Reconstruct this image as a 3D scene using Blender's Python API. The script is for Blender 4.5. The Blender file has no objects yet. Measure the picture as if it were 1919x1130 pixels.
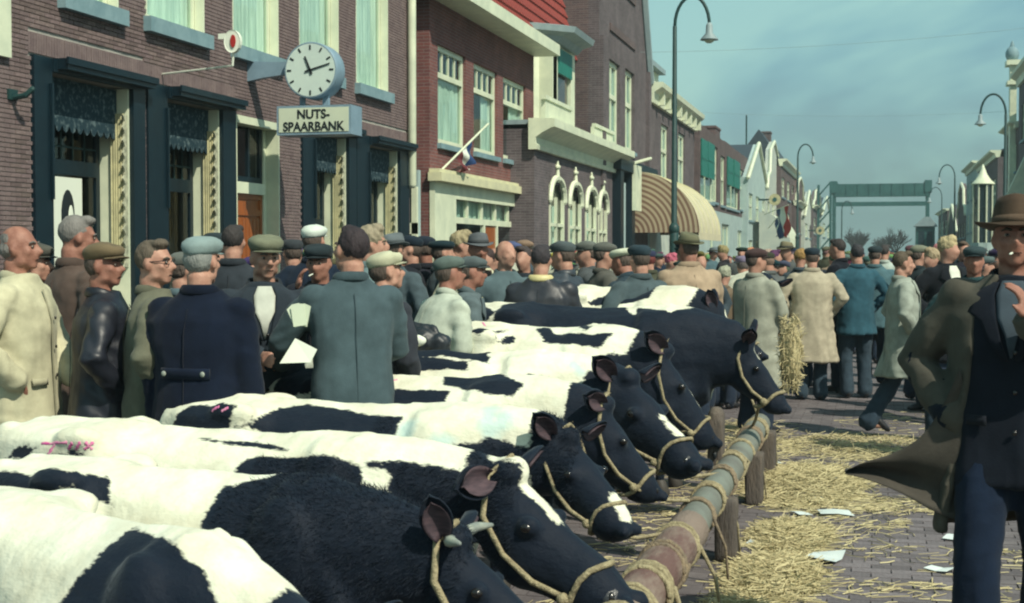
import bpy, math, random
import numpy as np
from math import sin, cos, pi, radians, atan, atan2, sqrt, tan
from mathutils import Vector, Matrix
random.seed(7); RNG = np.random.default_rng(7)
S = bpy.context.scene; COL = S.collection

# ------------------------------------------------------------------ camera, sky, sun, exposure
F = 2665.0; TH = math.atan2(685, F); PH = math.atan2(90, F); HC = 1.70     # 50 mm lens on a slide, eye height 1.70 m
cam = bpy.data.cameras.new('camera'); camo = bpy.data.objects.new('camera', cam); COL.objects.link(camo)
camo.location = (0, 0, HC); camo.rotation_euler = (pi/2 - PH, 0, TH)
cam.sensor_width = 36; cam.lens = F/1919*36; cam.clip_start = .1; cam.clip_end = 3000
cam.dof.use_dof = True; cam.dof.focus_distance = 9.5; cam.dof.aperture_fstop = 9.0
S.camera = camo
S.render.engine = 'CYCLES'; S.cycles.filter_width = 2.1; S.cycles.pixel_filter_type = 'BLACKMAN_HARRIS'; S.cycles.max_bounces = 6; S.cycles.transparent_max_bounces = 12
SUN_EL, SUN_AZ = radians(47), radians(128)       # azimuth from +Y towards +X: the sun stands behind the camera, over the right-hand houses
W = bpy.data.worlds.new('World'); S.world = W; W.use_nodes = True
def world():
    nt = W.node_tree; N = nt.nodes; L = nt.links; N.clear()
    out = N.new('ShaderNodeOutputWorld'); bg = N.new('ShaderNodeBackground'); bg2 = N.new('ShaderNodeBackground'); add = N.new('ShaderNodeAddShader')
    sky = N.new('ShaderNodeTexSky'); sky.sky_type = 'NISHITA'; sky.sun_disc = False
    sky.sun_elevation = SUN_EL; sky.sun_rotation = SUN_AZ; sky.air_density = 1.2; sky.dust_density = 2.0; sky.ozone_density = 2.0
    bg.inputs['Strength'].default_value = .05
    L.new(sky.outputs[0], bg.inputs['Color'])
    tc = N.new('ShaderNodeTexCoord')
    sep = N.new('ShaderNodeSeparateXYZ'); L.new(tc.outputs['Generated'], sep.inputs[0])
    zc = N.new('ShaderNodeMath'); zc.operation = 'MAXIMUM'; zc.inputs[1].default_value = 0; L.new(sep.outputs['Z'], zc.inputs[0])
    za = N.new('ShaderNodeMath'); za.operation = 'ADD'; za.inputs[1].default_value = .3; L.new(zc.outputs[0], za.inputs[0])
    dx = N.new('ShaderNodeMath'); dx.operation = 'DIVIDE'; L.new(sep.outputs['X'], dx.inputs[0]); L.new(za.outputs[0], dx.inputs[1])
    dy = N.new('ShaderNodeMath'); dy.operation = 'DIVIDE'; L.new(sep.outputs['Y'], dy.inputs[0]); L.new(za.outputs[0], dy.inputs[1])
    cb = N.new('ShaderNodeCombineXYZ'); L.new(dx.outputs[0], cb.inputs[0]); L.new(dy.outputs[0], cb.inputs[1]); cb.inputs[2].default_value = 20.3
    n1 = N.new('ShaderNodeTexNoise'); n1.inputs['Scale'].default_value = .9; n1.inputs['Detail'].default_value = 5; n1.inputs['Roughness'].default_value = .58; n1.inputs['Distortion'].default_value = .6
    L.new(cb.outputs[0], n1.inputs['Vector'])
    r = N.new('ShaderNodeValToRGB'); L.new(n1.outputs['Fac'], r.inputs[0])
    e = r.color_ramp.elements
    e[0].position = .455; e[0].color = (.062, .225, .262, 1)
    e[1].position = .57; e[1].color = (.250, .505, .425, 1)
    m = e.new(.485); m.color = (.100, .300, .318, 1)
    m = e.new(.525); m.color = (.165, .395, .370, 1)
    L.new(r.outputs[0], bg2.inputs['Color']); bg2.inputs['Strength'].default_value = .73
    L.new(bg.outputs[0], add.inputs[0]); L.new(bg2.outputs[0], add.inputs[1]); L.new(add.outputs[0], out.inputs[0])
world()
sl = bpy.data.lights.new('sun', 'SUN'); sl.energy = 4.6; sl.angle = radians(.5); sl.color = (1.0, .95, .78)
so = bpy.data.objects.new('sun', sl); COL.objects.link(so)
sd = Vector((sin(SUN_AZ)*cos(SUN_EL), cos(SUN_AZ)*cos(SUN_EL), sin(SUN_EL)))
so.rotation_euler = sd.to_track_quat('Z', 'Y').to_euler(); so.location = (10, -10, 20)
S.view_settings.view_transform = 'Standard'; S.view_settings.look = 'None'; S.view_settings.exposure = .17; S.view_settings.gamma = 1

# ------------------------------------------------------------------ from the photograph's pixels to places in the street
_f = Vector((-sin(TH)*cos(PH), cos(TH)*cos(PH), -sin(PH))); _r = Vector((cos(TH), sin(TH), 0)); _u = _r.cross(_f)
def ray(px, py): return _f*F + _r*(px-959.5) - _u*(py-565)
def on_x(px, py, X):
    """(Y, Z) of the point of the plane X = const seen at the pixel"""
    d = ray(px, py); t = X/d.x; return (d.y*t, HC + d.z*t)
def on_y(px, py, Y):
    d = ray(px, py); t = Y/d.y; return (d.x*t, HC + d.z*t)
def on_z(px, py, Z=0.):
    d = ray(px, py); t = (Z-HC)/d.z; return Vector((d.x*t, d.y*t, Z))
def at_depth(px, py, D):
    d = ray(px, py); return Vector((0, 0, HC)) + d*(D/F)
def project(p):
    v = Vector(p) - Vector((0, 0, HC)); k = v.dot(_f); return (959.5 + F*v.dot(_r)/k, 565 - F*v.dot(_u)/k, k)

# ------------------------------------------------------------------ materials
MATS = {}
def mat(name, col=(.5, .5, .5), rough=.8, col2=None, nscale=6., ndetail=5, bump=0., bscale=None, spec=.3, metal=0., objcol=False, mix=(.35, .65), coord='Object', stretch=None, sheen=0., bdist=.012):
    m = bpy.data.materials.new(name); m.use_nodes = True; nt = m.node_tree; N = nt.nodes; L = nt.links
    b = N['Principled BSDF']; b.inputs['Roughness'].default_value = rough; b.inputs['Metallic'].default_value = metal
    b.inputs['Specular IOR Level'].default_value = spec
    if sheen: b.inputs['Sheen Weight'].default_value = sheen; b.inputs['Sheen Roughness'].default_value = .5
    tc = N.new('ShaderNodeTexCoord'); v = tc.outputs[coord]
    if stretch:
        mp = N.new('ShaderNodeMapping'); mp.inputs['Scale'].default_value = stretch; L.new(v, mp.inputs[0]); v = mp.outputs[0]
    n = N.new('ShaderNodeTexNoise'); n.inputs['Scale'].default_value = nscale; n.inputs['Detail'].default_value = ndetail; n.inputs['Roughness'].default_value = .62; L.new(v, n.inputs['Vector'])
    if objcol:
        oi = N.new('ShaderNodeObjectInfo'); mr = N.new('ShaderNodeMapRange'); mr.inputs[1].default_value = .25; mr.inputs[2].default_value = .75; mr.inputs[3].default_value = .72; mr.inputs[4].default_value = 1.22
        L.new(n.outputs['Fac'], mr.inputs[0]); mu = N.new('ShaderNodeVectorMath'); mu.operation = 'SCALE'; L.new(oi.outputs['Color'], mu.inputs[0]); L.new(mr.outputs[0], mu.inputs['Scale'])
        L.new(mu.outputs[0], b.inputs['Base Color'])
    elif col2 is not None:
        r = N.new('ShaderNodeValToRGB'); r.color_ramp.elements[0].position = mix[0]; r.color_ramp.elements[1].position = mix[1]
        r.color_ramp.elements[0].color = (*col, 1); r.color_ramp.elements[1].color = (*col2, 1); L.new(n.outputs['Fac'], r.inputs[0]); L.new(r.outputs[0], b.inputs['Base Color'])
    else: b.inputs['Base Color'].default_value = (*col, 1)
    if bump:
        n2 = N.new('ShaderNodeTexNoise'); n2.inputs['Scale'].default_value = bscale or nscale*4; n2.inputs['Detail'].default_value = 4; L.new(v, n2.inputs['Vector'])
        bp = N.new('ShaderNodeBump'); bp.inputs['Strength'].default_value = bump; bp.inputs['Distance'].default_value = bdist; L.new(n2.outputs['Fac'], bp.inputs['Height']); L.new(bp.outputs[0], b.inputs['Normal'])
    MATS[name] = m; return m
def brickmat(name, c1, c2, mortar, w=.22, h=.062, off=0.):
    """masonry too far away for its bricks to be told apart"""
    m = bpy.data.materials.new(name); m.use_nodes = True; nt = m.node_tree; N = nt.nodes; L = nt.links; b = N['Principled BSDF']; b.inputs['Roughness'].default_value = .9; b.inputs['Specular IOR Level'].default_value = .15
    g = N.new('ShaderNodeNewGeometry'); s = N.new('ShaderNodeSeparateXYZ'); L.new(g.outputs['Position'], s.inputs[0])
    a = N.new('ShaderNodeMath'); a.operation = 'ADD'; L.new(s.outputs['X'], a.inputs[0]); L.new(s.outputs['Y'], a.inputs[1])
    c = N.new('ShaderNodeCombineXYZ'); L.new(a.outputs[0], c.inputs[0]); L.new(s.outputs['Z'], c.inputs[1])
    t = N.new('ShaderNodeTexBrick'); t.inputs['Scale'].default_value = 1; t.inputs['Brick Width'].default_value = w; t.inputs['Row Height'].default_value = h; t.inputs['Mortar Size'].default_value = .006
    t.inputs['Mortar Smooth'].default_value = .3; t.inputs['Bias'].default_value = 0; t.inputs['Color1'].default_value = (*c1, 1); t.inputs['Color2'].default_value = (*c2, 1); t.inputs['Mortar'].default_value = (*mortar, 1)
    L.new(c.outputs[0], t.inputs['Vector'])
    n = N.new('ShaderNodeTexNoise'); n.inputs['Scale'].default_value = 1.3; n.inputs['Detail'].default_value = 7; n.inputs['Roughness'].default_value = .7; L.new(g.outputs['Position'], n.inputs['Vector'])
    mr = N.new('ShaderNodeMapRange'); mr.inputs[1].default_value = .3; mr.inputs[2].default_value = .7; mr.inputs[3].default_value = .72; mr.inputs[4].default_value = 1.25; L.new(n.outputs['Fac'], mr.inputs[0])
    mu = N.new('ShaderNodeVectorMath'); mu.operation = 'SCALE'; L.new(t.outputs['Color'], mu.inputs[0]); L.new(mr.outputs[0], mu.inputs['Scale']); L.new(mu.outputs[0], b.inputs['Base Color'])
    bp = N.new('ShaderNodeBump'); bp.inputs['Strength'].default_value = .6; bp.inputs['Distance'].default_value = .01; bp.invert = True; L.new(t.outputs['Fac'], bp.inputs['Height']); L.new(bp.outputs[0], b.inputs['Normal'])
    MATS[name] = m; return m
M = MATS
brickmat('brick_red', (.180, .072, .066), (.135, .058, .058), (.19, .15, .14))
brickmat('brick_dark', (.120, .098, .106), (.090, .074, .082), (.16, .15, .15))
brickmat('brick_brown', (.125, .088, .088), (.090, .066, .072), (.15, .14, .13))
mat('mortar', (.38, .36, .32), .95, (.28, .27, .25), 3, bump=.4)
mat('brick', (.5, .5, .5), .9, nscale=30, objcol=True, bump=.5, bscale=60, spec=.15)
mat('brick_mass', (.130, .095, .098), .9, (.205, .155, .150), 5.5, bump=.5, bscale=60, spec=.15, mix=(.3, .7))
mat('paver', (.5, .5, .5), .85, nscale=25, objcol=True, bump=.5, bscale=50, spec=.25)
mat('paver_mass', (.090, .078, .084), .85, (.155, .136, .140), 3.5, bump=.5, bscale=50, spec=.25)
mat('white_paint', (.66, .70, .52), .5, (.52, .57, .43), 2.5, bump=.12, spec=.35)
mat('cream_paint', (.62, .60, .38), .6, (.50, .49, .33), 3, bump=.12)
mat('plaster', (.46, .50, .43), .9, (.34, .39, .36), 1.2, ndetail=8, bump=.3)
mat('plaster_blue', (.36, .46, .44), .9, (.27, .36, .36), 1.2, ndetail=8, bump=.3)
mat('green_dark', (.003, .014, .022), .42, (.002, .010, .017), 5, bump=.08, spec=.4)
mat('green_shutter', (.010, .175, .130), .5, (.008, .125, .100), 6, spec=.4)
mat('green_door', (.008, .070, .045), .5, (.010, .050, .036), 6)
mat('stone_sill', (.20, .30, .33), .7, (.14, .23, .26), 4, bump=.3)
mat('glass', (.010, .022, .030), .06, (.02, .035, .045), 2, spec=.8)
mat('net_curtain', (.74, .80, .68), .9, (.40, .48, .42), 3.2, stretch=(1, 6, .3), bump=.5, bscale=6)  # vertical darker streaks put the shading of the folds into the colour
mat('drape', (.50, .47, .27), .9, (.34, .33, .20), 5, bump=.3)
mat('varnished_wood', (.34, .095, .018), .35, (.20, .055, .014), 4, stretch=(1, 8, .6), spec=.5)
mat('brown_paint', (.16, .06, .025), .5)
mat('roof_tile', (.26, .050, .040), .75, (.16, .034, .032), 7, bump=.3)
mat('roof_slate', (.045, .062, .078), .7, (.03, .042, .055), 4, bump=.3)
mat('zinc', (.26, .33, .34), .5, (.20, .26, .28), 3)
mat('clock_grey', (.20, .29, .36), .45, (.16, .24, .30), 5)
mat('clock_face', (.55, .66, .60), .5, (.50, .60, .56), 3)
mat('sign_face', (.56, .62, .47), .55, (.50, .56, .44), 2)
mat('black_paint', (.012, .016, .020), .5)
mat('iron_green', (.012, .040, .042), .5, (.020, .055, .052), 8)
mat('bridge_green', (.032, .110, .105), .6, (.022, .080, .080), 1.5)
mat('flag_red', (.38, .025, .020), .8, (.30, .02, .02), 3)
mat('flag_red_dull', (.13, .03, .035), .8)
mat('flag_white', (.62, .66, .58), .8)
mat('flag_blue', (.02, .05, .14), .8)
mat('poster_white', (.66, .70, .60), .7)
mat('bark', (.05, .05, .055), .9)
mat('rope', (.36, .31, .19), .9, (.20, .165, .10), 40, bump=.8, bscale=120)
mat('rope_old', (.26, .20, .13), .9, (.15, .12, .09), 40, bump=.8, bscale=120)
mat('rail_wood', (.125, .072, .064), .8, (.215, .165, .135), 2.0, ndetail=8, bump=.6, bscale=25, stretch=(3, .8, 3), mix=(.42, .56))
mat('rail_metal', (.185, .205, .175), .6, (.13, .13, .115), 4, bump=.2)
mat('post_wood', (.13, .105, .085), .85, (.07, .06, .055), 3, ndetail=8, bump=.8, bscale=30, stretch=(4, 4, .7))
mat('straw', (.60, .53, .30), .75, (.25, .20, .11), 70, spec=.3, coord='Generated', mix=(.3, .7))
mat('paper', (.62, .68, .66), .8, (.5, .56, .56), 4)
mat('awning_plain', (.55, .50, .34), .9, (.47, .44, .31), 1.5)
mat('skin', (.33, .165, .120), .6, (.43, .245, .180), 22, bump=.15, bscale=90, spec=.35)
mat('skin_tan', (.22, .095, .068), .6, (.31, .150, .108), 22, bump=.15, bscale=90, spec=.35)
mat('eye_dark', (.010, .008, .008), .2, spec=.6)
mat('eye_white', (.24, .20, .17), .4)
mat('wool', rough=.95, nscale=9, objcol=True, bump=.25, bscale=110, bdist=.004, spec=.10, sheen=.05)
mat('cloth', rough=.9, nscale=7, objcol=True, bump=.25, bscale=110, bdist=.003, spec=.15)
mat('leather', rough=.46, nscale=7, objcol=True, bump=.3, bscale=26, bdist=.006, spec=.42)
mat('hairy', rough=.75, nscale=26, objcol=True, bump=.9, bscale=70, spec=.3, stretch=(1, 1, .4))
mat('horn', (.33, .36, .30), .5, (.16, .18, .17), 14)
mat('hoof', (.05, .045, .04), .6)
mat('ear_inside', (.080, .052, .062), .75, (.035, .026, .034), 14, stretch=(1, 1, 6))

# ------------------------------------------------------------------ building blocks
class MB:
    """collects boxes, tubes, lofts and rings and links them as ONE mesh object"""
    def __init__(s): s.v = []; s.f = []; s.n = 0
    def add(s, vs, fs):
        vs = np.asarray(vs, float).reshape(-1, 3); s.v.append(vs); k = s.n
        for f in fs: s.f.append(tuple(i+k for i in f))
        s.n += len(vs); return s
    def box(s, x0, x1, y0, y1, z0, z1):
        x0, x1 = min(x0, x1), max(x0, x1); y0, y1 = min(y0, y1), max(y0, y1); z0, z1 = min(z0, z1), max(z0, z1)
        return s.add([(x, y, z) for x in (x0, x1) for y in (y0, y1) for z in (z0, z1)], [(0, 1, 3, 2), (4, 6, 7, 5), (0, 4, 5, 1), (2, 3, 7, 6), (0, 2, 6, 4), (1, 5, 7, 3)])
    def prism(s, poly, axis, a, b):
        """polygon (list of 2-D points, in the two other axes' order) drawn out along an axis from a to b"""
        n = len(poly); vs = []
        for t in (a, b):
            for p in poly:
                q = list(p); q.insert(axis, t); vs.append(q)
        return s.add(vs, [tuple(range(n))[::-1], tuple(range(n, 2*n))] + [(i, (i+1) % n, n+(i+1) % n, n+i) for i in range(n)])
    def tube(s, pts, rad, seg=8, flat=None, cap=True, up=None):
        """swept tube with rounded ends; rad: a number, or one number or (a, b) pair per point"""
        P = [Vector(p) for p in pts]; n = len(P)
        R = [rad]*n if not hasattr(rad, '__len__') else list(rad)
        R = [(r, r) if not hasattr(r, '__len__') else r for r in R]
        T = []
        for i in range(n):
            a = P[max(i-1, 0)]; b = P[min(i+1, n-1)]; t = (b-a); T.append(t.normalized() if t.length > 1e-9 else Vector((0, 0, 1)))
        u = Vector(up) if up else (Vector((0, 0, 1)) if abs(T[0].z) < .9 else Vector((0, 1, 0)))
        rings = []; U = None
        for i in range(n):
            t = T[i]; w = (u if U is None else U); uu = w - t*w.dot(t)
            if uu.length < 1e-6: uu = t.orthogonal()
            uu.normalize(); vv = t.cross(uu); U = uu
            rings.append((P[i], uu, vv, R[i], t))
        vs = []; R2 = []
        if cap:
            p, uu, vv, r, t = rings[0]; m = min(r); R2.append((p - t*m*.75, uu, vv, (r[0]*.55, r[1]*.55)))
        for p, uu, vv, r, t in rings: R2.append((p, uu, vv, r))
        if cap:
            p, uu, vv, r, t = rings[-1]; m = min(r); R2.append((p + t*m*.75, uu, vv, (r[0]*.55, r[1]*.55)))
        for p, uu, vv, r in R2:
            for k in range(seg):
                a = 2*pi*k/seg; vs.append(p + uu*(cos(a)*r[0]) + vv*(sin(a)*r[1]))
        fs = []; m = len(R2)
        for i in range(m-1):
            for k in range(seg): fs.append((i*seg+k, i*seg+(k+1) % seg, (i+1)*seg+(k+1) % seg, (i+1)*seg+k))
        fs.append(tuple(range(seg))[::-1]); fs.append(tuple((m-1)*seg+k for k in range(seg)))
        return s.add(vs, fs)
    def rings(s, rings, closed=True):
        """loft of equally long point rings with end caps"""
        n = len(rings[0]); m = len(rings); fs = []
        for i in range(m-1):
            for k in range(n): fs.append((i*n+k, i*n+(k+1) % n, (i+1)*n+(k+1) % n, (i+1)*n+k))
        if closed: fs.append(tuple(range(n))[::-1]); fs.append(tuple((m-1)*n+k for k in range(n)))
        return s.add(np.array([[tuple(p) for p in r] for r in rings]).reshape(-1, 3), fs)
    def ell(s, c, r, seg=14, rg=9, rot=None):
        rr = []
        for i in range(rg+1):
            a = pi*(i+.0)/rg; a = min(max(a, .12), pi-.12)
            rr.append([Vector((r[0]*sin(a)*cos(2*pi*k/seg), r[1]*sin(a)*sin(2*pi*k/seg), -r[2]*cos(a))) for k in range(seg)])
        if rot is not None: rr = [[rot @ p for p in q] for q in rr]
        c = Vector(c); return s.rings([[p + c for p in q] for q in rr])
    def arr(s): return np.concatenate(s.v) if s.v else np.zeros((0, 3))
    def mesh(s, name, smooth=False):
        me = bpy.data.meshes.new(name); me.from_pydata(s.arr().tolist(), [], s.f); me.update()
        if smooth: me.polygons.foreach_set('use_smooth', [True]*len(me.polygons))
        return me
    def build(s, name, m, parent=None, smooth=False, kind=None, color=None):
        return link(name, s.mesh(name, smooth), m, parent, kind, color)
def link(name, me, m, parent=None, kind=None, color=None):
    o = bpy.data.objects.new(name, me)
    if m is not None and not len(me.materials): me.materials.append(M[m] if isinstance(m, str) else m)
    COL.objects.link(o)
    if parent is not None: o.parent = parent
    if kind: o['kind'] = kind
    if color is not None: o.color = (*color, 1)
    return o
def tag(o, label=None, cat=None, group=None, kind=None):
    if label: o['label'] = label
    if cat: o['category'] = cat
    if group: o['group'] = group
    if kind: o['kind'] = kind
    return o
def empty(name, loc=(0, 0, 0), rz=0, label=None, cat=None, group=None):
    o = bpy.data.objects.new(name, None); COL.objects.link(o); o.location = loc; o.rotation_euler = (0, 0, rz); o.empty_display_size = .1
    return tag(o, label, cat, group)
def box(name, m, x0, x1, y0, y1, z0, z1, parent=None): return MB().box(x0, x1, y0, y1, z0, z1).build(name, m, parent)
_rm = None
def remesh(mb, voxel, smooth=4, name='m', fac=.5):
    """union of overlapping closed shapes as one continuous skin"""
    me = mb.mesh(name); o = bpy.data.objects.new(name, me); COL.objects.link(o)
    r = o.modifiers.new('r', 'REMESH'); r.mode = 'VOXEL'; r.voxel_size = voxel; r.adaptivity = 0
    if smooth:
        q = o.modifiers.new('s', 'SMOOTH'); q.factor = fac; q.iterations = smooth
    dg = bpy.context.evaluated_depsgraph_get(); n = bpy.data.meshes.new_from_object(o.evaluated_get(dg))
    bpy.data.objects.remove(o); bpy.data.meshes.remove(me); n.name = name
    n.polygons.foreach_set('use_smooth', [True]*len(n.polygons)); return n
def co(me):
    a = np.empty(len(me.vertices)*3); me.vertices.foreach_get('co', a); return a.reshape(-1, 3)
def setco(me, a): me.vertices.foreach_set('co', np.ascontiguousarray(a).ravel()); me.update()
def nrm(me):
    a = np.empty(len(me.vertices)*3); me.vertex_normals.foreach_get('vector', a); return a.reshape(-1, 3)
def waves(p, n, scale, seed, stretch=(1, 1, 1)):
    """cheap smooth noise: a sum of sines in random directions"""
    r = np.random.default_rng(seed); o = np.zeros(len(p)); q = p*np.array(stretch)
    for i in range(n):
        d = r.normal(size=3); d /= np.linalg.norm(d); k = 2*pi/scale*r.uniform(.6, 1.9); o += np.sin(q @ d*k + r.uniform(0, 6.28) + 1.3*np.sin(q @ d[::-1]*k*.6))/(1+k*scale*.08)
    return o/sqrt(n)
# ------------------------------------------------------------------ extra materials
def pane_mat():
    m = bpy.data.materials.new('pane'); m.use_nodes = True; nt = m.node_tree; N = nt.nodes; L = nt.links; N.clear()
    o = N.new('ShaderNodeOutputMaterial'); mx = N.new('ShaderNodeMixShader'); t = N.new('ShaderNodeBsdfTransparent'); g = N.new('ShaderNodeBsdfGlossy'); fr = N.new('ShaderNodeFresnel')
    fr.inputs[0].default_value = 1.5; g.inputs['Roughness'].default_value = .03; t.inputs[0].default_value = (.86, .93, .92, 1)
    n = N.new('ShaderNodeTexNoise'); n.inputs['Scale'].default_value = 1.7; bp = N.new('ShaderNodeBump'); bp.inputs['Strength'].default_value = .08; bp.inputs['Distance'].default_value = .05
    L.new(n.outputs['Fac'], bp.inputs['Height']); L.new(bp.outputs[0], g.inputs['Normal'])
    gb = N.new('ShaderNodeNewGeometry'); iv = N.new('ShaderNodeMath'); iv.operation = 'SUBTRACT'; iv.inputs[0].default_value = 1; L.new(gb.outputs['Backfacing'], iv.inputs[1]); ml = N.new('ShaderNodeMath'); ml.operation = 'MULTIPLY'; L.new(fr.outputs[0], ml.inputs[0]); L.new(iv.outputs[0], ml.inputs[1]); L.new(ml.outputs[0], mx.inputs[0]); L.new(t.outputs[0], mx.inputs[1]); L.new(g.outputs[0], mx.inputs[2]); L.new(mx.outputs[0], o.inputs[0]); MATS['pane'] = m
pane_mat()
def stripe_mat(name, c1, c2, period, expr):
    """printed awning cloth: straight stripes along one axis, or rings round the hinge"""
    m = bpy.data.materials.new(name); m.use_nodes = True; nt = m.node_tree; N = nt.nodes; L = nt.links; b = N['Principled BSDF']; b.inputs['Roughness'].default_value = .9
    tc = N.new('ShaderNodeTexCoord'); s = N.new('ShaderNodeSeparateXYZ'); L.new(tc.outputs['Object'], s.inputs[0])
    if expr == 'ring':
        ln = N.new('ShaderNodeVectorMath'); ln.operation = 'LENGTH'; c = N.new('ShaderNodeCombineXYZ'); L.new(s.outputs['X'], c.inputs[0]); L.new(s.outputs['Z'], c.inputs[1]); L.new(c.outputs[0], ln.inputs[0]); v = ln.outputs['Value']
    else: v = s.outputs['XYZ'.index(expr)]
    d = N.new('ShaderNodeMath'); d.operation = 'DIVIDE'; d.inputs[1].default_value = period; L.new(v, d.inputs[0])
    f = N.new('ShaderNodeMath'); f.operation = 'FRACT'; L.new(d.outputs[0], f.inputs[0])
    r = N.new('ShaderNodeValToRGB'); e = r.color_ramp.elements; e[0].position = .46; e[0].color = (*c1, 1); e[1].position = .54; e[1].color = (*c2, 1); L.new(f.outputs[0], r.inputs[0]); L.new(r.outputs[0], b.inputs['Base Color']); MATS[name] = m
stripe_mat('awning_ring', (.36, .30, .20), (.16, .095, .062), .155, 'ring')
stripe_mat('blind_stripe', (.50, .46, .28), (.26, .20, .14), .055, 'Y')
mat('lace', (.46, .46, .33), .9, (.22, .23, .17), 16, mix=(.38, .62))
mat('lace_dark', (.010, .030, .042), .9, (.09, .13, .14), 15, mix=(.50, .66))

# ------------------------------------------------------------------ walls with openings; facade planes face +X (left side of the street) or -X
def wall(mb, xf, xb, y0, y1, z0, z1, holes):
    ys = sorted({y0, y1} | {min(max(h[i], y0), y1) for h in holes for i in (0, 1)}); zs = sorted({z0, z1} | {min(max(h[i], z0), z1) for h in holes for i in (2, 3)})
    for a, b in zip(ys, ys[1:]):
        if b-a < 1e-4: continue
        run = None
        for c, d in zip(zs, zs[1:]):
            ym, zm = (a+b)/2, (c+d)/2; hole = any(h[0] < ym < h[1] and h[2] < zm < h[3] for h in holes)
            if hole:
                if run: mb.box(xb, xf, a, b, run[0], run[1]); run = None
            else: run = [run[0] if run else c, d]
        if run: mb.box(xb, xf, a, b, run[0], run[1])
    return mb
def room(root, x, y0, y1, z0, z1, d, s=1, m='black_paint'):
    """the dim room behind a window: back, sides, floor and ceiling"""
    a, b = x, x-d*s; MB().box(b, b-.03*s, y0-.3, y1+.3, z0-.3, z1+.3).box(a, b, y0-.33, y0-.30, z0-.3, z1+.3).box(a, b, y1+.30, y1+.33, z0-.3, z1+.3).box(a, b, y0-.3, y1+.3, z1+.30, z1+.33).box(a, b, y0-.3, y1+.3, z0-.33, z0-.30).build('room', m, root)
def sash(root, xf, y0, y1, z0, z1, depth=.14, s=1, fr=.07, rail=None, bars=(), net='net_curtain', lights=0, sill=True, gap=None, paint='white_paint', sillm='stone_sill', revealm=None):
    """a window in its opening: casing, glazing, pane, curtain, sill; s = +1 when the facade faces +X"""
    xo = xf - s*depth
    f = MB(); t = .06*s
    f.box(xo, xo-t, y0, y0+fr, z0, z1); f.box(xo, xo-t, y1-fr, y1, z0, z1); f.box(xo, xo-t, y0+fr, y1-fr, z1-fr, z1); f.box(xo, xo-t, y0+fr, y1-fr, z0, z0+fr)
    if rail is not None: f.box(xo+.015*s, xo-t, y0+fr, y1-fr, rail-fr*.5, rail+fr*.5)
    if lights and rail is not None:
        w = (y1-y0-2*fr)/lights
        for i in range(1, lights): f.box(xo-.01*s, xo-t, y0+fr+i*w-.022, y0+fr+i*w+.022, rail+fr*.5, z1-fr)
    for b in bars: f.box(xo-.01*s, xo-t, b-.03, b+.03, z0+fr, z1-fr)
    w_ = f.build('window', paint, root)
    box('pane', 'pane', xo-.030*s, xo-.036*s, y0+fr, y1-fr, z0+fr, z1-fr, w_)
    xi = xo - .085*s
    m = MB(); n = 14
    if net:
        m = MB(); k = 40; a, b = (y0+.02, y1-.02); top = z1-.02 if rail is None or not lights else rail
        pts = [(xi + .018*sin(i*1.9+y0*7)*s + .010*sin(i*.7), a+(b-a)*i/k) for i in range(k+1)]
        if gap:
            pts1 = [p for p in pts if p[1] < gap[0]]; pts2 = [p for p in pts if p[1] > gap[1]]; G = [q for q in (pts1, pts2) if len(q) > 1]
        else: G = [pts]
        for q in G: m.prism(q + [(x-.004*s, y) for x, y in q[::-1]], 2, z0+.02, top)
        m.build('net_curtain', net, w_, smooth=False)
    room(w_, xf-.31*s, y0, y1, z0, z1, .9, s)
    if sill: box('window_sill', sillm, xf+.09*s, xf-depth*s-.02*s, y0-.05, y1+.05, z0-.11, z0, root)
    return w_
def letters(txt, size, m, parent, loc, rot, name='lettering', ext=.004, align='CENTER', xs=1., offs=.003):
    c = bpy.data.curves.new(name, 'FONT'); c.body = txt; c.size = size; c.extrude = ext; c.align_x = align; c.offset = offs
    t = bpy.data.objects.new('t', c); COL.objects.link(t); dg = bpy.context.evaluated_depsgraph_get(); me = bpy.data.meshes.new_from_object(t.evaluated_get(dg)); bpy.data.objects.remove(t)
    o = link(name, me, m, parent); o.location = loc; o.rotation_euler = rot; o.scale = (xs, 1, 1); return o

# ------------------------------------------------------------------ 1: savings bank (facade plane X = -8)
XB = -8.0
def Yb(px): return on_x(px, 475, XB)[0]
def Zb(px, py, X=XB): return on_x(px, py, X)[1]
bank = empty('bank_building', (0, 0, 0), label='long mauve brick building with dark window surrounds and blue-grey sills', cat='building')
yE = Yb(768)
holes = []; ups = []
# upper storey windows: (left px, right px of the opening, px/py of the sill's left end, glazing)
for (a, b, py, px) in ((118, 226, -10, 130), (277, 386, 32, 277), (438, 524, 84, 438), (562, 636, 122, 562), (668, 728, 156, 668)):
    z = Zb(px, py); y0, y1 = Yb(a), Yb(b); ups.append((y0, y1, z, z+2.1)); holes.append((y0, y1, z, z+2.1))
lows = []
# ground floor: (left edge of dark panel, left/right of opening, right edge of strip, px,py of top)
for (a, b, c, d, px, py) in ((62, 96, 246, 268, 170, 128), (275, 312, 414, 438, 350, 172), (565, 588, 650, 664, 600, 232), (666, 690, 746, 763, 715, 262)):
    zt = Zb(px, py); y = (Yb(a), Yb(b), Yb(c), Yb(d)); lows.append((*y, zt)); holes.append((y[1], y[2], .75, zt-.12))
dY0, dY1, dZ = Yb(443), Yb(524), Zb(480, 222); holes.append((dY0, dY1, .1, dZ))
wm = wall(MB(), XB-.014, XB-.35, 9.0, yE, 0, 9.2, holes).build('wall', 'mortar', bank)
MB().box(XB-6, XB-.36, 9.0, 9.2, 0, 9.2).box(XB-6, XB-.36, yE-.3, yE, 0, 9.2).build('side_wall', 'brick_dark', bank)
MB().box(XB-6, XB+.25, 8.9, yE+.05, 9.2, 9.4).build('roof', 'roof_slate', bank)
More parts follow.
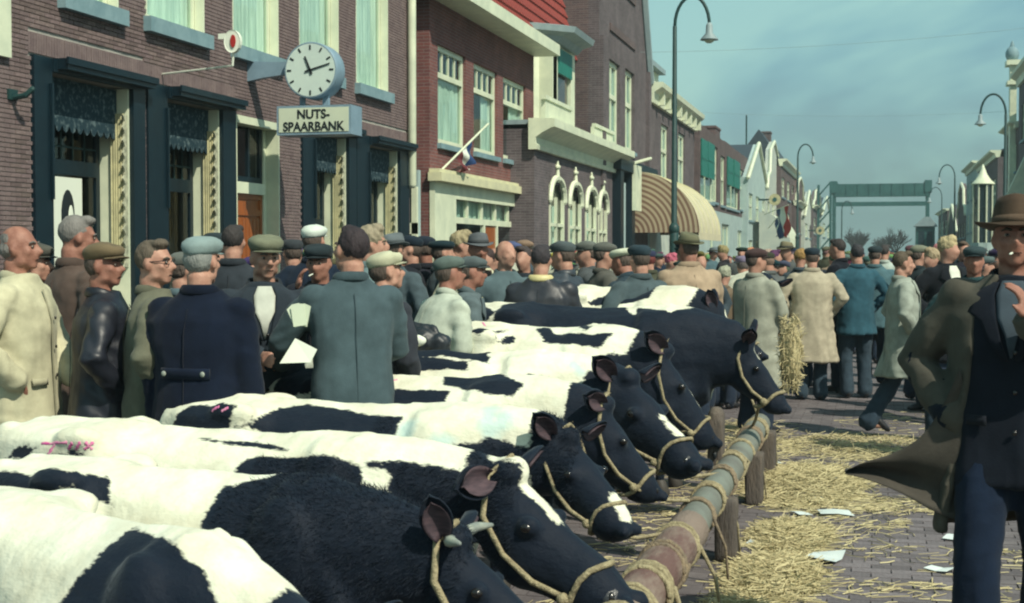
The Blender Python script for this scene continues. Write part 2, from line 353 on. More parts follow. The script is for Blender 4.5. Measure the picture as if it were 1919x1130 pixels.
box('plinth', 'stone_sill', XB+.03, XB-.014, 9, yE, 0, .45, bank)
# bricks
def bricks():
    L, H, J = .165, .0375, .0085; bl = []; r = 0; z = .5
    sold = [(y[0]-.05, y[3]+.05, y[4]+.02, y[4]+.23) for y in lows]
    while z < 8.9:
        y = 9.0 - (r % 2)*(L+J)/2
        while y < yE:
            a, b = max(y, 9.0), min(y+L, yE); segs = [(a, b)]
            for h in [x for x in holes + sold] + [(y_[0]-.0, y_[3]+.0, .75, y_[4]) for y_ in lows]:
                if h[2] < z+H and h[3] > z:
                    n = []
                    for (p, q) in segs:
                        if h[0] > p: n.append((p, min(q, h[0])))
                        if h[1] < q: n.append((max(p, h[1]), q))
                    segs = n
            for p, q in segs:
                if q-p > .03: bl.append((p, q, z, z+H))
            y += L+J
        z += H+J; r += 1
    for s in sold:
        y = s[0]
        while y + H < s[1]: bl.append((y, y+H, s[2], min(s[3], s[2]+.20))); y += H+J
    full = [b for b in bl if abs(b[1]-b[0]-L) < 1e-6 and b[2] > 1.5 and b[0] > Yb(12) and b[3] < Zb(40, 0)+.3]
    def size(b):
        x, y, d = project((XB, b[0], b[2])); return 1/d if 0 < x < 1900 and y < 440 else 0
    full.sort(key=size, reverse=True); top = set(full[:300]); me = MB().box(0, .022, 0, L, 0, H).mesh('brick')
    mb = MB(); R = random.Random(3)
    for b in bl:
        x = XB-.020 + R.uniform(0, .005)
        if b in top:
            o = link('brick', me, 'brick', wm); o.location = (x, b[0], b[2]); t = R.random(); k = R.uniform(.75, 1.2)
            o.color = (.150*k+.02*t, .108*k+.02*t, .110*k+.01*t, 1)
        else: mb.box(x, x+.022, b[0], b[1], b[2], b[3])
    mb.build('brick_courses', 'brick_mass', wm, kind='stuff')
bricks()
for i, (y0, y1, z0, z1) in enumerate(ups):
    sash(bank, XB, y0, y1, z0, z1, depth=.12, fr=.07, sill=False)
    # white boarded reveals and blue stone sill
    box('window_reveal', 'white_paint', XB-.115, XB+.004, y1-.03, y1-.001, z0, z1, bank); box('window_reveal', 'white_paint', XB-.115, XB+.004, y0+.001, y0+.03, z0, z1, bank)
    box('window_sill', 'stone_sill', XB+.10, XB-.20, y0-.06, y1+.06, z0-.17, z0-.002, bank)
def lace_edge(mb, x, ya, yb, z0, z1, n, amp, vertical=True):
    pts = []
    for i in range(n*4+1):
        t = i/(n*4); o = abs(sin(t*n*pi))*amp
        pts.append((ya+o, z0+(z1-z0)*t) if vertical else (ya+(yb-ya)*t, z0-o))
    if vertical: poly = pts + [(yb, z1), (yb, z0)]
    else: poly = pts + [(yb, z1), (ya, z1)]
    mb.prism(poly, 0, x, x+.02)
for i, (ya, yb, yc, yd, zt) in enumerate(lows):
    big = i < 2; dep = .36
    b = MB(); b.box(XB-.02, XB+.035, ya, yb, .5, zt); b.box(XB-.02, XB+.045, yc, yd, .5, zt-.02); b.box(XB-.02, XB+.055, yb, yc, zt-.13, zt-.001)
    fr = b.build('window_surround', 'green_dark', bank)
    MB().box(XB+.0, XB+.17, yb+.06, yd+.03, zt-.10, zt+.010).box(XB+.17, XB+.195, yb+.04, yd+.05, zt-.05, zt+.02).build('awning_box', 'green_dark', bank)
    MB().box(XB+.04, XB+.065, yb-.05, yb-.02, zt-1.4, zt-.25).build('awning_rod', 'green_dark', bank)
    xo = XB-dep
    MB().box(xo-.05, XB-.01, yc-.03, yc-.002, .75, zt-.13).build('window_reveal', 'white_paint', bank)
    MB().box(xo-.05, XB-.03, yb+.002, yb+.03, .75, zt-.13).build('window_reveal', 'green_dark', bank)
    zr = Zb(140, 312, xo) if i == 0 else (Zb(337, 345, xo) if i == 1 else zt-1.45)
    w = MB(); w.box(xo, xo-.05, yb+.03, yb+.10, .75, zt-.13); w.box(xo, xo-.05, yc-.11, yc-.03, .75, zt-.13); w.box(xo+.02, xo-.05, yb+.1, yc-.11, zr-.10, zr+.06); w.box(xo, xo-.05, yb+.1, yc-.11, zt-.2, zt-.13)
    ws = w.build('window', 'green_dark', bank)
    box('pane', 'pane', xo-.02, xo-.026, yb+.1, yc-.11, .75, zt-.2, ws)
    if big:   # leaded lights
        k = 6; l = MB(); W_ = yc-.11-yb-.1
        for j in range(1, k): y = yb+.1+W_*j/k; l.box(xo-.001, xo-.014, y-.009, y+.009, zr+.06, zt-.2)
        for j in range(1, 4): z = zr+.06+(zt-.26-zr)*j/3.4-.08; l.box(xo-.001, xo-.014, yb+.1, yc-.11, z-.009, z+.009)
        l.build('leaded_bars', 'iron_green', ws)
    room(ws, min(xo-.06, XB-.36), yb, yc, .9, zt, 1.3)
    if i >= 2:
        pts = [(xo-.12+.02*sin(j*1.7), yb+.12+(yc-yb-.25)*j/30) for j in range(31)]; q = pts[:11]+[]; MB().prism(pts + [(x-.004, y) for x, y in pts[::-1]], 2, .8, zt-.25).build('net_curtain', 'net_curtain', ws)
    # striped sun blind drawn against the far reveal with a scalloped edge, and a scalloped lace valance
    c = MB(); lace_edge(c, XB-.035, yc-.135, yc-.035, 1.55 if big else 1.2, zt-.42, 12, .05); c.build('lace_curtain', 'lace', bank)
    c = MB(); ylen = .24
    pts = [(XB-.21+.17*j/14, yc-.050-.02*abs(sin(j*1.3))) for j in range(15)]; c.prism(pts + [(x, y-.008) for x, y in pts[::-1]], 2, 1.6, zt-.40); c.build('drape', 'drape', bank)
    c = MB(); lace_edge(c, XB-.16, yb+.04, yc-.04, zt-.62, zt-.14, 11, .07, False); c.build('lace_valance', 'lace_dark', bank)
    if i == 0:
        ps = Zb(120, 332, xo); yp0, yp1 = on_x(97, 400, xo)[0], on_x(152, 400, xo)[0]; p = MB().box(xo+.004, xo+.014, yp0, yp1, .8, ps).build('window_poster', 'poster_white', bank)
        o = MB(); o.ell((0, 0, 0), (.012, .13, .27), 20, 9); o = o.build('printed_oval', 'black_paint', p); o.location = (xo+.016, (yp0+yp1)/2, ps-.40)
        o = MB(); o.ell((0, 0, 0), (.012, .055, .15), 16, 9); o = o.build('printed_shape', 'poster_white', p); o.location = (xo+.024, (yp0+yp1)/2+.04, ps-.44)
# door with transom
d = MB(); xo = XB-.20
d.box(xo+.02, xo-.06, dY0, dY0+.1, .1, dZ); d.box(xo+.02, xo-.06, dY1-.12, dY1-.035, .1, dZ); d.box(xo+.02, xo-.06, dY0+.1, dY1-.12, dZ-.1, dZ)
zr = Zb(475, 352, xo); d.box(xo+.05, xo-.06, dY0+.1, dY1-.12, zr-.09, zr+.06)
df = d.build('door_frame', 'white_paint', bank)
MB().box(xo-.06, XB+.008, dY1-.03, dY1-.002, .1, dZ).box(xo-.06, XB+.008, dY0+.002, dY0+.03, .1, dZ).box(xo-.06, XB+.006, dY0+.03, dY1-.03, dZ-.10, dZ-.002).build('door_reveal', 'white_paint', bank)
tw = MB().box(xo-.0, xo-.05, dY0+.1, dY0+.18, zr+.06, dZ-.1).box(xo, xo-.05, dY1-.2, dY1-.12, zr+.06, dZ-.1).box(xo, xo-.05, dY0+.18, dY1-.2, zr+.06, zr+.14).box(xo, xo-.05, (dY0+dY1)/2+.12, (dY0+dY1)/2+.17, zr+.14, dZ-.1).build('transom_window', 'green_dark', bank)
box('pane', 'pane', xo-.02, xo-.026, dY0+.18, dY1-.2, zr+.14, dZ-.1, tw); room(tw, XB-.36, dY0, dY1, .5, dZ, 1.)
do = MB().box(xo-.02, xo-.06, dY0+.1, dY1-.12, .15, zr-.09).build('door', 'varnished_wood', bank)
for j in range(9):
    w_ = (dY1-dY0-.22-.16)/9; y = dY0+.18+j*w_; box('plank', 'varnished_wood', xo-.02, xo-.005, y+.008, y+w_-.008, .35, zr-.42, do)
MB().box(xo-.02, xo+.0, dY0+.1, dY0+.17, .15, zr-.09).box(xo-.02, xo, dY1-.19, dY1-.12, .15, zr-.09).box(xo-.02, xo, dY0+.17, dY1-.19, zr-.38, zr-.30).box(xo-.02, xo, dY0+.17, dY1-.19, zr-.16, zr-.09).build('door_rails', 'varnished_wood', do)
# drain pipe at the end of the bank, white board at the near end
MB().tube([(XB+.09, yE-.13, 2.9), (XB+.09, yE-.13, 9.2)], .075, 10).build('drain_pipe', 'white_paint', bank, True)
z = Zb(8, 108); wz = MB().box(XB-.02, XB+.06, 10.2, Yb(16), z, 9).build('white_board', 'white_paint', bank)
# iron hook on the wall
hk = tag(MB().box(XB-.02, XB+.03, Yb(16), Yb(32), Zb(24, 178)-.05, Zb(24, 178)+.05).tube([(XB+.0, Yb(24), Zb(24, 185)), (XB+.16, Yb(24), Zb(24, 180)), (XB+.22, Yb(24)+.02, Zb(24, 168))], .028, 8).build('wall_hook', 'iron_green'), 'small black iron hook on the brick wall at the near end of the bank', 'hook')
# arm, clock and sign
cl = empty('hanging_clock', label='round grey street clock with white face on a bracket above the bank door', cat='clock')
ck = at_depth(590, 134, 18.4); cy, cz = ck.y, ck.z; cx = ck.x
RC = .50*105/2665*18.4
yy = Yb(490); 
arm = MB(); zt_, zb_ = Zb(490, 122), Zb(490, 160)
arm.prism([(XB, zt_-.0), (XB, zb_), (XB+.25, (zt_+zb_)/2-.09), (cx-RC-.02, (zt_+zb_)/2-.06), (cx-RC-.02, (zt_+zb_)/2+.10), (XB+.25, (zt_+zb_)/2+.11)], 1, cy-.06, cy+.06)
arm.build('bracket_arm', 'clock_grey', cl)
dr = MB(); n = 48
dr.rings([[(cx+RC*1.0*k*cos(2*pi*i/n), y, cz+RC*1.0*k*sin(2*pi*i/n)) for i in range(n)] for y, k in ((cy-.15, .93), (cy-.16, .97), (cy-.14, 1.0), (cy+.14, 1.0), (cy+.16, .97), (cy+.15, .93))]).build('case', 'clock_grey', cl, True)
for s, nm in ((-1, 'dial'), (1, 'dial')):
    y = cy + s*.152; MB().rings([[(cx+RC*.93*cos(2*pi*i/n), yy_, cz+RC*.93*sin(2*pi*i/n)) for i in range(n)] for yy_ in (y-.004, y+.004)]).build('dial', 'clock_face', cl)
    for hhh in range(12):
        a = pi/2 - hhh*pi/6; t = MB(); L_, w_ = (.16*RC, .030*RC)
        r0, r1 = RC*.72, RC*.72+L_; ca, sa = cos(a), sin(a)
        q = [(cx+r*ca*1+w_*k*-sa, cz+r*sa+w_*k*ca) for r, k in ((r0, -1), (r1, -1), (r1, 1), (r0, 1))]; q = [(x if s < 0 else 2*cx-x, z) for x, z in q]
        t.prism(q, 1, y+s*.005, y+s*.010); t.build('hour_mark', 'black_paint', cl)
    for nm2, a, L0, L1, w0 in (('hour_hand', radians(90-338), -.16, .52, .045), ('minute_hand', radians(90-74), -.2, .78, .032)):
        ca, sa = cos(a), sin(a); q = [(cx+RC*r*ca - RC*w*sa, cz+RC*r*sa + RC*w*ca) for r, w in ((L0, -w0), (L1, -w0*.6), (L1, w0*.6), (L0, w0))]; q = [(x if s < 0 else 2*cx-x, z) for x, z in q]
        MB().prism(q, 1, y+s*.012, y+s*.018).build(nm2, 'black_paint', cl)
sg = empty('hanging_sign', label='white box sign reading NUTS-SPAARBANK hanging under the street clock', cat='sign')
yS = cy; aL = on_y(518, 200, yS-.2)[0]; aR = on_y(657, 200, yS-.2)[0]; zT = on_y(590, 197, yS-.2)[1]; zB_ = on_y(590, 252, yS-.2)[1]
MB().box(aL, aR, yS-.19, yS+.21, zB_, zT).build('sign_box', 'clock_grey', sg)
face = MB().box(aL+.03, aR-.03, yS-.197, yS-.189, zB_+.035, zT-.03).build('sign_panel', 'sign_face', sg); MB().box(aL+.03, aR-.03, yS+.208, yS+.217, zB_+.035, zT-.03).build('sign_panel', 'sign_face', sg)
xm = (aL+aR)/2; hs = (zT-zB_)
letters('NUTS-', hs*.43, 'black_paint', sg, (xm+.0, yS-.20, zB_+hs*.56), (pi/2, 0, 0), xs=.98); letters('SPAARBANK', hs*.43, 'black_paint', sg, (xm, yS-.20, zB_+hs*.14), (pi/2, 0, 0), xs=.93)
MB().box(aL+.25, aL+.31, yS-.03, yS+.03, zT, cz-RC*.9).box(aR-.45, aR-.37, yS-.03, yS+.03, zT, cz-RC*.8).build('hanger', 'clock_grey', sg)
# small red and white round sign above the bracket
rs = empty('round_sign', label='small red and white round sign below the upper windows of the bank', cat='sign')
p = at_depth(437, 78, 15.6); MB().rings([[(p.x+.095*k*cos(2*pi*i/20), y, p.z+.125*k*sin(2*pi*i/20)) for i in range(20)] for y, k in ((p.y-.03, .9), (p.y-.035, 1), (p.y+.03, 1))]).build('sign_disc', 'poster_white', rs)
MB().rings([[(p.x+.015+.03*k*cos(2*pi*i/20), y, p.z+.07*k*sin(2*pi*i/20)) for i in range(20)] for y, k in ((p.y-.045, 1), (p.y-.03, 1))]).build('red_emblem', 'flag_red', rs)
MB().box(p.x-.17, p.x-.08, p.y-.02, p.y+.02, p.z+.03, p.z+.09).tube([(p.x-.02, p.y+.02, p.z-.26), (p.x, p.y, p.z-.12)], .014, 6).tube([(p.x-.02, p.y+.02, p.z-.26), (XB, p.y+.5, p.z-.26)], .012, 6).build('bracket', 'poster_white', rs)

# ------------------------------------------------------------------ 2: red brick shop beyond the alley (plane X = -8)
b2 = empty('red_brick_shop', label='red brick shop with three white upstairs windows and a deep white eave', cat='building')
Y20, Y21 = Yb(806), Yb(1000)
h2 = []; w2 = []
for a, b, pt, pb, cp in ((821, 873, 82, 268, 820), (888, 932, 116, 284, 888), (943, 985, 142, 297, 943)):
    y0, y1, z0, z1 = Yb(a), Yb(b), Zb(a, pb), Zb(a, pt); w2.append((y0, y1, z0, z1)); h2.append((y0, y1, z0, z1))
sY0, sY1, sZ = Yb(812), Yb(1006), Zb(812, 322)
h2.append((Yb(846), Y21-.32, .5, Zb(812, 322)-.46))
zE = Zb(1000, 104)
wall(MB(), XB, XB-.3, Y20, Y21, 0, zE+.1, h2).build('wall', 'brick_red', b2)
MB().box(XB-7, XB-.3, Y20, Y20+.3, 0, zE+.1).box(XB-7, XB-.3, Y21-.3, Y21, 0, zE+.1).build('side_wall', 'brick_red', b2)
for k, (y0, y1, z0, z1) in enumerate(w2):
    r = z1-(z1-z0)*.30; w = sash(b2, XB, y0, y1, z0, z1, depth=.06, fr=.10, rail=r, lights=4, sill=False, gap=(y0+.25, y0+.9) if k else None)
    box('window_sill', 'stone_sill', XB+.08, XB-.05, y0-.05, y1+.05, z0-.10, z0-.002, b2)
zF = Zb(1000, 90)
MB().prism([(XB+.62, zE-.02), (XB+.62, zE+.24), (XB-3, zE+.30), (XB-3, zE+.1), (XB-.3, zE+.1), (XB-.3, zE-.02)], 1, Y20-.35, Y21+.1).build('eave', 'white_paint', b2)
# shop front
s = MB(); xs_ = XB+.10; fz = Zb(812, 322)
s.box(XB, xs_, Y20-.02, Yb(846), 0, fz-.18); s.box(XB, xs_, Y21-.32, Y21-.02, 0, fz-.18); s.box(XB, xs_, Yb(846), Y21-.32, fz-.46, fz-.18); s.build('shop_frame', 'white_paint', b2)
MB().box(XB, XB+.26, Y20-.12, Y21+.02, fz-.18, fz-.02).box(XB, XB+.20, Y20-.06, Y21-.02, fz-.02, fz+.05).build('shop_cornice', 'cream_paint', b2)
s = MB(); xs2 = XB+.02; ya, yb_ = Yb(846), Y21-.32; z1 = fz-.46; zm = Zb(846, 412)
s.box(xs2, xs2-.08, ya, yb_, zm-.06, zm+.06); nn = 6
for j in range(nn+1): y = ya+(yb_-ya)*j/nn; s.box(xs2, xs2-.08, y-.05, y+.05, zm+.06, z1)
for t in (0, .36, .52, 1): y = ya+(yb_-ya)*t; s.box(xs2, xs2-.08, y-.06, y+.06, .4, zm-.06)
s.box(xs2, xs2-.08, ya, yb_, .4, .55); sw = s.build('shop_window', 'white_paint', b2)
box('pane', 'pane', xs2-.04, xs2-.046, ya, yb_, .55, z1, sw)
box('shop_door', 'varnished_wood', xs2-.03, xs2-.10, ya+(yb_-ya)*.37, ya+(yb_-ya)*.51, .3, zm-.06, b2)
pts = [(XB-.12+.02*sin(j*1.3), ya+(yb_-ya)*j/80) for j in range(81)]
MB().prism(pts + [(x-.005, y) for x, y in pts[::-1]], 2, zm+.05, z1).build('net_curtain', 'net_curtain', sw)
room(sw, XB-.31, ya, yb_, .8, z1, 1.3)
# alley: green door and low lean-to
al = empty('alley_gate', label='green panelled gate with white lintel in the alley beside the red brick shop', cat='gate')
ay = Y20-.6; ax0, ax1 = XB-1.6, XB-.05
z_ = on_y(780, 350, ay)[1]; zl = on_y(780, 428, ay)[1]
for j in range(7):
    w_ = (ax1-ax0)/7; box('plank', 'green_door', ax0+j*w_+.01, ax0+(j+1)*w_-.01, ay, ay+.05, zl+.1, z_, al)
for j in range(7): box('plank', 'green_door', ax0+j*w_+.01, ax0+(j+1)*w_-.01, ay, ay+.05, .05, zl-.1, al)
MB().box(ax0, ax1, ay-.03, ay+.04, zl-.1, zl+.1).box(ax1-.1, ax1, ay-.03, ay+.06, 0, z_).build('lintel', 'white_paint', al)
box('wall_panel', 'plaster_blue', ax0-2, ax1, ay+.06, ay+.2, 0, on_y(780, 318, ay)[1], al)
# bracket lamp or round plate on the side wall
# Dutch flag in front of the shop, drooping from a slanting pole
def flag(root_label, base, tip, w, h, seed, blue_first=False, fold=.07, droop=.6):
    r = empty('flag', label=root_label, cat='flag', group='Dutch flags hung out along the street'); base, tip = Vector(base), Vector(tip)
    MB().tube([base, tip], .022, 8).build('pole', 'white_paint', r, True)
    d = (tip-base).normalized(); a = tip - d*.05 if not blue_first else base + (tip-base)*.62; nU, nV = 22, 14; names = ('flag_red', 'flag_white', 'flag_blue') if not blue_first else ('flag_blue', 'flag_white', 'flag_red_dull')
    for c in range(3):
        top, bot = MB(), None; g = []
        for i in range(nU+1):
            row = []
            for j in range(nV//3*c, nV//3*(c+1)+1):
                v = j/(nV//3*3); u = i/nU; hoist = a - d*(v*h)
                x = hoist + Vector((0, 0, -1))*(u*w) + d*(u*w*.05)
                q = u*(1-u*.25); x += Vector((sin(u*7+v*9+seed)*fold*q*2, cos(u*5+v*11+seed*2)*fold*q*2, 0)) - d*(-v*h*.35*u)
                row.append(x)
            g.append(row)
        m = len(g[0]); vs = [p for row in g for p in row] + [p + Vector((.004, .004, 0)) for row in g for p in row]; N_ = (nU+1)*m
        fs = []
        for i in range(nU):
            for j in range(m-1): k = i*m+j; fs += [(k, k+1, k+m+1, k+m), (N_+k, N_+k+m, N_+k+m+1, N_+k+1)]
        MB().add(vs, fs).build(names[c].split('_')[1] + '_stripe', names[c], r, True)
    return r
a = on_x(838, 292, XB); b = at_depth(918, 226, 27.5)
flag('limp tricolour flag on a slanting pole before the red brick shop', (XB+.5, Yb(838), a[1]+.1) if 0 else at_depth(828, 318, 26.5), at_depth(915, 232, 28.0), .46, .62, 1.2, blue_first=True, fold=.05)

# ------------------------------------------------------------------ 3: low dark brick house with gothic windows, white cornice, roof terrace and bay
X3 = -7.45
def Y3(px): return on_x(px, 475, X3)[0]
def Z3(px, py, X=X3): return on_x(px, py, X)[1]
b3 = empty('arched_window_house', label='dark brick house with four white pointed-arch windows, white cornice and roof terrace', cat='building')
y0, y1 = Y3(1001), Y3(1150); zc = Z3(1033, 252)
h3 = []; go = []
for px, w, pt in ((1042, 27, 334), (1076, 23, 343), (1106, 20, 351), (1128, 16, 358)):
    ya, yb_ = Y3(px-w/2), Y3(px+w/2); zt = Z3(px, pt+12); go.append((ya, yb_, zt)); h3.append((ya, yb_, .9, zt))
wall(MB(), X3, X3-.3, y0, y1, 0, zc, h3).build('wall', 'brick_dark', b3)
MB().box(XB-6, X3-.3, y0, y0+.3, 0, zc).build('side_wall', 'brick_dark', b3)
for ya, yb_, zt in go:
    ym = (ya+yb_)/2; w_ = (yb_-ya)/2
    f = MB(); fw = .09
    f.box(X3-.05, X3+.03, ya, ya+fw, .9, zt-.35); f.box(X3-.05, X3+.03, yb_-fw, yb_, .9, zt-.35); f.box(X3-.05, X3+.02, ym-.03, ym+.03, .9, zt-.3)
    f.box(X3-.05, X3+.02, ya+fw, yb_-fw, .9, 1.05); f.box(X3-.04, X3+.02, ya+fw, yb_-fw, zt-1.0, zt-.92)
    n = 10
    for s_ in (-1, 1):   # pointed arch: two arcs with an outer hood and finial
        prev = None
        for j in range(n+1):
            t = j/n; y = ym + s_*w_*cos(t*pi/2)**.8; z = zt-.4 + .55*sin(t*pi/2); 
            if prev: f.tube([(X3+.03, *prev), (X3+.03, y, z)], .075, 6)
            prev = (y, z)
    f.tube([(X3+.03, ym, zt+.1), (X3+.03, ym, zt+.55)], [.07, .03], 6); f.ell((X3+.03, ym, zt+.42), (.08, .12, .06), 8, 5)
    for s_ in (-1, 1): f.ell((X3+.03, ym+s_*w_*.8, zt-.05), (.06, .09, .1), 8, 5)
    wn = f.build('gothic_window', 'white_paint', b3); box('pane', 'pane', X3-.06, X3-.066, ya, yb_, .9, zt, wn)
    pts = [(X3-.16+.03*sin(j*1.5), ya+(yb_-ya)*j/16) for j in range(17)]; MB().prism(pts + [(x-.005, y) for x, y in pts[::-1]], 2, .95, zt-.5).build('net_curtain', 'net_curtain', wn)
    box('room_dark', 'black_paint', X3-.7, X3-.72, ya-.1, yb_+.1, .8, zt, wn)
ctop = Z3(1033, 236); c = MB(); prof = [(X3-.1, zc), (X3+.12, zc), (X3+.14, zc+.10), (X3+.10, zc+.12), (X3+.10, ctop-.32), (X3+.30, ctop-.18), (X3+.48, ctop-.16), (X3+.50, ctop), (X3-.1, ctop+.02)]
zlow = Z3(1040, 292); prof = [(X3-.1, zlow), (X3+.10, zlow), (X3+.12, zlow+.10), (X3+.06, zlow+.14), (X3+.07, ctop-.40), (X3+.22, ctop-.30), (X3+.42, ctop-.20), (X3+.50, ctop-.18), (X3+.50, ctop), (X3-.1, ctop+.02)]
c.prism(prof, 1, y0-.15, Y3(1158)).build('cornice', 'white_paint', b3)
box('terrace_floor', 'zinc', X3-.1, X3-5, y0, y1, ctop-.1, ctop, b3)
# parapet panels and bay
pz = Z3(1040, 196)
MB().box(X3-.05, X3+.05, Y3(1018), Y3(1066), ctop+.01, pz).box(X3-.02, X3+.09, Y3(1018)-.1, Y3(1066)+.1, pz-.002, pz+.09).build('parapet', 'white_paint', b3); MB().box(X3-.05, X3+.05, Y3(1110), Y3(1145), ctop+.01, Z3(1112, 238)).box(X3-.02, X3+.09, Y3(1110), Y3(1146), Z3(1112, 238)-.002, Z3(1112, 238)+.09).build('parapet', 'white_paint', b3)
bay = MB(); ya, yb_ = Y3(1034), Y3(1106); xb = X3-.35; zt = Z3(1068, 98, xb); ym0, ym1 = Y3(1066), Y3(1096)
bay.box(xb-.6, xb, ya+1.6, ya+2.1, ctop, zt); bay.box(xb-2.3, xb-2.0, ya-.4, ya-.1, ctop, zt)
poly = [(xb-2.4, ya-.3), (xb-2.4, ya-.1), (xb-.05, ym0), (xb, ym0+.35), (xb, ym0), (xb-2.2, ya-.5)]
bay.prism([(xb-2.3, ya-.2), (xb-.1, ym0-.1), (xb-.1, ym0+.1), (xb-2.3, ya)], 2, ctop+.0, zt)
for t in (0, .25, .5, .75, 1): bx = xb-2.3+2.2*t; by = ya-.2+(ym0-.1-ya+.2)*t; bay.box(bx-.06, bx+.10, by-.12, by+.1, ctop, zt)
bay.box(xb-.1, xb, ym0-.1, ym0+.28, ctop, zt); bay.box(xb-.1, xb, ym1-.15, ym1+.35, ctop, zt); bay.box(xb-.1, xb-.02, ym0+.28, ym1-.15, zt-.3, zt)
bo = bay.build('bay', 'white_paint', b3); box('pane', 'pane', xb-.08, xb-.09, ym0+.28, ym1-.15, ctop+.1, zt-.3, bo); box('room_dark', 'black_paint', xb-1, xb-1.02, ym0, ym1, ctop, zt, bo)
MB().box(xb-.06, xb-.03, ym0+.45, (ym0+ym1)/2+.1, ctop+.15, zt-1.5).build('net_curtain', 'net_curtain', bo)
box('roller_blind', 'green_shutter', xb-.02, xb+.04, ym0+.3, ym1-.15, Z3(1080, 156, xb), Z3(1080, 112, xb), bo)
cv = MB()
for z_a, o in ((zt, .15), (zt+.12, .40), (zt+.30, .55), (zt+.36, .55)): pass
ringz = [[(xb-3, ya-.3-o, z), (xb-2.2, ya-.3-o, z), (xb+o, ym0-.1, z), (xb+o, ym1+.3, z), (xb-1.2, yb_+.5+o, z), (xb-3, yb_+.5+o, z)] for z, o in ((zt, .10), (zt+.14, .22), (zt+.22, .50), (zt+.36, .55), (zt+.42, .2))]
cv.rings(ringz).build('canopy', 'zinc', b3)
wall(MB(), X3-2.6, X3-2.9, y0, y1, ctop, ctop+3.9, []).build('upper_wall', 'brick_brown', b3)
# red tiled mansard, tile by tile
rf = MB(); xr, zr0 = X3-.75, zt+.30; L_ = Y3(1112)-Y3(880); yr0 = Y3(868); th = radians(77)
rf.prism([(xr, zr0-.2), (xr-.95, zr0-.2+.95*tan(th)), (xr-6, zr0+4.4), (xr-6, zr0-.2)], 1, yr0, y1+.15); roof = rf.build('roof', 'roof_slate', b3)
tm = MB(); tm.rings([[(0, 0, 0), (.05, 0, .01), (.07, .06, .012), (.02, .12, .012), (.04, .22, .02), (0, .25, 0)], [(-.15, 0, .33), (-.10, 0, .34), (-.08, .06, .34), (-.13, .12, .34), (-.12, .22, .34), (-.15, .25, .33)]]); tme = tm.mesh('tile')
nrow = 13; ncol = int((y1+.1-yr0)/.26); cand = []
for r in range(nrow):
    for k in range(ncol): cand.append((r, k))
vis = [q for q in cand if 0 < project((xr, yr0+q[1]*.26, zr0))[0]]; rest = MB(); cnt = 0; tv = [tuple(v.co) for v in tme.vertices]; tf = [tuple(p.vertices) for p in tme.polygons]
for (r, k) in cand:
    x, z, y = xr+.06-r*.30*cos(th), zr0-.2+r*.30*sin(th), yr0+k*.26
    inview = project((x, y, z))[1] > -10 and project((x, y, z))[0] > 880
    if inview and cnt < 300: o = link('tile', tme, 'roof_tile', roof); o.location = (x, y, z); cnt += 1
    else: rest.add([(a+x, b+y, c_+z) for a, b, c_ in tv], tf)
rest.build('tiles', 'roof_tile', roof, kind='stuff')

# ------------------------------------------------------------------ 4: tall dark brick gabled house with awning
X4 = -7.5
def Y4(px): return on_x(px, 475, X4)[0]
def Z4(px, py, X=X4): return on_x(px, py, X)[1]
b4 = empty('gabled_brick_house', label='tall dark brick house with a steep gable and two pairs of narrow white windows', cat='building')
y0, y1 = Y4(1122), Y4(1214); zb = Z4(1160, 290); zs = Z4(1141, 100)+.3
h4 = []; ww = []
for a, b, pt, pb in ((1141, 1161, 108, 268), (1171, 1188, 126, 280)):
    q = (Y4(a), Y4(b), Z4(a, pb), Z4(a, pt)); h4.append(q); ww.append(q)
h4.append((Y4(1146), Y4(1176), .3, Z4(1146, 318)))
wall(MB(), X4, X4-.3, y0, y1, 0, zs, h4).build('wall', 'brick_dark', b4)
zA = zs + 6.0
MB().prism([(y0, zs), (y1, zs), (y1-1.6, zs+2.6), (y0+(y1-y0)*.60, zA), (y0+(y1-y0)*.38, zA), (y0, zs+4)], 0, X4-.3, X4).build('gable', 'brick_dark', b4)
MB().box(X4-9, X4-.3, y0, y0+.3, 0, zs+4).prism([(X4-.3, zs+4), (X4-9, zs+4), (X4-9, zA), (X4-.3, zA-.5)], 1, y0+.05, y0+.3).build('side_wall', 'brick_brown', b4)
e = MB(); e.tube([(X4+.05, y1+.0, zs-.3), (X4+.05, y1-1.55, zs+2.6), (X4+.05, y0+(y1-y0)*.60, zA)], .16, 6).build('gable_coping', 'zinc', b4)
for y in (y0+.02, y1-.5): MB().box(X4, X4+.12, y, y+.45, 3.6, zs).build('pilaster', 'brick_dark', b4)
MB().box(X4, X4+.05, ww[0][0], ww[1][1], ww[0][3]+.8, ww[0][3]+1.0).box(X4, X4+.05, ww[0][0]+.4, ww[1][1], ww[0][3]+2.2, ww[0][3]+2.4).build('brick_band', 'brick_brown', b4)
for q in ww: sash(b4, X4, *q, depth=.10, fr=.14, rail=(q[2]+q[3])/2+.2, bars=((q[0]+q[1])/2,))
sf = MB(); z = Z4(1146, 318); sf.box(X4-.05, X4+.30, Y4(1144), Y4(1150), .2, z); sf.box(X4-.05, X4+.3, Y4(1166), Y4(1172), .2, z); sf.box(X4-.05, X4+.35, Y4(1144)-.2, Y4(1213), z, z+.35); sf.build('shop_frame', 'green_dark', b4)
MB().box(X4, X4+.12, Y4(1151), Y4(1165), .9, z-.3).build('shop_window', 'plaster_blue', b4)
MB().box(X4+.30, X4+.4, Y4(1166), Y4(1178), 3.0, z+.25).tube([(X4+.3, Y4(1168), z+.3), (X4+.8, Y4(1170), z+.45)], .05, 6).build('sign_bracket', 'white_paint', b4)
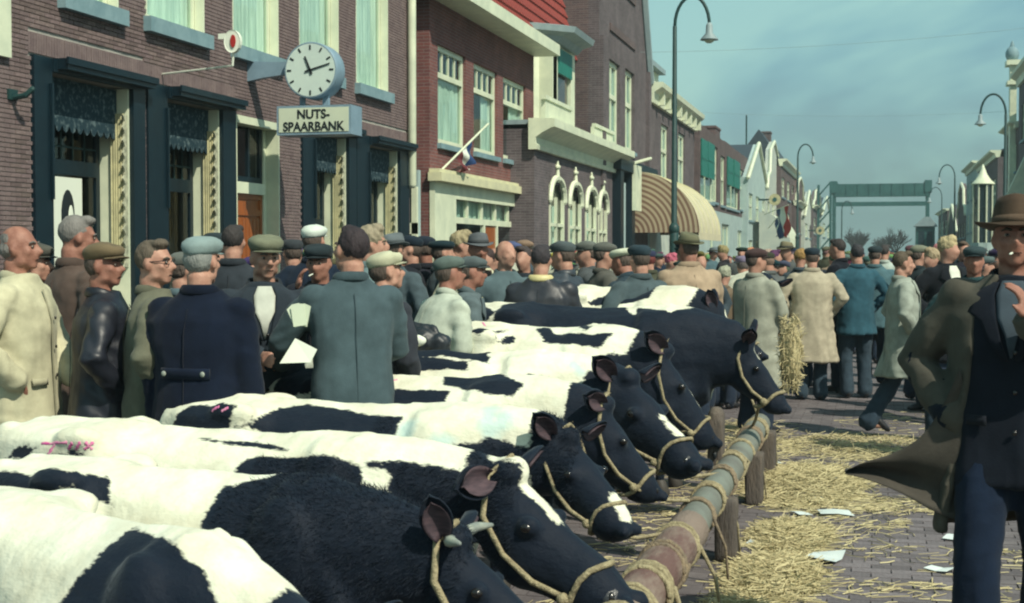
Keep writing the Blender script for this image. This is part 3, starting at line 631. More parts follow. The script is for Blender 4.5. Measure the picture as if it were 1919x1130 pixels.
# awning: quarter-round hood
aw = empty('hood_awning', label='large quarter-round cream awning with brown striped side over a shop front', cat='awning')
yA0, yA1 = Y4(1180), Y4(1236); zH = 2.35; zt = Z4(1184, 322, X4+.0); Rz = zt-zH; Rx = 2.15; n = 16
arc = [(Rx*sin(pi/2*j/n)**1.0, Rz*cos(pi/2*j/n)) for j in range(n+1)]
def shell(nm, poly, ya, yb_, m):
    o = MB().prism(poly, 1, ya, yb_).build(nm, m, aw); o.location = (X4+.02, 0, zH); return o
shell('side_cloth', [(0, 0)] + arc, yA0, yA0+.02, 'awning_ring'); shell('side_cloth', [(0, 0)] + arc, yA1-.02, yA1, 'awning_ring')
outer = arc; inner = [(x*.992, z*.992) for x, z in arc[::-1]]; shell('front_cloth', outer+inner, yA0+.02, yA1-.02, 'awning_plain')
shell('valance', [(Rx, 0), (Rx-.02, 0), (Rx-.02, -.22), (Rx, -.22)], yA0, yA1, 'awning_plain')
for j in range(5): shell('hoop', [(x*1.006+.01, z*1.006+.01) for x, z in arc] + [(x*1.0, z*1.0) for x, z in arc[::-1]], yA0+(yA1-yA0)*(j+.5)/5-.02, yA0+(yA1-yA0)*(j+.5)/5+.02, 'cream_paint')

# ------------------------------------------------------------------ generic row house
def house(label, X, ya, yb_, zt, wallm, wins=(), gm=None, gz=0, cornice=None, roofm='roof_slate', roofh=1.8, side=1, gable=None, depth=9, trim='white_paint', name='row_house', winpaint='white_paint', dormer=None, chim=(), shut=None, shutm='green_shutter', lightw=None):
    r = empty(name, label=label, cat='building'); s = side; ya, yb_ = min(ya, yb_), max(ya, yb_)
    hl = [tuple(w[:4]) for w in wins]
    if gm: wall(MB(), X, X-.3*s, ya, yb_, gz, zt, hl).build('wall', wallm, r); wall(MB(), X+.01*s, X-.3*s, ya, yb_, 0, gz, hl).build('ground_floor_wall', gm, r)
    else: wall(MB(), X, X-.3*s, ya, yb_, 0, zt, hl).build('wall', wallm, r)
    MB().box(X-.31*s, X-depth*s, ya, ya+.3, 0, zt).box(X-.31*s, X-depth*s, yb_-.3, yb_, 0, zt).build('side_wall', wallm, r)
    for w in wins: sash(r, X, *w[:4], depth=.08, s=s, fr=.13, rail=(w[2]+w[3])/2+.1, bars=((w[0]+w[1])/2,) if w[1]-w[0] > .9 else (), paint=winpaint, net='net_curtain')
    if shut:
        for (a, b, c, d) in shut: MB().box(X+.02*s, X+.07*s, a, b, c, d).box(X+.07*s, X+.09*s, a+.05, b-.05, (c+d)/2-.05, (c+d)/2+.05).build('shutter', shutm, r)
    zz = zt
    if cornice: MB().prism([(X-.1*s, zt-.02), (X+.12*s, zt-.02), (X+.16*s, zt+cornice*.5), (X+.42*s, zt+cornice*.75), (X+.45*s, zt+cornice), (X-.2*s, zt+cornice)], 1, ya-.04, yb_+.04).build('cornice', trim, r); zz = zt+cornice
    if gable == 'front':
        ym = (ya+yb_)/2; MB().prism([(ya, zz), (yb_, zz), (ym, zz+roofh)], 0, X-.3*s, X).build('gable', wallm, r); MB().tube([(X+.05*s, ya-.1, zz-.05), (X+.05*s, ym, zz+roofh+.05), (X+.05*s, yb_+.1, zz-.05)], .13, 6).build('gable_coping', trim, r)
        MB().prism([(ya, zz), (yb_, zz), (ym, zz+roofh)], 0, X-depth*s, X-.31*s).build('roof', roofm, r)
    elif gable == 'neck':
        ym = (ya+yb_)/2; w = (yb_-ya)/2; P_ = [(ya, zz), (yb_, zz), (yb_-.1*w, zz+.25*roofh), (yb_-.35*w, zz+.35*roofh), (yb_-.45*w, zz+.85*roofh), (ym, zz+roofh*1.1), (ya+.45*w, zz+.85*roofh), (ya+.35*w, zz+.35*roofh), (ya+.1*w, zz+.25*roofh)]
        MB().prism(P_, 0, X-.3*s, X).build('gable', wallm, r); MB().tube([(X+.04*s, *p) for p in P_[1:]+[P_[0]]], .12, 6).build('gable_coping', trim, r)
        MB().prism([(ya+.2, zz), (yb_-.2, zz), (ym, zz+roofh*.8)], 0, X-depth*s, X-.31*s).build('roof', roofm, r)
    elif roofh: MB().prism([(X-.1*s, zz), (X-(depth/2)*s, zz+roofh), (X-depth*s, zz)], 1, ya+.05, yb_-.05).build('roof', roofm, r)
    for (y, w, h) in chim: MB().box(X-1.2*s, X-1.9*s, y, y+w, zz-.1, zz+h).box(X-1.15*s, X-1.95*s, y-.06, y+w+.06, zz+h, zz+h+.12).build('chimney', 'brick_brown', r)
    if dormer:
        a, b, c, d = dormer; MB().box(X-.6*s, X-3.2*s, a, b, c, d).build('dormer', 'white_paint', r); MB().box(X-.35*s, X-3.4*s, a-.2, b+.2, d, d+.18).build('dormer_cornice', 'zinc', r)
    return r
def mkx(X):
    return (lambda px: on_x(px, 475, X)[0]), (lambda px, py: on_x(px, py, X)[1])
# 5
Yf, Zf = mkx(-7.6)
W5 = [(Yf(a), Yf(b), Zf(a, pb), Zf(a, pt)) for a, b, pt, pb in ((1238, 1252, 230, 338), (1270, 1283, 246, 350))]
h5 = house('dark brick house with white bracketed cornice and white dormer behind the tall lamp', -7.6, Yf(1217), Yf(1300), Zf(1226, 196), 'brick_dark', W5, gm='plaster', gz=3.9, cornice=Zf(1226, 160)-Zf(1226, 196), dormer=(Yf(1219), Yf(1262), Zf(1226, 165), Zf(1215, 97)), roofh=2.2)
for k in range(8): y = Yf(1228)+(Yf(1298)-Yf(1228))*k/7; box('cornice_bracket', 'white_paint', -7.6+.005, -7.6+.32, y-.12, y+.12, Zf(1226, 196), Zf(1226, 172), h5)
MB().box(-7.9, -8.9, Yf(1290), Yf(1310), 0, Zf(1300, 195)).build('party_wall', 'brick_brown', h5)
# 6
Yf, Zf = mkx(-7.6)
W6 = [(Yf(a), Yf(b), Zf(a, pb), Zf(a, pt)) for a, b, pt, pb in ((1312, 1336, 374, 262), (1336, 1344, 378, 272), (1350, 1358, 384, 290), (1361, 1384, 388, 294), (1386, 1396, 392, 316))]
W6 = [(a, b, min(c, d), max(c, d)) for a, b, c, d in W6]
W6 += [(Yf(1330), Yf(1338), .4, 3.0), (Yf(1352), Yf(1366), .4, 3.2), (Yf(1382), Yf(1390), .4, 3.0)]
sh = [(Yf(1312), Yf(1323), Zf(1312, 328), Zf(1312, 258)), (Yf(1324), Yf(1336), Zf(1324, 332), Zf(1324, 264)), (Yf(1361), Yf(1371), Zf(1361, 345), Zf(1361, 292)), (Yf(1373), Yf(1384), Zf(1373, 350), Zf(1373, 298))]
house('brown brick row house with green shutters half over white upstairs windows', -7.6, Yf(1310), Yf(1400), Zf(1312, 232), 'brick_brown', W6, gm='plaster_blue', gz=Zf(1314, 388), roofh=1.6, roofm='roof_tile', chim=((Yf(1334), 2.5, 1.1), (Yf(1380), 2.5, 1.3), (Yf(1394), 3.0, .8)), shut=sh, depth=7)
# 7 .. far left row; each house steps a little into the street as the street narrows
far = [('pale grey plastered house with steep white gable in the left row', -7.3, 1400, 1436, 268, 'plaster_blue', 'front', 3.0, 0), ('white house with a bell gable next to the pale grey plastered one', -7.2, 1436, 1460, 272, 'plaster', 'neck', 4, 0),
       ('brown brick house with a dark blue roof beyond the white gabled houses', -6.9, 1462, 1490, 322, 'brick_brown', None, 5.2, .5), ('narrow brown brick house with grey stone bands beyond the blue roof', -6.6, 1490, 1506, 345, 'brick_brown', 'neck', 2.5, .4),
       ('white gabled house far down the left row by the second lamp', -6.3, 1507, 1522, 358, 'plaster', 'front', 3, 0), ('small dark brick house close to the lift bridge', -6.1, 1523, 1538, 362, 'brick_dark', 'neck', 2.2, .3),
       ('last pale house of the left row before the lift bridge', -5.9, 1539, 1556, 368, 'plaster_blue', 'front', 3, 0)]
for lab, X, a, b, pt, wm_, g, rh, cn in far:
    Yf, Zf = mkx(X); ya, yb_ = Yf(a), Yf(b); zt = Zf((a+b)/2, pt) ; L_ = yb_-ya; ws = []; rh *= .8 if g else .42; zt -= (rh if g else 0)
    nwin = 3 if b-a > 20 else 2; fl = 2 if zt < 8 else 3
    for k in range(nwin):
        for f_ in range(fl):
            c = ya + L_*(k+.5)/nwin; z = .9 + f_*(zt-.6)/fl; ws.append((c-L_*.28/nwin, c+L_*.28/nwin, z, z+(zt-1)/fl*.62))
    hh = house(lab, X, ya, yb_, zt, wm_, ws, gable=g, roofh=rh, cornice=cn or None, depth=8 if g else 3.2, chim=((ya+L_*.3, 1.5, rh+.2),) if g is None else ())
p0 = at_depth(1427, 268, 95)
tag(MB().tube([(p0.x-1, p0.y, 5), (p0.x-1, p0.y, on_y(1427, 216, p0.y)[1])], .06, 6).build('flag_pole', 'iron_green'), 'thin bare pole standing on the roof of the pale grey gabled house', 'pole')
# flags far left
flag('larger Dutch flag hanging over the left pavement beyond the striped awning', at_depth(1432, 402, 75), at_depth(1478, 384, 72), 1.6, 1.5, 3.0, fold=.12)
flag('second red, white and blue flag hanging low before the small blind', at_depth(1440, 428, 80), at_depth(1466, 396, 78), 1.1, 1.1, .4, fold=.12)
# small round awning
a3 = empty('hood_awning', label='small grey hood awning far down the left row under the flags', cat='awning'); q = at_depth(1462, 470, 85); n = 10
arc = [(1.9*sin(pi/2*j/n), 2.3*cos(pi/2*j/n)) for j in range(n+1)]
o = MB().prism([(0, 0)]+arc, 1, 0, .05).build('side_cloth', 'plaster', a3); o.location = (-6.9, q.y, 1.9); o = MB().prism(arc+[(x*.98, z*.98) for x, z in arc[::-1]], 1, .05, 9).build('front_cloth', 'white_paint', a3); o.location = (-6.9, q.y, 1.9)
for px, py, D in ((1452, 374, 78), (1537, 432, 110)):
    p = at_depth(px, py, D); sg_ = empty('round_sign', label='yellow round sign hanging %s' % ('above the flags on the left row' if px < 1500 else 'low near the left end of the bridge'), cat='sign')
    MB().rings([[(p.x+.32*cos(2*pi*i/18), y, p.z+.32*sin(2*pi*i/18)) for i in range(18)] for y in (p.y-.04, p.y+.04)]).build('sign_disc', 'drape', sg_); MB().box(p.x-.9, p.x-.31, p.y-.03, p.y+.03, p.z-.05, p.z+.05).build('bracket', 'iron_green', sg_)
    MB().rings([[(p.x+.12*cos(2*pi*i/12), y, p.z+.12*sin(2*pi*i/12)) for i in range(12)] for y in (p.y-.06, p.y-.045)]).build('emblem', 'bridge_green', sg_)

# ------------------------------------------------------------------ right-hand row (facades face -X)
def rpx(X): return (lambda px: on_x(px, 475, X)[0]), (lambda px, py: on_x(px, py, X)[1])
XR = 6.8
rights = [('dark brick house at the right edge of the street behind the fedora', 1906, 1990, 118, 'brick_dark', None, 2.0, .6), ('narrow dark house with iron balconies beside the tall white pillar', 1884, 1905, 250, 'brick_brown', None, 0, .3),
          ('dark brick house under a slate roof behind the white bell-roofed bay', 1832, 1868, 310, 'brick_dark', None, 1.6, .4), ('grey plastered house beyond the bell-roofed bay', 1810, 1831, 322, 'plaster_blue', None, 1.5, .4),
          ('brown brick house further down the right row', 1794, 1809, 350, 'brick_brown', 'neck', 2.5, 0), ('dark house with a hipped roof near the bridge on the right', 1776, 1793, 385, 'brick_dark', 'front', 2.5, 0), ('last low house of the right row before the bridge', 1758, 1775, 400, 'brick_brown', None, 2., .2)]
for lab, a, b, pt, wm_, g, rh, cn in rights:
    Yf, Zf = rpx(XR); ya, yb_ = Yf(b), Yf(a); zt = Zf((a+b)/2, pt) - (rh if g else 0); L_ = abs(yb_-ya); ws = []
    nw = 3; fl = 2 if zt < 7.5 else 3
    for k in range(nw):
        for f_ in range(fl):
            c = ya+L_*(k+.5)/nw; z = .9+f_*(zt-.6)/fl; ws.append((c-L_*.25/nw, c+L_*.25/nw, z, z+(zt-1)/fl*.6))
    house(lab, XR, ya, yb_, zt, wm_, ws, side=-1, gable=g, roofh=rh, cornice=cn or None, depth=8)
# tall white pillar with finial, bell-roofed bay
pl = empty('white_gable_pillar', label='tall white stone pillar with a ball finial at the right edge', cat='pillar'); Yp = on_x(1893, 475, 6.6)[0]
xa, xb_ = on_y(1884, 300, Yp)[0], on_y(1904, 300, Yp)[0]; zt = on_y(1893, 122, Yp)[1]
MB().box(xa+.2, xb_, Yp, Yp+.8, 0, zt).box(xa+.05, xb_+.15, Yp-.15, Yp+.95, zt-1.0, zt-.8).box(xa, xb_+.2, Yp-.2, Yp+1, zt, zt+.25).build('shaft', 'white_paint', pl); xm = (xa+xb_)/2+.05
MB().ell((xm, Yp+.4, zt+.6), (.34, .34, .42), 12, 7).tube([(xm, Yp+.4, zt+.9), (xm, Yp+.4, zt+1.25)], [.16, .05], 8).build('finial', 'stone_sill', pl, True)
by = empty('bell_roof_bay', label='white bay window under a curved white bell roof on the right row', cat='bay window'); Yq = on_x(1840, 475, 5.9)[0]; q0 = on_y(1818, 346, Yq); q1 = on_y(1866, 346, Yq); r = (q1[0]-q0[0])/2; xm = (q0[0]+q1[0])/2; zt = on_y(1840, 308, Yq)[1]; zb0 = q0[1]
prof = [(1.0, 0), (.98, .05), (.66, .22), (.36, .48), (.18, .78), (.04, 1.0)]
MB().rings([[(xm+r*k*cos(2*pi*i/8+pi/8), Yq+r*k*sin(2*pi*i/8+pi/8), zb0+(zt-zb0)*h) for i in range(8)] for k, h in prof]).build('bell_roof', 'white_paint', by, True)
for i in range(6):
    a_ = 2*pi*i/8+pi*.6; MB().tube([(xm+r*.8*cos(a_), Yq+r*.8*sin(a_), zb0-3.4), (xm+r*.8*cos(a_), Yq+r*.8*sin(a_), zb0)], .055, 6).build('post', 'white_paint', by)
MB().rings([[(xm+r*.72*cos(2*pi*i/8+pi/8), Yq+r*.72*sin(2*pi*i/8+pi/8), z) for i in range(8)] for z in (zb0-3.4, zb0)]).build('glazing', 'glass', by)
MB().rings([[(xm+r*.9*cos(2*pi*i/8+pi/8), Yq+r*.9*sin(2*pi*i/8+pi/8), z) for i in range(8)] for z in (zb0-4.4, zb0-3.4)]).build('apron', 'plaster_blue', by)
MB().box(xm-r*.4, XR, Yq-.5, Yq+1.5, 0, zb0-4.4).build('base', 'plaster', by)
# striped right-side awning slope near the edge
MB()
sa = empty('shop_awning', label='pale awning sloping down beside the dark house at the right edge of the street', cat='awning'); Ya = on_x(1910, 475, 6.4)[0]
MB().prism([(XR, on_y(1919, 240, Ya)[1]), (XR-.1, on_y(1919, 240, Ya)[1]-1), (XR-1.2, 4.0), (XR, 4.0)], 1, Ya-.4, Ya).build('cloth', 'white_paint', sa)

# ------------------------------------------------------------------ lift bridge at the end of the street
br = empty('lift_bridge', label='blue-green steel lift bridge portal spanning the far end of the street', cat='bridge'); YB = 150.
L0, zT0 = on_y(1566, 345, YB); R0 = on_y(1738, 345, YB)[0]; zB0 = on_y(1650, 368, YB)[1]; zl1, zl0 = on_y(1650, 378, YB)[1], on_y(1650, 386, YB)[1]
MB().box(L0, R0, YB, YB+1.2, zB0, zT0).build('top_girder', 'bridge_green', br); MB().box(L0, R0, YB, YB+.4, zl0, zl1).build('lower_beam', 'bridge_green', br)
for k in range(9): x = L0+(R0-L0)*k/8; MB().box(x-.08, x+.08, YB-.06, YB, zB0, zT0).build('stiffener', 'bridge_green', br)
for x in (L0-.2, R0+.1):
    for dy in (0, 4.5): MB().box(x-.12, x+.12, YB+dy, YB+dy+.24, 0, zT0).build('leg', 'bridge_green', br)
    MB().box(x-.35, x+.35, YB-.1, YB+5, zT0-.9, zT0+.3).build('sheave_housing', 'bridge_green', br)
    for k in range(5): MB().tube([(x, YB+.1, 1+k*1.5), (x, YB+4.6, 2.5+k*1.5)], .06, 6).build('brace', 'bridge_green', br)
for x0, x1 in ((L0-1.6, L0-.4),): 
    for k in range(6): MB().tube([(x0, YB-3, .5+k*1.4), (x1, YB-3, 1.9+k*1.4)], .08, 6).build('brace', 'bridge_green', br)
    MB().box(x0-.12, x0+.12, YB-3.1, YB-2.9, 0, zT0-.2).box(x1-.12, x1+.12, YB-3.1, YB-2.9, 0, zT0+.1).build('leg', 'bridge_green', br)
kb = empty('bridge_keeper_hut', label='blue-green keeper hut beside the right leg of the lift bridge', cat='hut'); x0 = on_y(1717, 440, YB-8)[0]; x1 = on_y(1752, 440, YB-8)[0]; z1 = on_y(1730, 424, YB-8)[1]
MB().box(x0, x1, YB-8, YB-5, 0, z1).build('body', 'bridge_green', kb); MB().prism([(x0-.25, z1), (x1+.25, z1), ((x0+x1)/2+.4, z1+.9), ((x0+x1)/2-.1, z1+.9)], 1, YB-8.3, YB-4.7).build('roof', 'zinc', kb)
MB().box(x0+.2, (x0+x1)/2-.1, YB-8.03, YB-8, z1-1.8, z1-.5).box((x0+x1)/2+.1, x1-.2, YB-8.03, YB-8, z1-1.8, z1-.5).build('window', 'glass', kb)

# ------------------------------------------------------------------ street lamps (swan neck)
def lamp(label, base, H, reach, dirx, r=.07, lowr=None, diry=0.):
    t = empty('street_lamp', base, label=label, cat='street lamp', group='swan-neck street lamps'); lowr = lowr or r*1.5
    MB().tube([(0, 0, 0), (0, 0, H*.33), (0, 0, H*.34), (0, 0, H-reach*.8)], [lowr*1.1, lowr, r, r*.7], 10).build('pole', 'iron_green', t, True)
    MB().tube([(0, 0, H*.332), (0, 0, H*.345)], lowr*1.15, 10).build('collar', 'iron_green', t, True)
    pts = []; n = 14; R_ = reach*.62
    for j in range(n+1):
        a = pi*(1-j/n*1.02); k = R_ + R_*cos(a); pts.append((dirx*k*.80, diry*k, H-reach*.8+reach*.85*sin(min(a, pi))*1.0 - (.0)))
    e_ = pts[-1]; MB().tube(pts, r*.55, 8).build('swan_neck', 'iron_green', t, True)
    s_ = reach*.13+.05; MB().rings([[(e_[0]+k*cos(2*pi*i/14), e_[1]+k*sin(2*pi*i/14), e_[2]+z) for i in range(14)] for k, z in ((.04, .08), (s_*.45, .03), (s_*.5, -s_*.8), (s_*1.2, -s_*1.6), (s_*1.25, -s_*1.75))]).build('lamp_shade', 'zinc', t, True)
    MB().ell((e_[0], e_[1], e_[2]-s_*1.75), (s_*.7, s_*.7, s_*.45), 10, 6).build('bulb_glass', 'sign_face', t, True)
    return t
D1 = 26.; g = at_depth(1263, 475, D1); zt = on_y(1300, -4, g.y)[1]; reach = on_y(1330, 30, g.y)[0]-g.x
lamp('tall dark green swan-neck street lamp standing before the striped awning', (g.x, g.y, 0), zt, reach, 1, r=.055, lowr=.085)
for lab, px, pt, pl_, D, dx in (('swan-neck street lamp at the right edge near the white pillar', 1882, 178, 1836, 50, -1), ('swan-neck street lamp in the right row before the bridge', 1788, 310, 1760, 95, -1), ('swan-neck street lamp furthest on the right near the bridge leg', 1764, 352, 1742, 128, -1),
                        ('swan-neck street lamp on the left row beside the blue roof', 1494, 272, 1524, 78, 1), ('swan-neck street lamp furthest on the left under the bridge beam', 1577, 378, 1598, 120, 1)):
    g = at_depth(px, 475, D); zt = on_y(px, pt, g.y)[1]; reach = abs(on_y(pl_, 300, g.y)[0]-g.x); lamp(lab, (g.x, g.y, 0), zt, reach, dx, r=.07)
# overhead wires
for lab, a, b, sag in (('thin overhead wire crossing the sky high between the house rows', at_depth(1200, 98, 40), at_depth(1960, 48, 40), .15), ('fainter overhead wire lower across the sky above the lift bridge', at_depth(1270, 208, 60), at_depth(1940, 205, 60), .25)):
    pts = [a+(b-a)*t + Vector((0, 0, -sag*4*t*(1-t))) for t in [i/16 for i in range(17)]]; tag(MB().tube(pts, .0045, 4).build('overhead_wire', 'zinc'), lab, 'wire')
# ------------------------------------------------------------------ bare trees beyond the bridge
def tree(label, base, H, seed):
    t = empty('bare_tree', base, label=label, cat='tree', group='bare trees beyond the bridge'); R = random.Random(seed)
    MB().tube([(0, 0, 0), (.1, 0, H*.3)], [.28, .2], 7).build('trunk', 'bark', t, True); m = MB()
    def br_(p, d, L_, r, lv):
        q = p + d*L_; m.tube([p, (p+q)/2 + Vector((R.uniform(-1, 1), R.uniform(-1, 1), 0))*L_*.06, q], [r, r*.8, r*.6], 4, cap=False)
        if lv == 0: return
        for _ in range(4 if lv > 1 else 5):
            dd = (d + Vector((R.uniform(-1, 1), R.uniform(-1, 1), R.uniform(-.2, .7)))*.85).normalized(); br_(p + (q-p)*R.uniform(.45, 1), dd, L_*R.uniform(.55, .8), r*.55, lv-1)
    for _ in range(6): br_(Vector((.1, 0, H*.28)), Vector((R.uniform(-.8, .8), R.uniform(-.8, .8), 1)).normalized(), H*.26, .12, 3)
    m.build('crown', 'bark', t)
for px, pt, D, s_ in ((1678, 416, 175, 1), (1598, 412, 180, 2), (1612, 424, 190, 3), (1655, 432, 210, 4)):
    g = at_depth(px, 475, D); tree('bare winter tree %s' % {1: 'as the fullest one under the middle of the bridge beam', 2: 'close to the left leg of the bridge', 3: 'just right of the tree nearest the left bridge leg', 4: 'faint and low left of the fullest tree'}[s_], (g.x, g.y, 0), on_y(px, pt, g.y)[1]*1.0, s_)
# ------------------------------------------------------------------ cattle
def hide_mat():
    m = bpy.data.materials.new('cowhide'); m.use_nodes = True; nt = m.node_tree; N = nt.nodes; L = nt.links; b = N['Principled BSDF']
    b.inputs['Roughness'].default_value = .74; b.inputs['Specular IOR Level'].default_value = .22; b.inputs['Sheen Weight'].default_value = .10; b.inputs['Sheen Roughness'].default_value = .45; b.inputs['Sheen Tint'].default_value = (.62, .75, .85, 1)
    tc = N.new('ShaderNodeTexCoord')
    def noise(scale, st, det=4, rough=.6):
        mp = N.new('ShaderNodeMapping'); mp.inputs['Scale'].default_value = st; L.new(tc.outputs['Object'], mp.inputs[0]); n = N.new('ShaderNodeTexNoise'); n.inputs['Scale'].default_value = scale; n.inputs['Detail'].default_value = det; n.inputs['Roughness'].default_value = rough; L.new(mp.outputs[0], n.inputs['Vector']); return n.outputs['Fac']
    def attr(nm): a = N.new('ShaderNodeAttribute'); a.attribute_name = nm; return a.outputs['Fac']
    def math_(op, a, c): q = N.new('ShaderNodeMath'); q.operation = op; (L.new(a, q.inputs[0]) if not isinstance(a, float) else None); (L.new(c, q.inputs[1]) if not isinstance(c, float) else setattr(q.inputs[1], 'default_value', c)); return q.outputs[0]
    fur = noise(75, (.35, 1, 1.0), 3); soft = noise(9, (1, 1, 1), 3)
    d = math_('ADD', attr('black'), math_('MULTIPLY', math_('SUBTRACT', fur, .5), .050)); d = math_('ADD', d, math_('MULTIPLY', math_('SUBTRACT', soft, .5), .055))
    r = N.new('ShaderNodeMapRange'); r.inputs[1].default_value = -.007; r.inputs[2].default_value = .006; L.new(d, r.inputs[0])
    wv = N.new('ShaderNodeValToRGB'); wv.color_ramp.elements[0].position = .30; wv.color_ramp.elements[0].color = (.52, .50, .38, 1); wv.color_ramp.elements[1].position = .62; wv.color_ramp.elements[1].color = (.72, .73, .60, 1); L.new(noise(3.2, (1, 1, 1), 6, .7), wv.inputs[0])
    bv = N.new('ShaderNodeValToRGB'); bv.color_ramp.elements[0].position = .35; bv.color_ramp.elements[0].color = (.0020, .0065, .0165, 1); bv.color_ramp.elements[1].position = .7; bv.color_ramp.elements[1].color = (.0045, .0085, .0180, 1); L.new(noise(30, (.3, 1, 1), 4), bv.inputs[0])
    mx = N.new('ShaderNodeMix'); mx.data_type = 'RGBA'; L.new(r.outputs[0], mx.inputs[0]); L.new(bv.outputs[0], mx.inputs[6]); L.new(wv.outputs[0], mx.inputs[7]); out = mx.outputs[2]
    for nm, col, st in (('pink', (.62, .045, .24, 1), .75), ('blue', (.22, .52, .58, 1), .40), ('brown', (.30, .20, .12, 1), .35)):
        a = math_('ADD', attr(nm), math_('MULTIPLY', math_('SUBTRACT', noise(60 if nm == 'pink' else 22, (1, 1, 1), 3), .5), .028 if nm == 'pink' else .06)); q = N.new('ShaderNodeMapRange'); q.inputs[1].default_value = .006 if nm == 'pink' else .03; q.inputs[2].default_value = 0. if nm == 'pink' else -.02; q.inputs[3].default_value = 0; q.inputs[4].default_value = st; L.new(a, q.inputs[0])
        m2 = N.new('ShaderNodeMix'); m2.data_type = 'RGBA'; mk = math_('MULTIPLY', q.outputs[0], r.outputs[0]); L.new(mk, m2.inputs[0]); L.new(out, m2.inputs[6]); m2.inputs[7].default_value = col; out = m2.outputs[2]
    L.new(out, b.inputs['Base Color'])
    bp = N.new('ShaderNodeBump'); bp.inputs['Strength'].default_value = .30; bp.inputs['Distance'].default_value = .008; L.new(fur, bp.inputs['Height'])
    bp2 = N.new('ShaderNodeBump'); bp2.inputs['Strength'].default_value = .25; bp2.inputs['Distance'].default_value = .03; L.new(noise(14, (1, 1, 1), 3), bp2.inputs['Height']); L.new(bp2.outputs[0], bp.inputs['Normal']); L.new(bp.outputs[0], b.inputs['Normal'])
    MATS['cowhide'] = m
hide_mat()
def poly_sd(P, poly):
    """signed distance of points P (n,2) to a closed polygon, negative inside"""
    q = np.asarray(poly, float); d = np.full(len(P), 1e9); ins = np.zeros(len(P), bool)
    for i in range(len(q)):
        a, b = q[i], q[(i+1) % len(q)]; e = b-a; w = P-a; t = np.clip((w @ e)/max(e @ e, 1e-9), 0, 1); d = np.minimum(d, np.linalg.norm(w-t[:, None]*e, axis=1))
        c = (a[1] <= P[:, 1]) != (b[1] <= P[:, 1]); xx = a[0] + (P[:, 1]-a[1])/(b[1]-a[1]+1e-12)*(b[0]-a[0]); ins ^= c & (P[:, 0] < xx)
    return np.where(ins, -d, d)
def line_d(P, pts):
    d = np.full(len(P), 1e9)
    for a, b in zip(pts, pts[1:]):
        a, b = np.array(a, float), np.array(b, float); e = b-a; w = P-a; t = np.clip((w @ e)/max(e @ e, 1e-9), 0, 1); d = np.minimum(d, np.linalg.norm(w-t[:, None]*e, axis=1))
    return d
TOPL = [(-.05, .86), (0, .965), (.12, 1.0), (.3, 1.0), (.5, .985), (.75, .975), (.95, .99), (1.08, 1.01), (1.2, .98), (1.35, .9)]
def body_s(p, Lb, h, h2, tl=None):
    """coordinates on the coat: along the body, and from the spine down the right (+) or left (-) flank"""
    xs = np.array([t[0] for t in TOPL])*Lb; zs = np.array([t[1] for t in TOPL])*h
    if tl: xs = np.concatenate([xs[:-2], [t[0] for t in tl]]); zs = np.concatenate([zs[:-2], [t[1] for t in tl]])
    zt = np.interp(p[:, 0], xs, zs); sg = np.where(p[:, 1] > .0, -1., 1.)
    return np.stack([p[:, 0], sg*(np.abs(p[:, 1]) + np.clip(zt-p[:, 2], 0, 9)*.9)], 1)
COWS = {}
mat('wet_nose', (.020, .024, .030), .32, (.045, .045, .05), 30, bump=.4, bscale=90, spec=.5)
mat('pink_chalk', (.60, .10, .30), .95, (.62, .30, .40), 40)
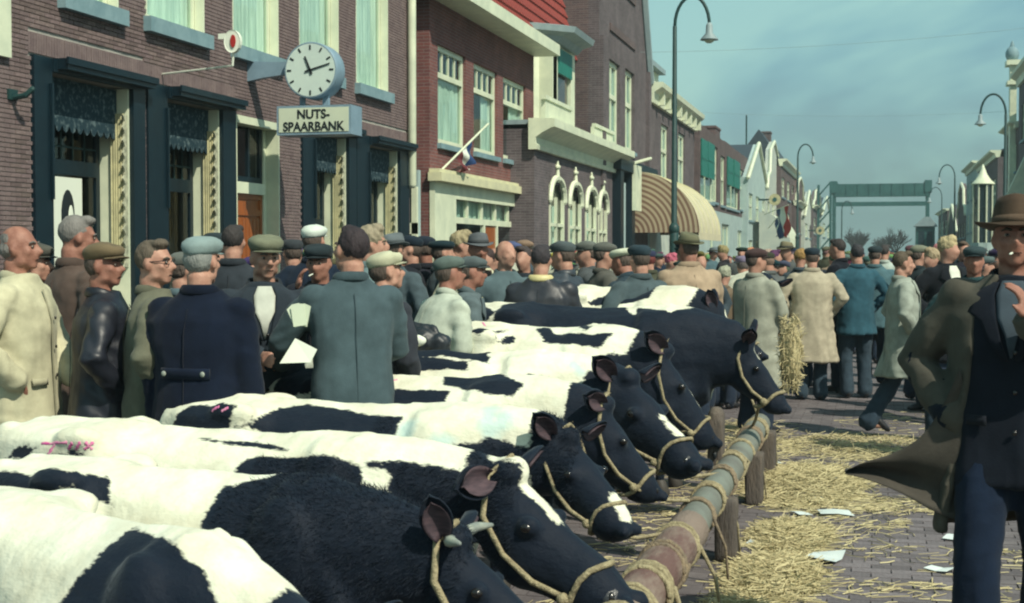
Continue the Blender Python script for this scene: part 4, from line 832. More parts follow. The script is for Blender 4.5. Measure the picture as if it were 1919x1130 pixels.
def cow(key, label, rump, h, poll, muzzle, voxel=.0185, fat=1., earR=None, earL=None, horn=False, blaze=(), hair=0, Lf=.66, neckr=1.36, headr=1.2, patches=None, tail=True, twist=0.):
    R = Vector((rump[0], rump[1], 0)); Pw, Mw = Vector(poll), Vector(muzzle); dxy = Vector((Pw.x-R.x, Pw.y-R.y, 0)); rz = atan2(dxy.y, dxy.x) + twist
    inv = Matrix.Rotation(-rz, 4, 'Z') @ Matrix.Translation(-R); P, Q = inv @ Pw, inv @ Mw; Lb = P.x*Lf; k = h
    root = empty('cow', R, rz, label=label, cat='cow', group='black and white cattle tethered side by side')
    mb = MB(); rings = []
    S_ = [(-.07, .84, .56, .10, 0), (-.02, .95, .50, .15, 0), (.06, .99, .44, .19, 0), (.16, 1.0, .40, .225, 0), (.27, 1.0, .42, .252, .1), (.36, 1.0, .44, .265, .3), (.46, .985, .42, .215, .75), (.60, .98, .36, .265, 1), (.75, .975, .33, .290, 1), (.9, .98, .34, .275, 1), (1.02, 1.0, .37, .235, 1.2), (1.12, 1.0, .40, .20, 1.3), (1.22, .96, .43, .17, 1.3), (1.32, .90, .50, .12, 1.3)]
    hip = [(0, .10), (.02, .42), (.05, .78), (.12, .98), (.3, 1.0), (.6, .98), (.85, .78), (1, .25)]; rib = [(0, .09), (.02, .20), (.07, .42), (.17, .68), (.34, .90), (.6, 1.0), (.85, .80), (1, .25)]; shd = [(0, .10), (.02, .18), (.07, .32), (.17, .55), (.34, .85), (.6, 1.0), (.85, .75), (1, .25)]
    pr_ = [hip, rib, shd]
    for x, zt, zb, hw, t in S_:
        hw *= 1.06; i = min(int(t), 1); f = min(t-i, 1); i2 = i+1; row = [((a[0]*(1-f)+b[0]*f), (a[1]*(1-f)+b[1]*f)) for a, b in zip(pr_[i], pr_[i2])]
        hw *= fat*(1+.0*k); pts = [(x*Lb, -w*hw*k, (zt-(zt-zb)*d)*k) for d, w in row] + [(x*Lb, w*hw*k, (zt-(zt-zb)*d)*k) for d, w in row[::-1]]; rings.append(pts)
    mb.rings(rings); mb.tube([(x*Lb, 0, (zt-.010)*k) for x, zt, zb, hw, t in S_[2:12]], .022*k, 8)
    for s in (-1, 1):
        mb.ell((.31*Lb, s*.218*fat*k, .945*k), (.12, .060, .052)); mb.ell((.03, s*.10*k, .925*k), (.08, .055, .06)); mb.ell((1.05*Lb, s*.17*k, .70*k), (.16, .09, .24)); mb.tube([(1.10*Lb, s*.06*k, .97*k), (1.16*Lb, s*.15*k, .72*k), (1.22*Lb, s*.15*k, .55*k)], [.04, .055, .06], 8)
        for j in range(5): mb.tube([((.60+.085*j)*Lb, s*.13*fat*k, .90*k), ((.58+.085*j)*Lb, s*.245*fat*k, .72*k), ((.56+.085*j)*Lb, s*.285*fat*k, .52*k)], [.012, .020, .018], 6)
        mb.tube([(.12*Lb, s*.17*k, .78*k), (.14*Lb, s*.19*k, .58*k), (.05*Lb, s*.17*k, .42*k), (.10*Lb, s*.17*k, .09*k)], [(.20*k, .10*k), (.15*k, .08*k), (.055, .045), (.035, .035)], 10, up=(1, 0, 0))
        mb.tube([(1.08*Lb, s*.15*k, .62*k), (1.10*Lb, s*.15*k, .42*k), (1.09*Lb, s*.15*k, .26*k), (1.09*Lb, s*.15*k, .08*k)], [(.11*k, .07*k), (.065, .055), (.042, .04), (.034, .034)], 10, up=(1, 0, 0))
    ax = (Q-P).normalized(); up = Vector((0, 0, 1)); nrm_ = (up - ax*up.dot(ax)).normalized(); side = ax.cross(nrm_).normalized(); HL = (Q-P).length; q = HL/.54*headr
    W0 = Vector((1.02*Lb, 0, .735*k)); E = P - nrm_*.10*q + ax*.02; d0 = Vector((1, 0, 0)); 
    npts = []; nrad = []
    for i in range(9):
        t = i/8; a = W0.lerp(E, t) + Vector((0, 0, .015*sin(pi*t)*k)); npts.append(a); nrad.append(((.150*(1-t)**1.0+.120)*k*(1+(neckr-1)*t), (.120*(1-t)**1.2+.078)*k*neckr))
    mb.tube(npts, nrad, 14, up=(0, 0, 1))
    hd = [(0, .085, .070), (.07, .112, .088), (.15, .125, .100), (.23, .125, .094), (.32, .106, .079), (.41, .088, .072), (.49, .084, .078), (.535, .068, .068)]
    mb.tube([P + ax*(d*HL/.54) - nrm_*(a*q) for d, a, b in hd], [(a*q, b*q) for d, a, b in hd], 14, up=nrm_)
    mb.ell(P + nrm_*.0 - nrm_*.01*q, (.055*q, .06*q, .045*q))
    for s in (-1, 1):
        e = P + ax*.165*q + side*s*.083*q - nrm_*.045*q; mb.ell(e, (.031*q, .027*q, .027*q)); mb.ell(P + ax*.20*q + side*s*.055*q - nrm_*.16*q, (.07*q, .035*q, .06*q)); mb.ell(P+ax*.50*q + side*s*.035*q - nrm_*.03*q, (.028*q,)*3)
        if horn: hb = P + side*s*.07*q - ax*.0; MB().tube([hb, hb + side*s*.05 + nrm_*.02 + ax*.01, hb + side*s*.085 + nrm_*.05 + ax*.04], [.022, .018, .008], 8).build('horn', 'horn', root, True)
    me = remesh(mb, voxel, 3, 'cow_body'); p = co(me); nn = nrm(me)
    w = waves(p, 10, .35, sum(map(ord, key)), (1, 1, .8))*.007 + waves(p, 8, .12, 5+sum(map(ord, key)), (1, 1, .5))*.0022; p = p + nn*w[:, None]; setco(me, p)
    tl = [(1.2*Lb, (npts[3].z+nrad[3][0])), (P.x-.12, P.z+.0), (P.x+.05, P.z)] 
    def fields(p):
        XS = body_s(p, Lb, h, P.z, tl); D = patches or {}
        d = np.full(len(p), .3)
        for poly in D.get('black', ()): d = np.minimum(d, poly_sd(XS, poly))
        for poly in D.get('white', ()): d = np.maximum(d, -poly_sd(XS, poly))
        if D.get('front'): d = np.where(XS[:, 1] > D['front'][1], np.minimum(d, np.maximum(D['front'][0] - XS[:, 0], D['front'][1] - XS[:, 1])), d)
        leg = (p[:, 2] < .55*k); d = np.where(leg, np.minimum(d, .0 + .25*(p[:, 2]/k-.30)), d)
        d = np.minimum(d, (P.x-.16) - p[:, 0])
        for a, b, r in blaze:
            A = np.array(P + ax*a[0] + side*a[1] + nrm_*a[2]); B = np.array(P + ax*b[0] + side*b[1] + nrm_*b[2]); e = B-A; t = np.clip(((p-A) @ e)/(e @ e), 0, 1); d = np.maximum(d, r - np.linalg.norm(p-A-t[:, None]*e, axis=1))
        pk = np.full(len(p), .3); bl = np.full(len(p), .3); bw = np.full(len(p), .3)
        for ln in D.get('blue', ()): bl = np.minimum(bl, line_d(XS, ln)-.035)
        for ln in D.get('brown', ()): bw = np.minimum(bw, line_d(XS, ln)-.04)
        return dict(black=d, pink=pk, blue=bl, brown=bw)
    def setf(me, p):
        for nm, a in fields(p).items(): at = me.attributes.new(nm, 'FLOAT', 'POINT'); at.data.foreach_set('value', a.astype(np.float32))
    setf(me, p); body = link('body', me, 'cowhide', root); COWS[key] = dict(root=root, body=body, Lb=Lb, h=h, P=P, tl=tl, Q=Q, ax=ax, n=nrm_, side=side, q=q)
    from mathutils.bvhtree import BVHTree
    if (patches or {}).get('pink'):      # dealers' marks chalked on the rump
        bv = BVHTree.FromPolygons([Vector(v) for v in p], [tuple(q_.vertices) for q_ in me.polygons])
        for ln in patches['pink']:
            a, b = Vector(ln[0]), Vector(ln[-1]); pts = []
            for j in range(7): c_, n_, _i, _d = bv.find_nearest(a.lerp(b, j/6)); pts.append(c_ - n_*.002)
            MB().tube(pts, [(.004, .0085 + .003*sin(j*2.2)) for j in range(7)], 6, up=tuple(n_)).build('paint_mark', 'pink_chalk', root, True)
    if hair:      # the shaggy winter coat: short strands along neck, crest and back
        r = np.random.default_rng(3); n2 = nrm(me); p = co(me); f0 = fields(p); ok = np.where((f0['black'] < -.012) & (p[:, 2] > .45*h) & (n2[:, 2] > -.35) & (p[:, 0] < P.x+.05))[0]; wgt = np.where(p[ok, 0] > .85*Lb, 1., .015); wgt /= wgt.sum(); idx = r.choice(ok, hair, p=wgt)
        root_p = p[idx] + r.normal(0, .006, (hair, 3)); nv = n2[idx]; back = np.array([-.75, 0, -.35]); dirv = nv*.62 + back*.6 + r.normal(0, .22, (hair, 3)); dirv /= np.linalg.norm(dirv, axis=1)[:, None]
        ln = r.uniform(.010, .024, hair)*np.where(p[idx, 0] > .85*Lb, 1.25, .55); sd = np.cross(dirv, r.normal(size=(hair, 3))); sd /= np.linalg.norm(sd, axis=1)[:, None]
        base = root_p - nv*.004; tip = base + dirv*ln[:, None]; V = np.stack([base-sd*.0013, base+sd*.0013, tip], 1).reshape(-1, 3)
        hm = bpy.data.meshes.new('coat_hair'); hm.from_pydata(V.tolist(), [], np.arange(hair*3).reshape(-1, 3).tolist()); f = fields(root_p)
        f['black'] = np.where(f['black'] > -.01, -.05, f['black'])*0 - .2
        for nm, a in f.items(): at = hm.attributes.new(nm, 'FLOAT', 'POINT'); at.data.foreach_set('value', np.repeat(a, 3).astype(np.float32))
        link('coat_hair', hm, 'cowhide', root, kind='stuff')
    # ears: cupped leaf with a paler inside
    for s, e_ in ((1, earR), (-1, earL)):
        # s = +1: the ear on the camera side
        sd = side if side.y < 0 else -side; o_ = sd*s; b0 = P + o_*.075*q - ax*.005 - nrm_*.02
        d_ = (Vector(e_) if e_ else (o_*1.0 - ax*.30 + nrm_*.05)).normalized(); L_ = .150*q; op = ax*.8 + nrm_*-.2 if s > 0 else ax
        if e_ and s > 0: op = Vector((.35, -1, .15))
        op = (op - d_*op.dot(d_)).normalized(); cr = d_.cross(op).normalized()
        for nm, mt_, sc, off, par in (('ear', 'cowhide', 1, 0, root), ('ear_lining', 'ear_inside', .84, .010, None)):
            g = []; nu, nv_ = 9, 8
            for i in range(nu+1):
                u = i/nu; wd = .047*q*sc*(sin(pi*min(u*.92+.06, 1))**.65 if u < 1 else 0)+.003; ring = []
                for j in range(nv_+1):
                    v = (j/nv_*2-1); ring.append(b0 + d_*(.015+u*L_*sc + (1-sc)*.03) + cr*(v*wd) - op*((1-v*v)*.032*q*(1-u*.5)) + op*(off+.012))
                g.append(ring + [x - op*(.008 if sc == 1 else .002) for x in ring[::-1]])
            m_ = MB().rings(g).mesh(nm, True)
            if sc == 1: 
                for n4, val in (('black', -.2), ('pink', .3), ('blue', .3), ('brown', .3)): at = m_.attributes.new(n4, 'FLOAT', 'POINT'); at.data.foreach_set('value', [val]*len(m_.vertices))
            o = link(nm, m_, mt_, par or ear)
            if sc == 1: ear = o
    for s in (-1, 1):
        e = P + ax*.165*q + side*s*.098*q - nrm_*.047*q; e = e - side*s*.003*q; MB().ell(e, (.019*q, .018*q, .016*q), 12, 8).build('eye', 'eye_dark', root, True)
        e = P + ax*(HL/.54*.545) + side*s*.040*q - nrm_*.045*q; MB().ell(e, (.016*q, .014*q, .020*q), 8, 6).build('nostril', 'eye_dark', root, True)
        for x in (.10, 1.09): MB().tube([(x*Lb, s*(.17 if x < 1 else .15)*k, .075*k), (x*Lb+.02, s*(.17 if x < 1 else .15)*k, .02)], [.042, .055], 8).build('hoof', 'hoof', root, True)
    npd = P + ax*(HL/.54*.530) - nrm_*.062*q; MB().ell(npd, (.050*q, .060*q, .046*q), 14, 9).build('nose_pad', 'wet_nose', root, True)
    if tail: 
        t_ = remesh(MB().tube([(-.05*Lb, 0, .93*k), (-.10*Lb, 0, .80*k), (-.11*Lb, .01, .45*k), (-.10*Lb, .02, .22*k)], [.035, .026, .018, .04], 8), .012, 2); setf(t_, co(t_)); link('tail', t_, 'cowhide', root)
    return COWS[key]
def py_(px, py, Y): x, z = on_y(px, py, Y); return Vector((x, Y, z))
PATCH = {}
PATCH = {'Z': {'black': [[[1.047, 0.026], [1.309, 0.112], [1.438, 0.122], [1.545, 0.149], [1.591, 0.282], [0.94, 0.616], [1.028, 0.406], [1.066, 0.257]]]}, 'A': {'black': [[[-0.11, 0.13], [0.076, 0.186], [0.251, 0.226], [0.444, 0.222], [0.473, 0.158], [0.541, 0.149], [0.609, 0.288], [0.553, 0.275], [0.487, 0.285], [0.441, 0.315], [0.337, 0.372], [0.244, 0.423], [0.155, 0.456], [0.011, 0.444]], [[1.052, 0.077], [1.035, 0.158], [1.077, 0.266], [1.065, 0.369], [1.043, 0.442], [1.018, 0.5], [1.003, 0.811], [2.603, -0.598], [2.557, -0.318], [1.539, -0.211]]]}, 'B': {'black': [[[0.067, 0.314], [0.152, 0.294], [0.289, 0.323], [0.217, 0.361]], [[0.332, 0.371], [0.402, 0.371], [0.466, 0.342], [0.542, 0.335], [0.534, 0.384], [0.621, 0.353], [0.726, 0.33], [0.376, 0.394]], [[0.952, 0.104], [1.089, 0.109], [1.231, 0.102], [1.408, 0.163], [1.408, 0.185], [1.222, 0.139], [1.05, 0.135]], [[1.231, 0.402], [1.22, 0.318], [1.239, 0.251], [1.297, 0.211], [1.466, 0.222], [1.668, 0.259], [1.738, 0.267], [1.916, 0.172], [2.979, -0.158], [3.027, 0.728], [1.197, 1.116]]], 'white': [[[1.739, 0.272], [1.863, 0.251], [1.881, 0.276], [1.848, 0.405], [1.765, 0.459], [1.72, 0.536], [1.638, 0.526], [1.692, 0.471], [1.772, 0.321]], [[1.535, 0.468], [1.561, 0.397], [1.582, 0.397], [1.562, 0.475]]], 'pink': [[[0.306, -0.243, 0.907], [0.453, -0.269, 0.922]], [[0.381, -0.252, 0.914], [0.346, -0.253, 0.866]], [[0.481, -0.271, 0.923], [0.453, -0.26, 0.894]], [[0.519, -0.268, 0.927], [0.49, -0.259, 0.894]], [[0.54, -0.262, 0.927], [0.561, -0.248, 0.898]], [[0.566, -0.247, 0.927], [0.532, -0.258, 0.898]]], 'brown': [[[0.937, 0.476], [0.958, 0.607]], [[0.68, 0.444], [0.692, 0.482]]]}, 'C': {'black': [[[0.059, 0.304], [0.128, 0.232], [0.221, 0.199], [0.449, 0.276], [0.409, 0.388], [0.266, 0.434], [0.088, 0.422]], [[0.42, 0.387], [0.505, 0.324], [0.557, 0.214], [0.58, 0.113], [0.718, 0.057], [0.866, 0.063], [1.044, 0.129], [1.212, 0.15], [1.215, 0.289], [1.201, 0.421], [1.035, 0.364], [0.803, 0.33], [0.583, 0.334]], [[1.404, 0.542], [1.426, 0.453], [1.494, 0.354], [1.605, 0.298], [1.622, 0.239], [1.72, 0.202], [1.871, 0.136], [1.845, 0.024], [1.889, -0.105], [2.056, -0.436], [2.404, -0.423], [1.366, 0.687]]], 'blue': [[[1.266, 0.22], [1.28, 0.408]], [[1.627, 0.067], [1.633, 0.205]], [[1.703, 0.072], [1.659, 0.174]], [[1.468, 0.339], [1.401, 0.435]]], 'pink': [[[0.314, -0.251, 0.971], [0.356, -0.258, 0.993]], [[0.378, -0.271, 0.975], [0.409, -0.266, 0.991]]]}, 'D': {'black': [[[0.085, 0.218], [0.074, -0.064], [0.083, -0.083], [0.194, -0.064], [0.261, 0.073], [0.322, 0.06], [0.47, 0.288], [0.404, 0.332], [0.344, 0.357], [0.216, 0.363], [0.08, 0.316]], [[0.29, 0.369], [0.342, 0.366], [0.391, 0.372], [0.386, 0.39]], [[0.595, 0.215], [0.804, 0.168], [1.05, 0.175], [1.076, 0.396], [0.93, 0.378], [0.802, 0.341], [0.618, 0.311]], [[0.982, 0.1], [0.967, -0.06], [1.074, -0.097], [1.247, -0.052], [1.388, 0.105], [1.453, 0.153], [1.409, 0.269], [1.263, 0.255], [1.074, 0.134]], [[1.764, 0.281], [1.786, 0.234], [1.756, 0.182], [1.808, 0.016], [2.164, -0.712], [2.171, 0.599], [1.724, 0.61]]], 'pink': [[[0.562, -0.085, 1.026], [0.594, -0.066, 1.034]], [[0.678, -0.08, 1.027], [0.722, -0.049, 1.039]], [[0.691, -0.043, 1.044], [0.705, -0.086, 1.022]]], 'blue': [[[0.493, 0.31], [0.48, 0.382]]]}, 'E': {'black': [[[0.338, 0.436], [0.368, 0.373], [0.452, 0.312], [0.571, 0.102], [0.822, 0.111], [1.005, 0.147], [1.023, 0.253], [0.801, 0.255], [0.551, 0.329]], [[0.493, 0.182], [0.445, 0.031], [0.655, -0.09], [0.933, -0.1], [1.063, -0.069], [1.113, 0.079], [1.133, 0.182], [0.998, 0.122], [0.813, 0.075]], [[1.392, 0.327], [1.541, 0.291], [1.668, 0.257], [1.724, 0.097], [1.813, 0.085], [1.902, 0.075], [2.3, -0.604], [2.304, 0.539], [1.366, 0.861]]], 'pink': [[[0.177, -0.257, 1.019], [0.208, -0.264, 1.055]], [[0.241, -0.275, 1.032], [0.261, -0.274, 1.057]], [[0.312, -0.295, 1.023], [0.32, -0.297, 1.063]]], 'blue': [[[1.63, 0.113], [1.666, 0.137]]]}, 'F': {'black': [[[0.081, 0.323], [0.127, 0.281], [0.262, 0.323], [0.423, 0.115], [0.413, 0.185], [0.319, 0.372]], [[0.402, 0.328], [0.421, 0.222], [0.479, 0.172], [0.498, 0.263]], [[0.599, 0.046], [0.677, 0.016], [0.748, 0.123], [0.972, 0.186], [1.143, 0.194], [1.077, 0.346], [0.883, 0.311], [0.701, 0.244]], [[0.825, -0.08], [0.982, 0.054], [0.954, 0.141]], [[-0.025, -0.328], [0.063, -0.112], [0.058, 0.066], [0.063, 0.308], [-0.042, -0.184]], [[1.114, 0.399], [1.248, 0.249], [1.252, 0.174], [1.354, 0.075], [1.466, 0.079], [1.555, -0.433], [1.696, -0.544], [1.772, 0.753], [1.003, 1.107]]], 'pink': [[[0.122, -0.017, 1.245], [0.177, -0.117, 1.223]], [[0.216, -0.017, 1.247], [0.268, -0.1, 1.227]]]}, 'G': {'black': [[[-0.06, -0.232], [-0.003, -0.076], [0.143, 0.081], [0.305, 0.326], [0.25, 0.453], [-0.067, -0.148]], [[0.324, 0.382], [0.296, 0.072], [0.462, -0.056], [0.78, -0.111], [0.994, -0.1], [1.164, -0.079], [1.299, 0.166], [1.3, 0.024], [1.566, 0.183], [1.744, -0.052], [2.8, -0.061], [2.822, 0.884], [0.189, 1.421]]]}, 'H': {'black': [[[0.386, 0.383], [0.448, 0.252], [0.625, 0.096], [0.704, 0.044], [0.604, -0.059], [0.89, -0.064], [0.893, 0.266]], [[1.178, 0.264], [1.226, 0.119], [2.03, -0.103], [2.066, 1.227], [1.18, 1.56]]]}, 'I': {'black': [[[1.399, 0.063], [2.02, -0.721], [1.664, -2.455], [1.07, -1.748]]]}}

PD = PATCH.get
CW = [
 ('Z', 'nearest cow, mostly white with black lower flank, cut off by the bottom edge', (-3.00, 4.15), .93, Vector((-1.35, 3.35, .72)), Vector((-.95, 3.1, .40)), dict(voxel=.019, fat=1.05)),
 ('A', 'second nearest cow, with a black shaggy neck, pink-lined ear and grey horn', None, .945, py_(858, 1005, 4.42), py_(1060, 1205, 4.40), dict(voxel=.0155, horn=True, hair=15000, earR=(-.15, -.35, 1), neckr=1.3)),
 ('B', 'white-backed cow with large pink rump marks and a white blaze on its forehead', None, .985, py_(960, 880, 5.25), py_(1172, 1092, 5.12), dict(voxel=.0155, hair=15000, blaze=[((-.10, .0, .02), (.12, -.015, .0), .050), ((.10, -.01, 0), (.26, 0, 0), .032)], earR=(-.35, -.9, -.1))),
 ('C', 'cow with a long black saddle patch and blue smears on its white shoulder', None, 1.02, py_(1070, 815, 6.10), py_(1176, 968, 5.88), dict(earR=(-.3, -.55, .6), blaze=[((.38, 0, 0), (.46, 0, 0), .035)], hair=7000)),
 ('D', 'cow with two offset square black patches on its back and a black rump', None, 1.07, py_(1135, 755, 7.0), py_(1238, 905, 7.12), dict(earR=(-.3, -.7, .3))),
 ('E', 'cow with two long dark parallel patches along its back', None, 1.14, py_(1180, 705, 7.9), py_(1306, 846, 7.62), dict(earR=(-.3, -.6, .5), blaze=[((.34, 0, 0), (.46, 0, 0), .04)])),
 ('F', 'white cow with small dark back spots and a white wedge on its neck', None, 1.24, py_(1245, 655, 8.9), py_(1340, 806, 9.05), dict(earR=(-.35, -.55, .45), blaze=[((.30, 0, -.02), (.42, 0, 0), .035)], voxel=.022)),
 ('G', 'broad black-backed cow whose black head hangs over the far rail end', None, 1.33, py_(1405, 640, 10.0), py_(1478, 752, 10.0), dict(earR=(.35, -.6, .55), earL=(.2, .4, .8), blaze=[((.05, 0, 0), (.12, 0, 0), .02)], voxel=.022, neckr=1.35)),
 ('H', 'cow with black and white patched back whose two dark ears stand upright', None, 1.43, py_(1345, 578, 11.4), py_(1432, 655, 11.4), dict(earR=(-.25, -.3, 1), earL=(-.25, .3, 1), blaze=[((.02, -.03, 0), (.2, -.03, 0), .03)], voxel=.024)),
 ('I', 'separate white-backed cow with black head standing among the men beyond the tethered row', None, 1.48, py_(1446, 532, 15.8), py_(1478, 612, 15.5), dict(voxel=.03, blaze=[((.05, .06, -.05), (.3, .06, -.05), .02)])),
]
RUMP = dict(A=(30, 868, 4.72), B=(40, 838, 5.50), C=(345, 775, 6.30), D=(525, 715, 7.18), E=(600, 680, 8.05), F=(850, 612, 9.05), G=(880, 590, 10.2), H=(1040, 560, 11.6), I=(1310, 530, 17.0))
for k_, f_, s_ in (('A', 1.0, .1), ('B', 1.28, .5), ('C', 1.42, .45), ('D', 1.5, .45), ('E', 1.5, .45), ('F', 1.3, .45), ('H', 1.2, .4)):
    if k_ in PATCH: PATCH[k_]['front'] = (f_, s_)
for key, lab, rp, h, pl_, mz, kw in CW:
    if rp is None: a, b, Y = RUMP[key]; v = py_(a, b, Y); rp = (v.x, v.y)
    cow(key, lab, rp, h, pl_, mz, patches=PD(key), **kw)

# rope halters and their leads to the rail
XRAIL, ZRAIL = -.89, .345
def halter(key, label, lead=None, r=.011, tie=None):
    r *= .78
    c = COWS[key]; Mx = c['root'].matrix_basis.copy() if 0 else Matrix.Translation(c['root'].location) @ Matrix.Rotation(c['root'].rotation_euler.z, 4, 'Z')
    P, ax, n, sd, q = c['P'], c['ax'], c['n'], c['side'], c['q']; sd = sd if sd.y < 0 else -sd; m = MB()
    def at(d, a, wy, wz): return Mx @ (P + ax*d*q + (sd*cos(a)*wy - n*(sin(a)*wz))*q)
    def path(pts, rr): m.tube(pts, rr, 7)
    # headstall: from behind the poll down both cheeks to the noseband
    for s in (1, -1):
        pts = [Mx @ (P + n*.03*q - ax*.035), Mx @ (P + sd*s*.075*q - n*.03*q - ax*.03), Mx @ (P + sd*s*.112*q - n*.11*q + ax*.05*q), Mx @ (P + sd*s*.108*q - n*.15*q + ax*.16*q), Mx @ (P + sd*s*.098*q - n*.15*q + ax*.27*q), Mx @ (P + sd*s*.086*q - n*.12*q + ax*.36*q)]
        path(pts, [r*1.0, r, r*1.1, r, r*1.15, r])
    ring = [at(.375 + .01*sin(3*a), a, .084, .102) + (Mx.to_3x3() @ (-n*.094*q)) for a in [2*pi*i/16 for i in range(17)]]; path(ring, r*1.15)
    kn = Mx @ (P + sd*.088*q - n*.125*q + ax*.365*q); m.ell(kn, (r*2.4, r*2.2, r*2.4), 8, 6)
    ch = Mx @ (P - n*.17*q + ax*.37*q + sd*.02)
    if lead:
        L = Vector(lead); a = kn if tie == 'side' else ch; mid = a.lerp(L, .5) - Vector((0, 0, .03)); path([a, a.lerp(L, .25) - Vector((0, 0, .02)), mid, a.lerp(L, .8) - Vector((0, 0, .01)), L], [r*1.05]*5)
    rr = random.Random(len(label))     # frayed fibres
    for _ in range(26):
        a = ring[rr.randrange(16)] if rr.random() < .4 else Vector(pts[rr.randrange(5)]); d = Vector((rr.uniform(-1, 1), rr.uniform(-1, 1), rr.uniform(-1, 1)))*.02; m.tube([a, a+d], [.0012, .0008], 3, cap=False)
    o = m.build('rope_halter', 'rope', None, True); return tag(o, label, 'halter', 'rope halters on the cattle')
def rl(y, dz=.07, dx=0): return (XRAIL+dx, y, ZRAIL+dz)
halter('Z', 'hemp halter on the nearest cow, mostly outside the lower edge', rl(4.3))
halter('A', 'frayed thick hemp halter on the all-black neck of the second nearest cow', rl(4.9), r=.015)
halter('B', 'frayed hemp halter on the head of the cow with the white forehead blaze', rl(5.45), r=.014, tie='side')
halter('C', 'hemp halter on the cow with the blue-smeared shoulder', rl(6.5), r=.011)
halter('D', 'hemp halter with a long taut lead slanting down to the middle of the rail', rl(7.35), tie='side', r=.012)
halter('E', 'hemp halter on the cow with two long dark parallel back patches', rl(8.3), r=.012)
halter('F', 'hemp halter on the small-spotted white cow, lead looped over the upright post', (XRAIL-.42, 8.95, .66), tie='side', r=.012)
halter('G', 'hemp halter on the black head hanging over the far rail end', rl(10.6), r=.014)
halter('H', 'hemp halter on the cow with the two upright ears', rl(11.2), r=.012)
halter('I', 'thin halter on the black head of the cow standing beyond the row', None, r=.010)

# ------------------------------------------------------------------ tethering rail
ra = empty('tethering_rail', (XRAIL, 4.0, 0), label='low round tethering rail on wooden posts, wound with ropes along the row of cows', cat='rail')
def seg(nm, y0, y1, r, m_, n=10):
    pts = [(.006*sin(y*2.1), y-4.0, ZRAIL + .006*sin(y*1.3)) for y in [y0+(y1-y0)*i/n for i in range(n+1)]]; return MB().tube(pts, [r*(1+.03*sin(i*1.9)) for i in range(n+1)], 18).build(nm, m_, ra, True)
seg('wooden_pole', 3.2, 6.9, .098, 'rail_wood', 24); seg('metal_pipe', 6.85, 11.35, .084, 'rail_metal', 24)
for y in (5.35, 7.9, 9.75, 11.0):
    w = .095; z1 = ZRAIL+.0
    pm = remesh(MB().box(.03, .15, y-4.0-w, y-4.0+w, 0, z1), .02, 1); p = co(pm); p += nrm(pm)*(waves(p, 6, .15, 3, (1, 1, .3))*.006)[:, None]; setco(pm, p); link('post', pm, 'post_wood', ra)
up_ = tag(link('tethering_post', (lambda pm: pm)(remesh(MB().tube([(0, 0, 0), (0, 0, .3), (0, 0, .60)], [(.055, .075)]*3, 16, up=(1, 0, 0)).box(-.05, .05, -.075, .075, 0, .56), .014, 3)), 'post_wood'), 'rounded upright wooden tethering post with a hole, standing among the cow heads', 'post'); up_.location = (XRAIL-.10, 9.1, .08)
tag(MB().ell((XRAIL-.10, 9.015, .42), (.014, .012, .024), 8, 6).build('post_hole', 'black_paint', up_), None); bpy.data.objects['post_hole'].location = -up_.location
# ropes wound round the rail
def coil(y0, n, pitch, label, m_='rope', r=.012, R=.088, ends=(), seed=0, slant=.03):
    rr = random.Random(seed); pts = []; k = 14
    for i in range(n*k+1):
        a = 2*pi*i/k; Rr = R+.006+rr.uniform(-.002, .003); pts.append((XRAIL+Rr*cos(a), y0+pitch*i/k+slant*sin(a), ZRAIL+Rr*sin(a)))
    m = MB().tube(pts, r, 7)
    for e in ends:
        a = Vector(pts[-1 if e[3] else 0]); b = a+Vector(e[:3]); m.tube([a, a.lerp(b, .4)+Vector((.03, 0, -.01)), b], [r*.9, r*.8, r*.7], 6)
        for _ in range(8): m.tube([b, b+Vector((rr.uniform(-.03, .03), rr.uniform(-.03, .03), rr.uniform(-.05, 0)))], [.003, .001], 3, cap=False)
    return tag(m.build('rope_coil', m_, None, True), label, 'rope', 'ropes wound round the rail')
for i, (y0, n, pt, m_, r, ends, lab) in enumerate([
    (4.85, 3, .045, 'rope', .016, [(.05, -.05, -.34, 0)], 'thick rope coil round the rail at the bottom edge of the picture'), (5.18, 2, .055, 'rope', .014, [], 'two loose rope turns on the reddish rail just before the nearest post'),
    (5.55, 3, .05, 'rope', .015, [(.06, -.2, -.30, 1)], 'rope coil just beyond the nearest post, its end hanging to the straw'), (6.0, 2, .07, 'rope_old', .013, [], 'dull rope turns midway along the reddish wooden part of the rail'),
    (6.45, 2, .05, 'rope', .013, [(.10, .02, -.32, 1)], 'pale rope loop tied near the middle of the rail'), (7.25, 2, .05, 'rope_old', .012, [(.07, .05, -.34, 0)], 'old dark rope where the wooden pole meets the metal pipe'), (7.75, 3, .04, 'rope', .012, [(.07, .1, -.36, 1)], 'rope coil round the pipe at the second post'),
    (8.4, 2, .06, 'rope_old', .012, [], 'thin old rope turns on the bare grey pipe'), (9.0, 3, .05, 'rope', .012, [(-.05, .1, .06, 1)], 'rope coil beside the rounded upright post'), (9.65, 2, .05, 'rope', .012, [(.08, .05, -.34, 1)], 'rope turns with a dangling end at the third post'), (10.35, 3, .05, 'rope_old', .013, [], 'dull rope coil shortly before the far end of the rail'),
    (10.85, 4, .045, 'rope', .013, [(.06, .1, -.3, 1), (-.1, .15, .05, 0)], 'tangled rope coil at the far rail end under the black muzzle')]):
    coil(y0, n, pt, lab, m_, r*.85, R=.098 if y0 < 6.8 else .084, ends=ends, seed=i)
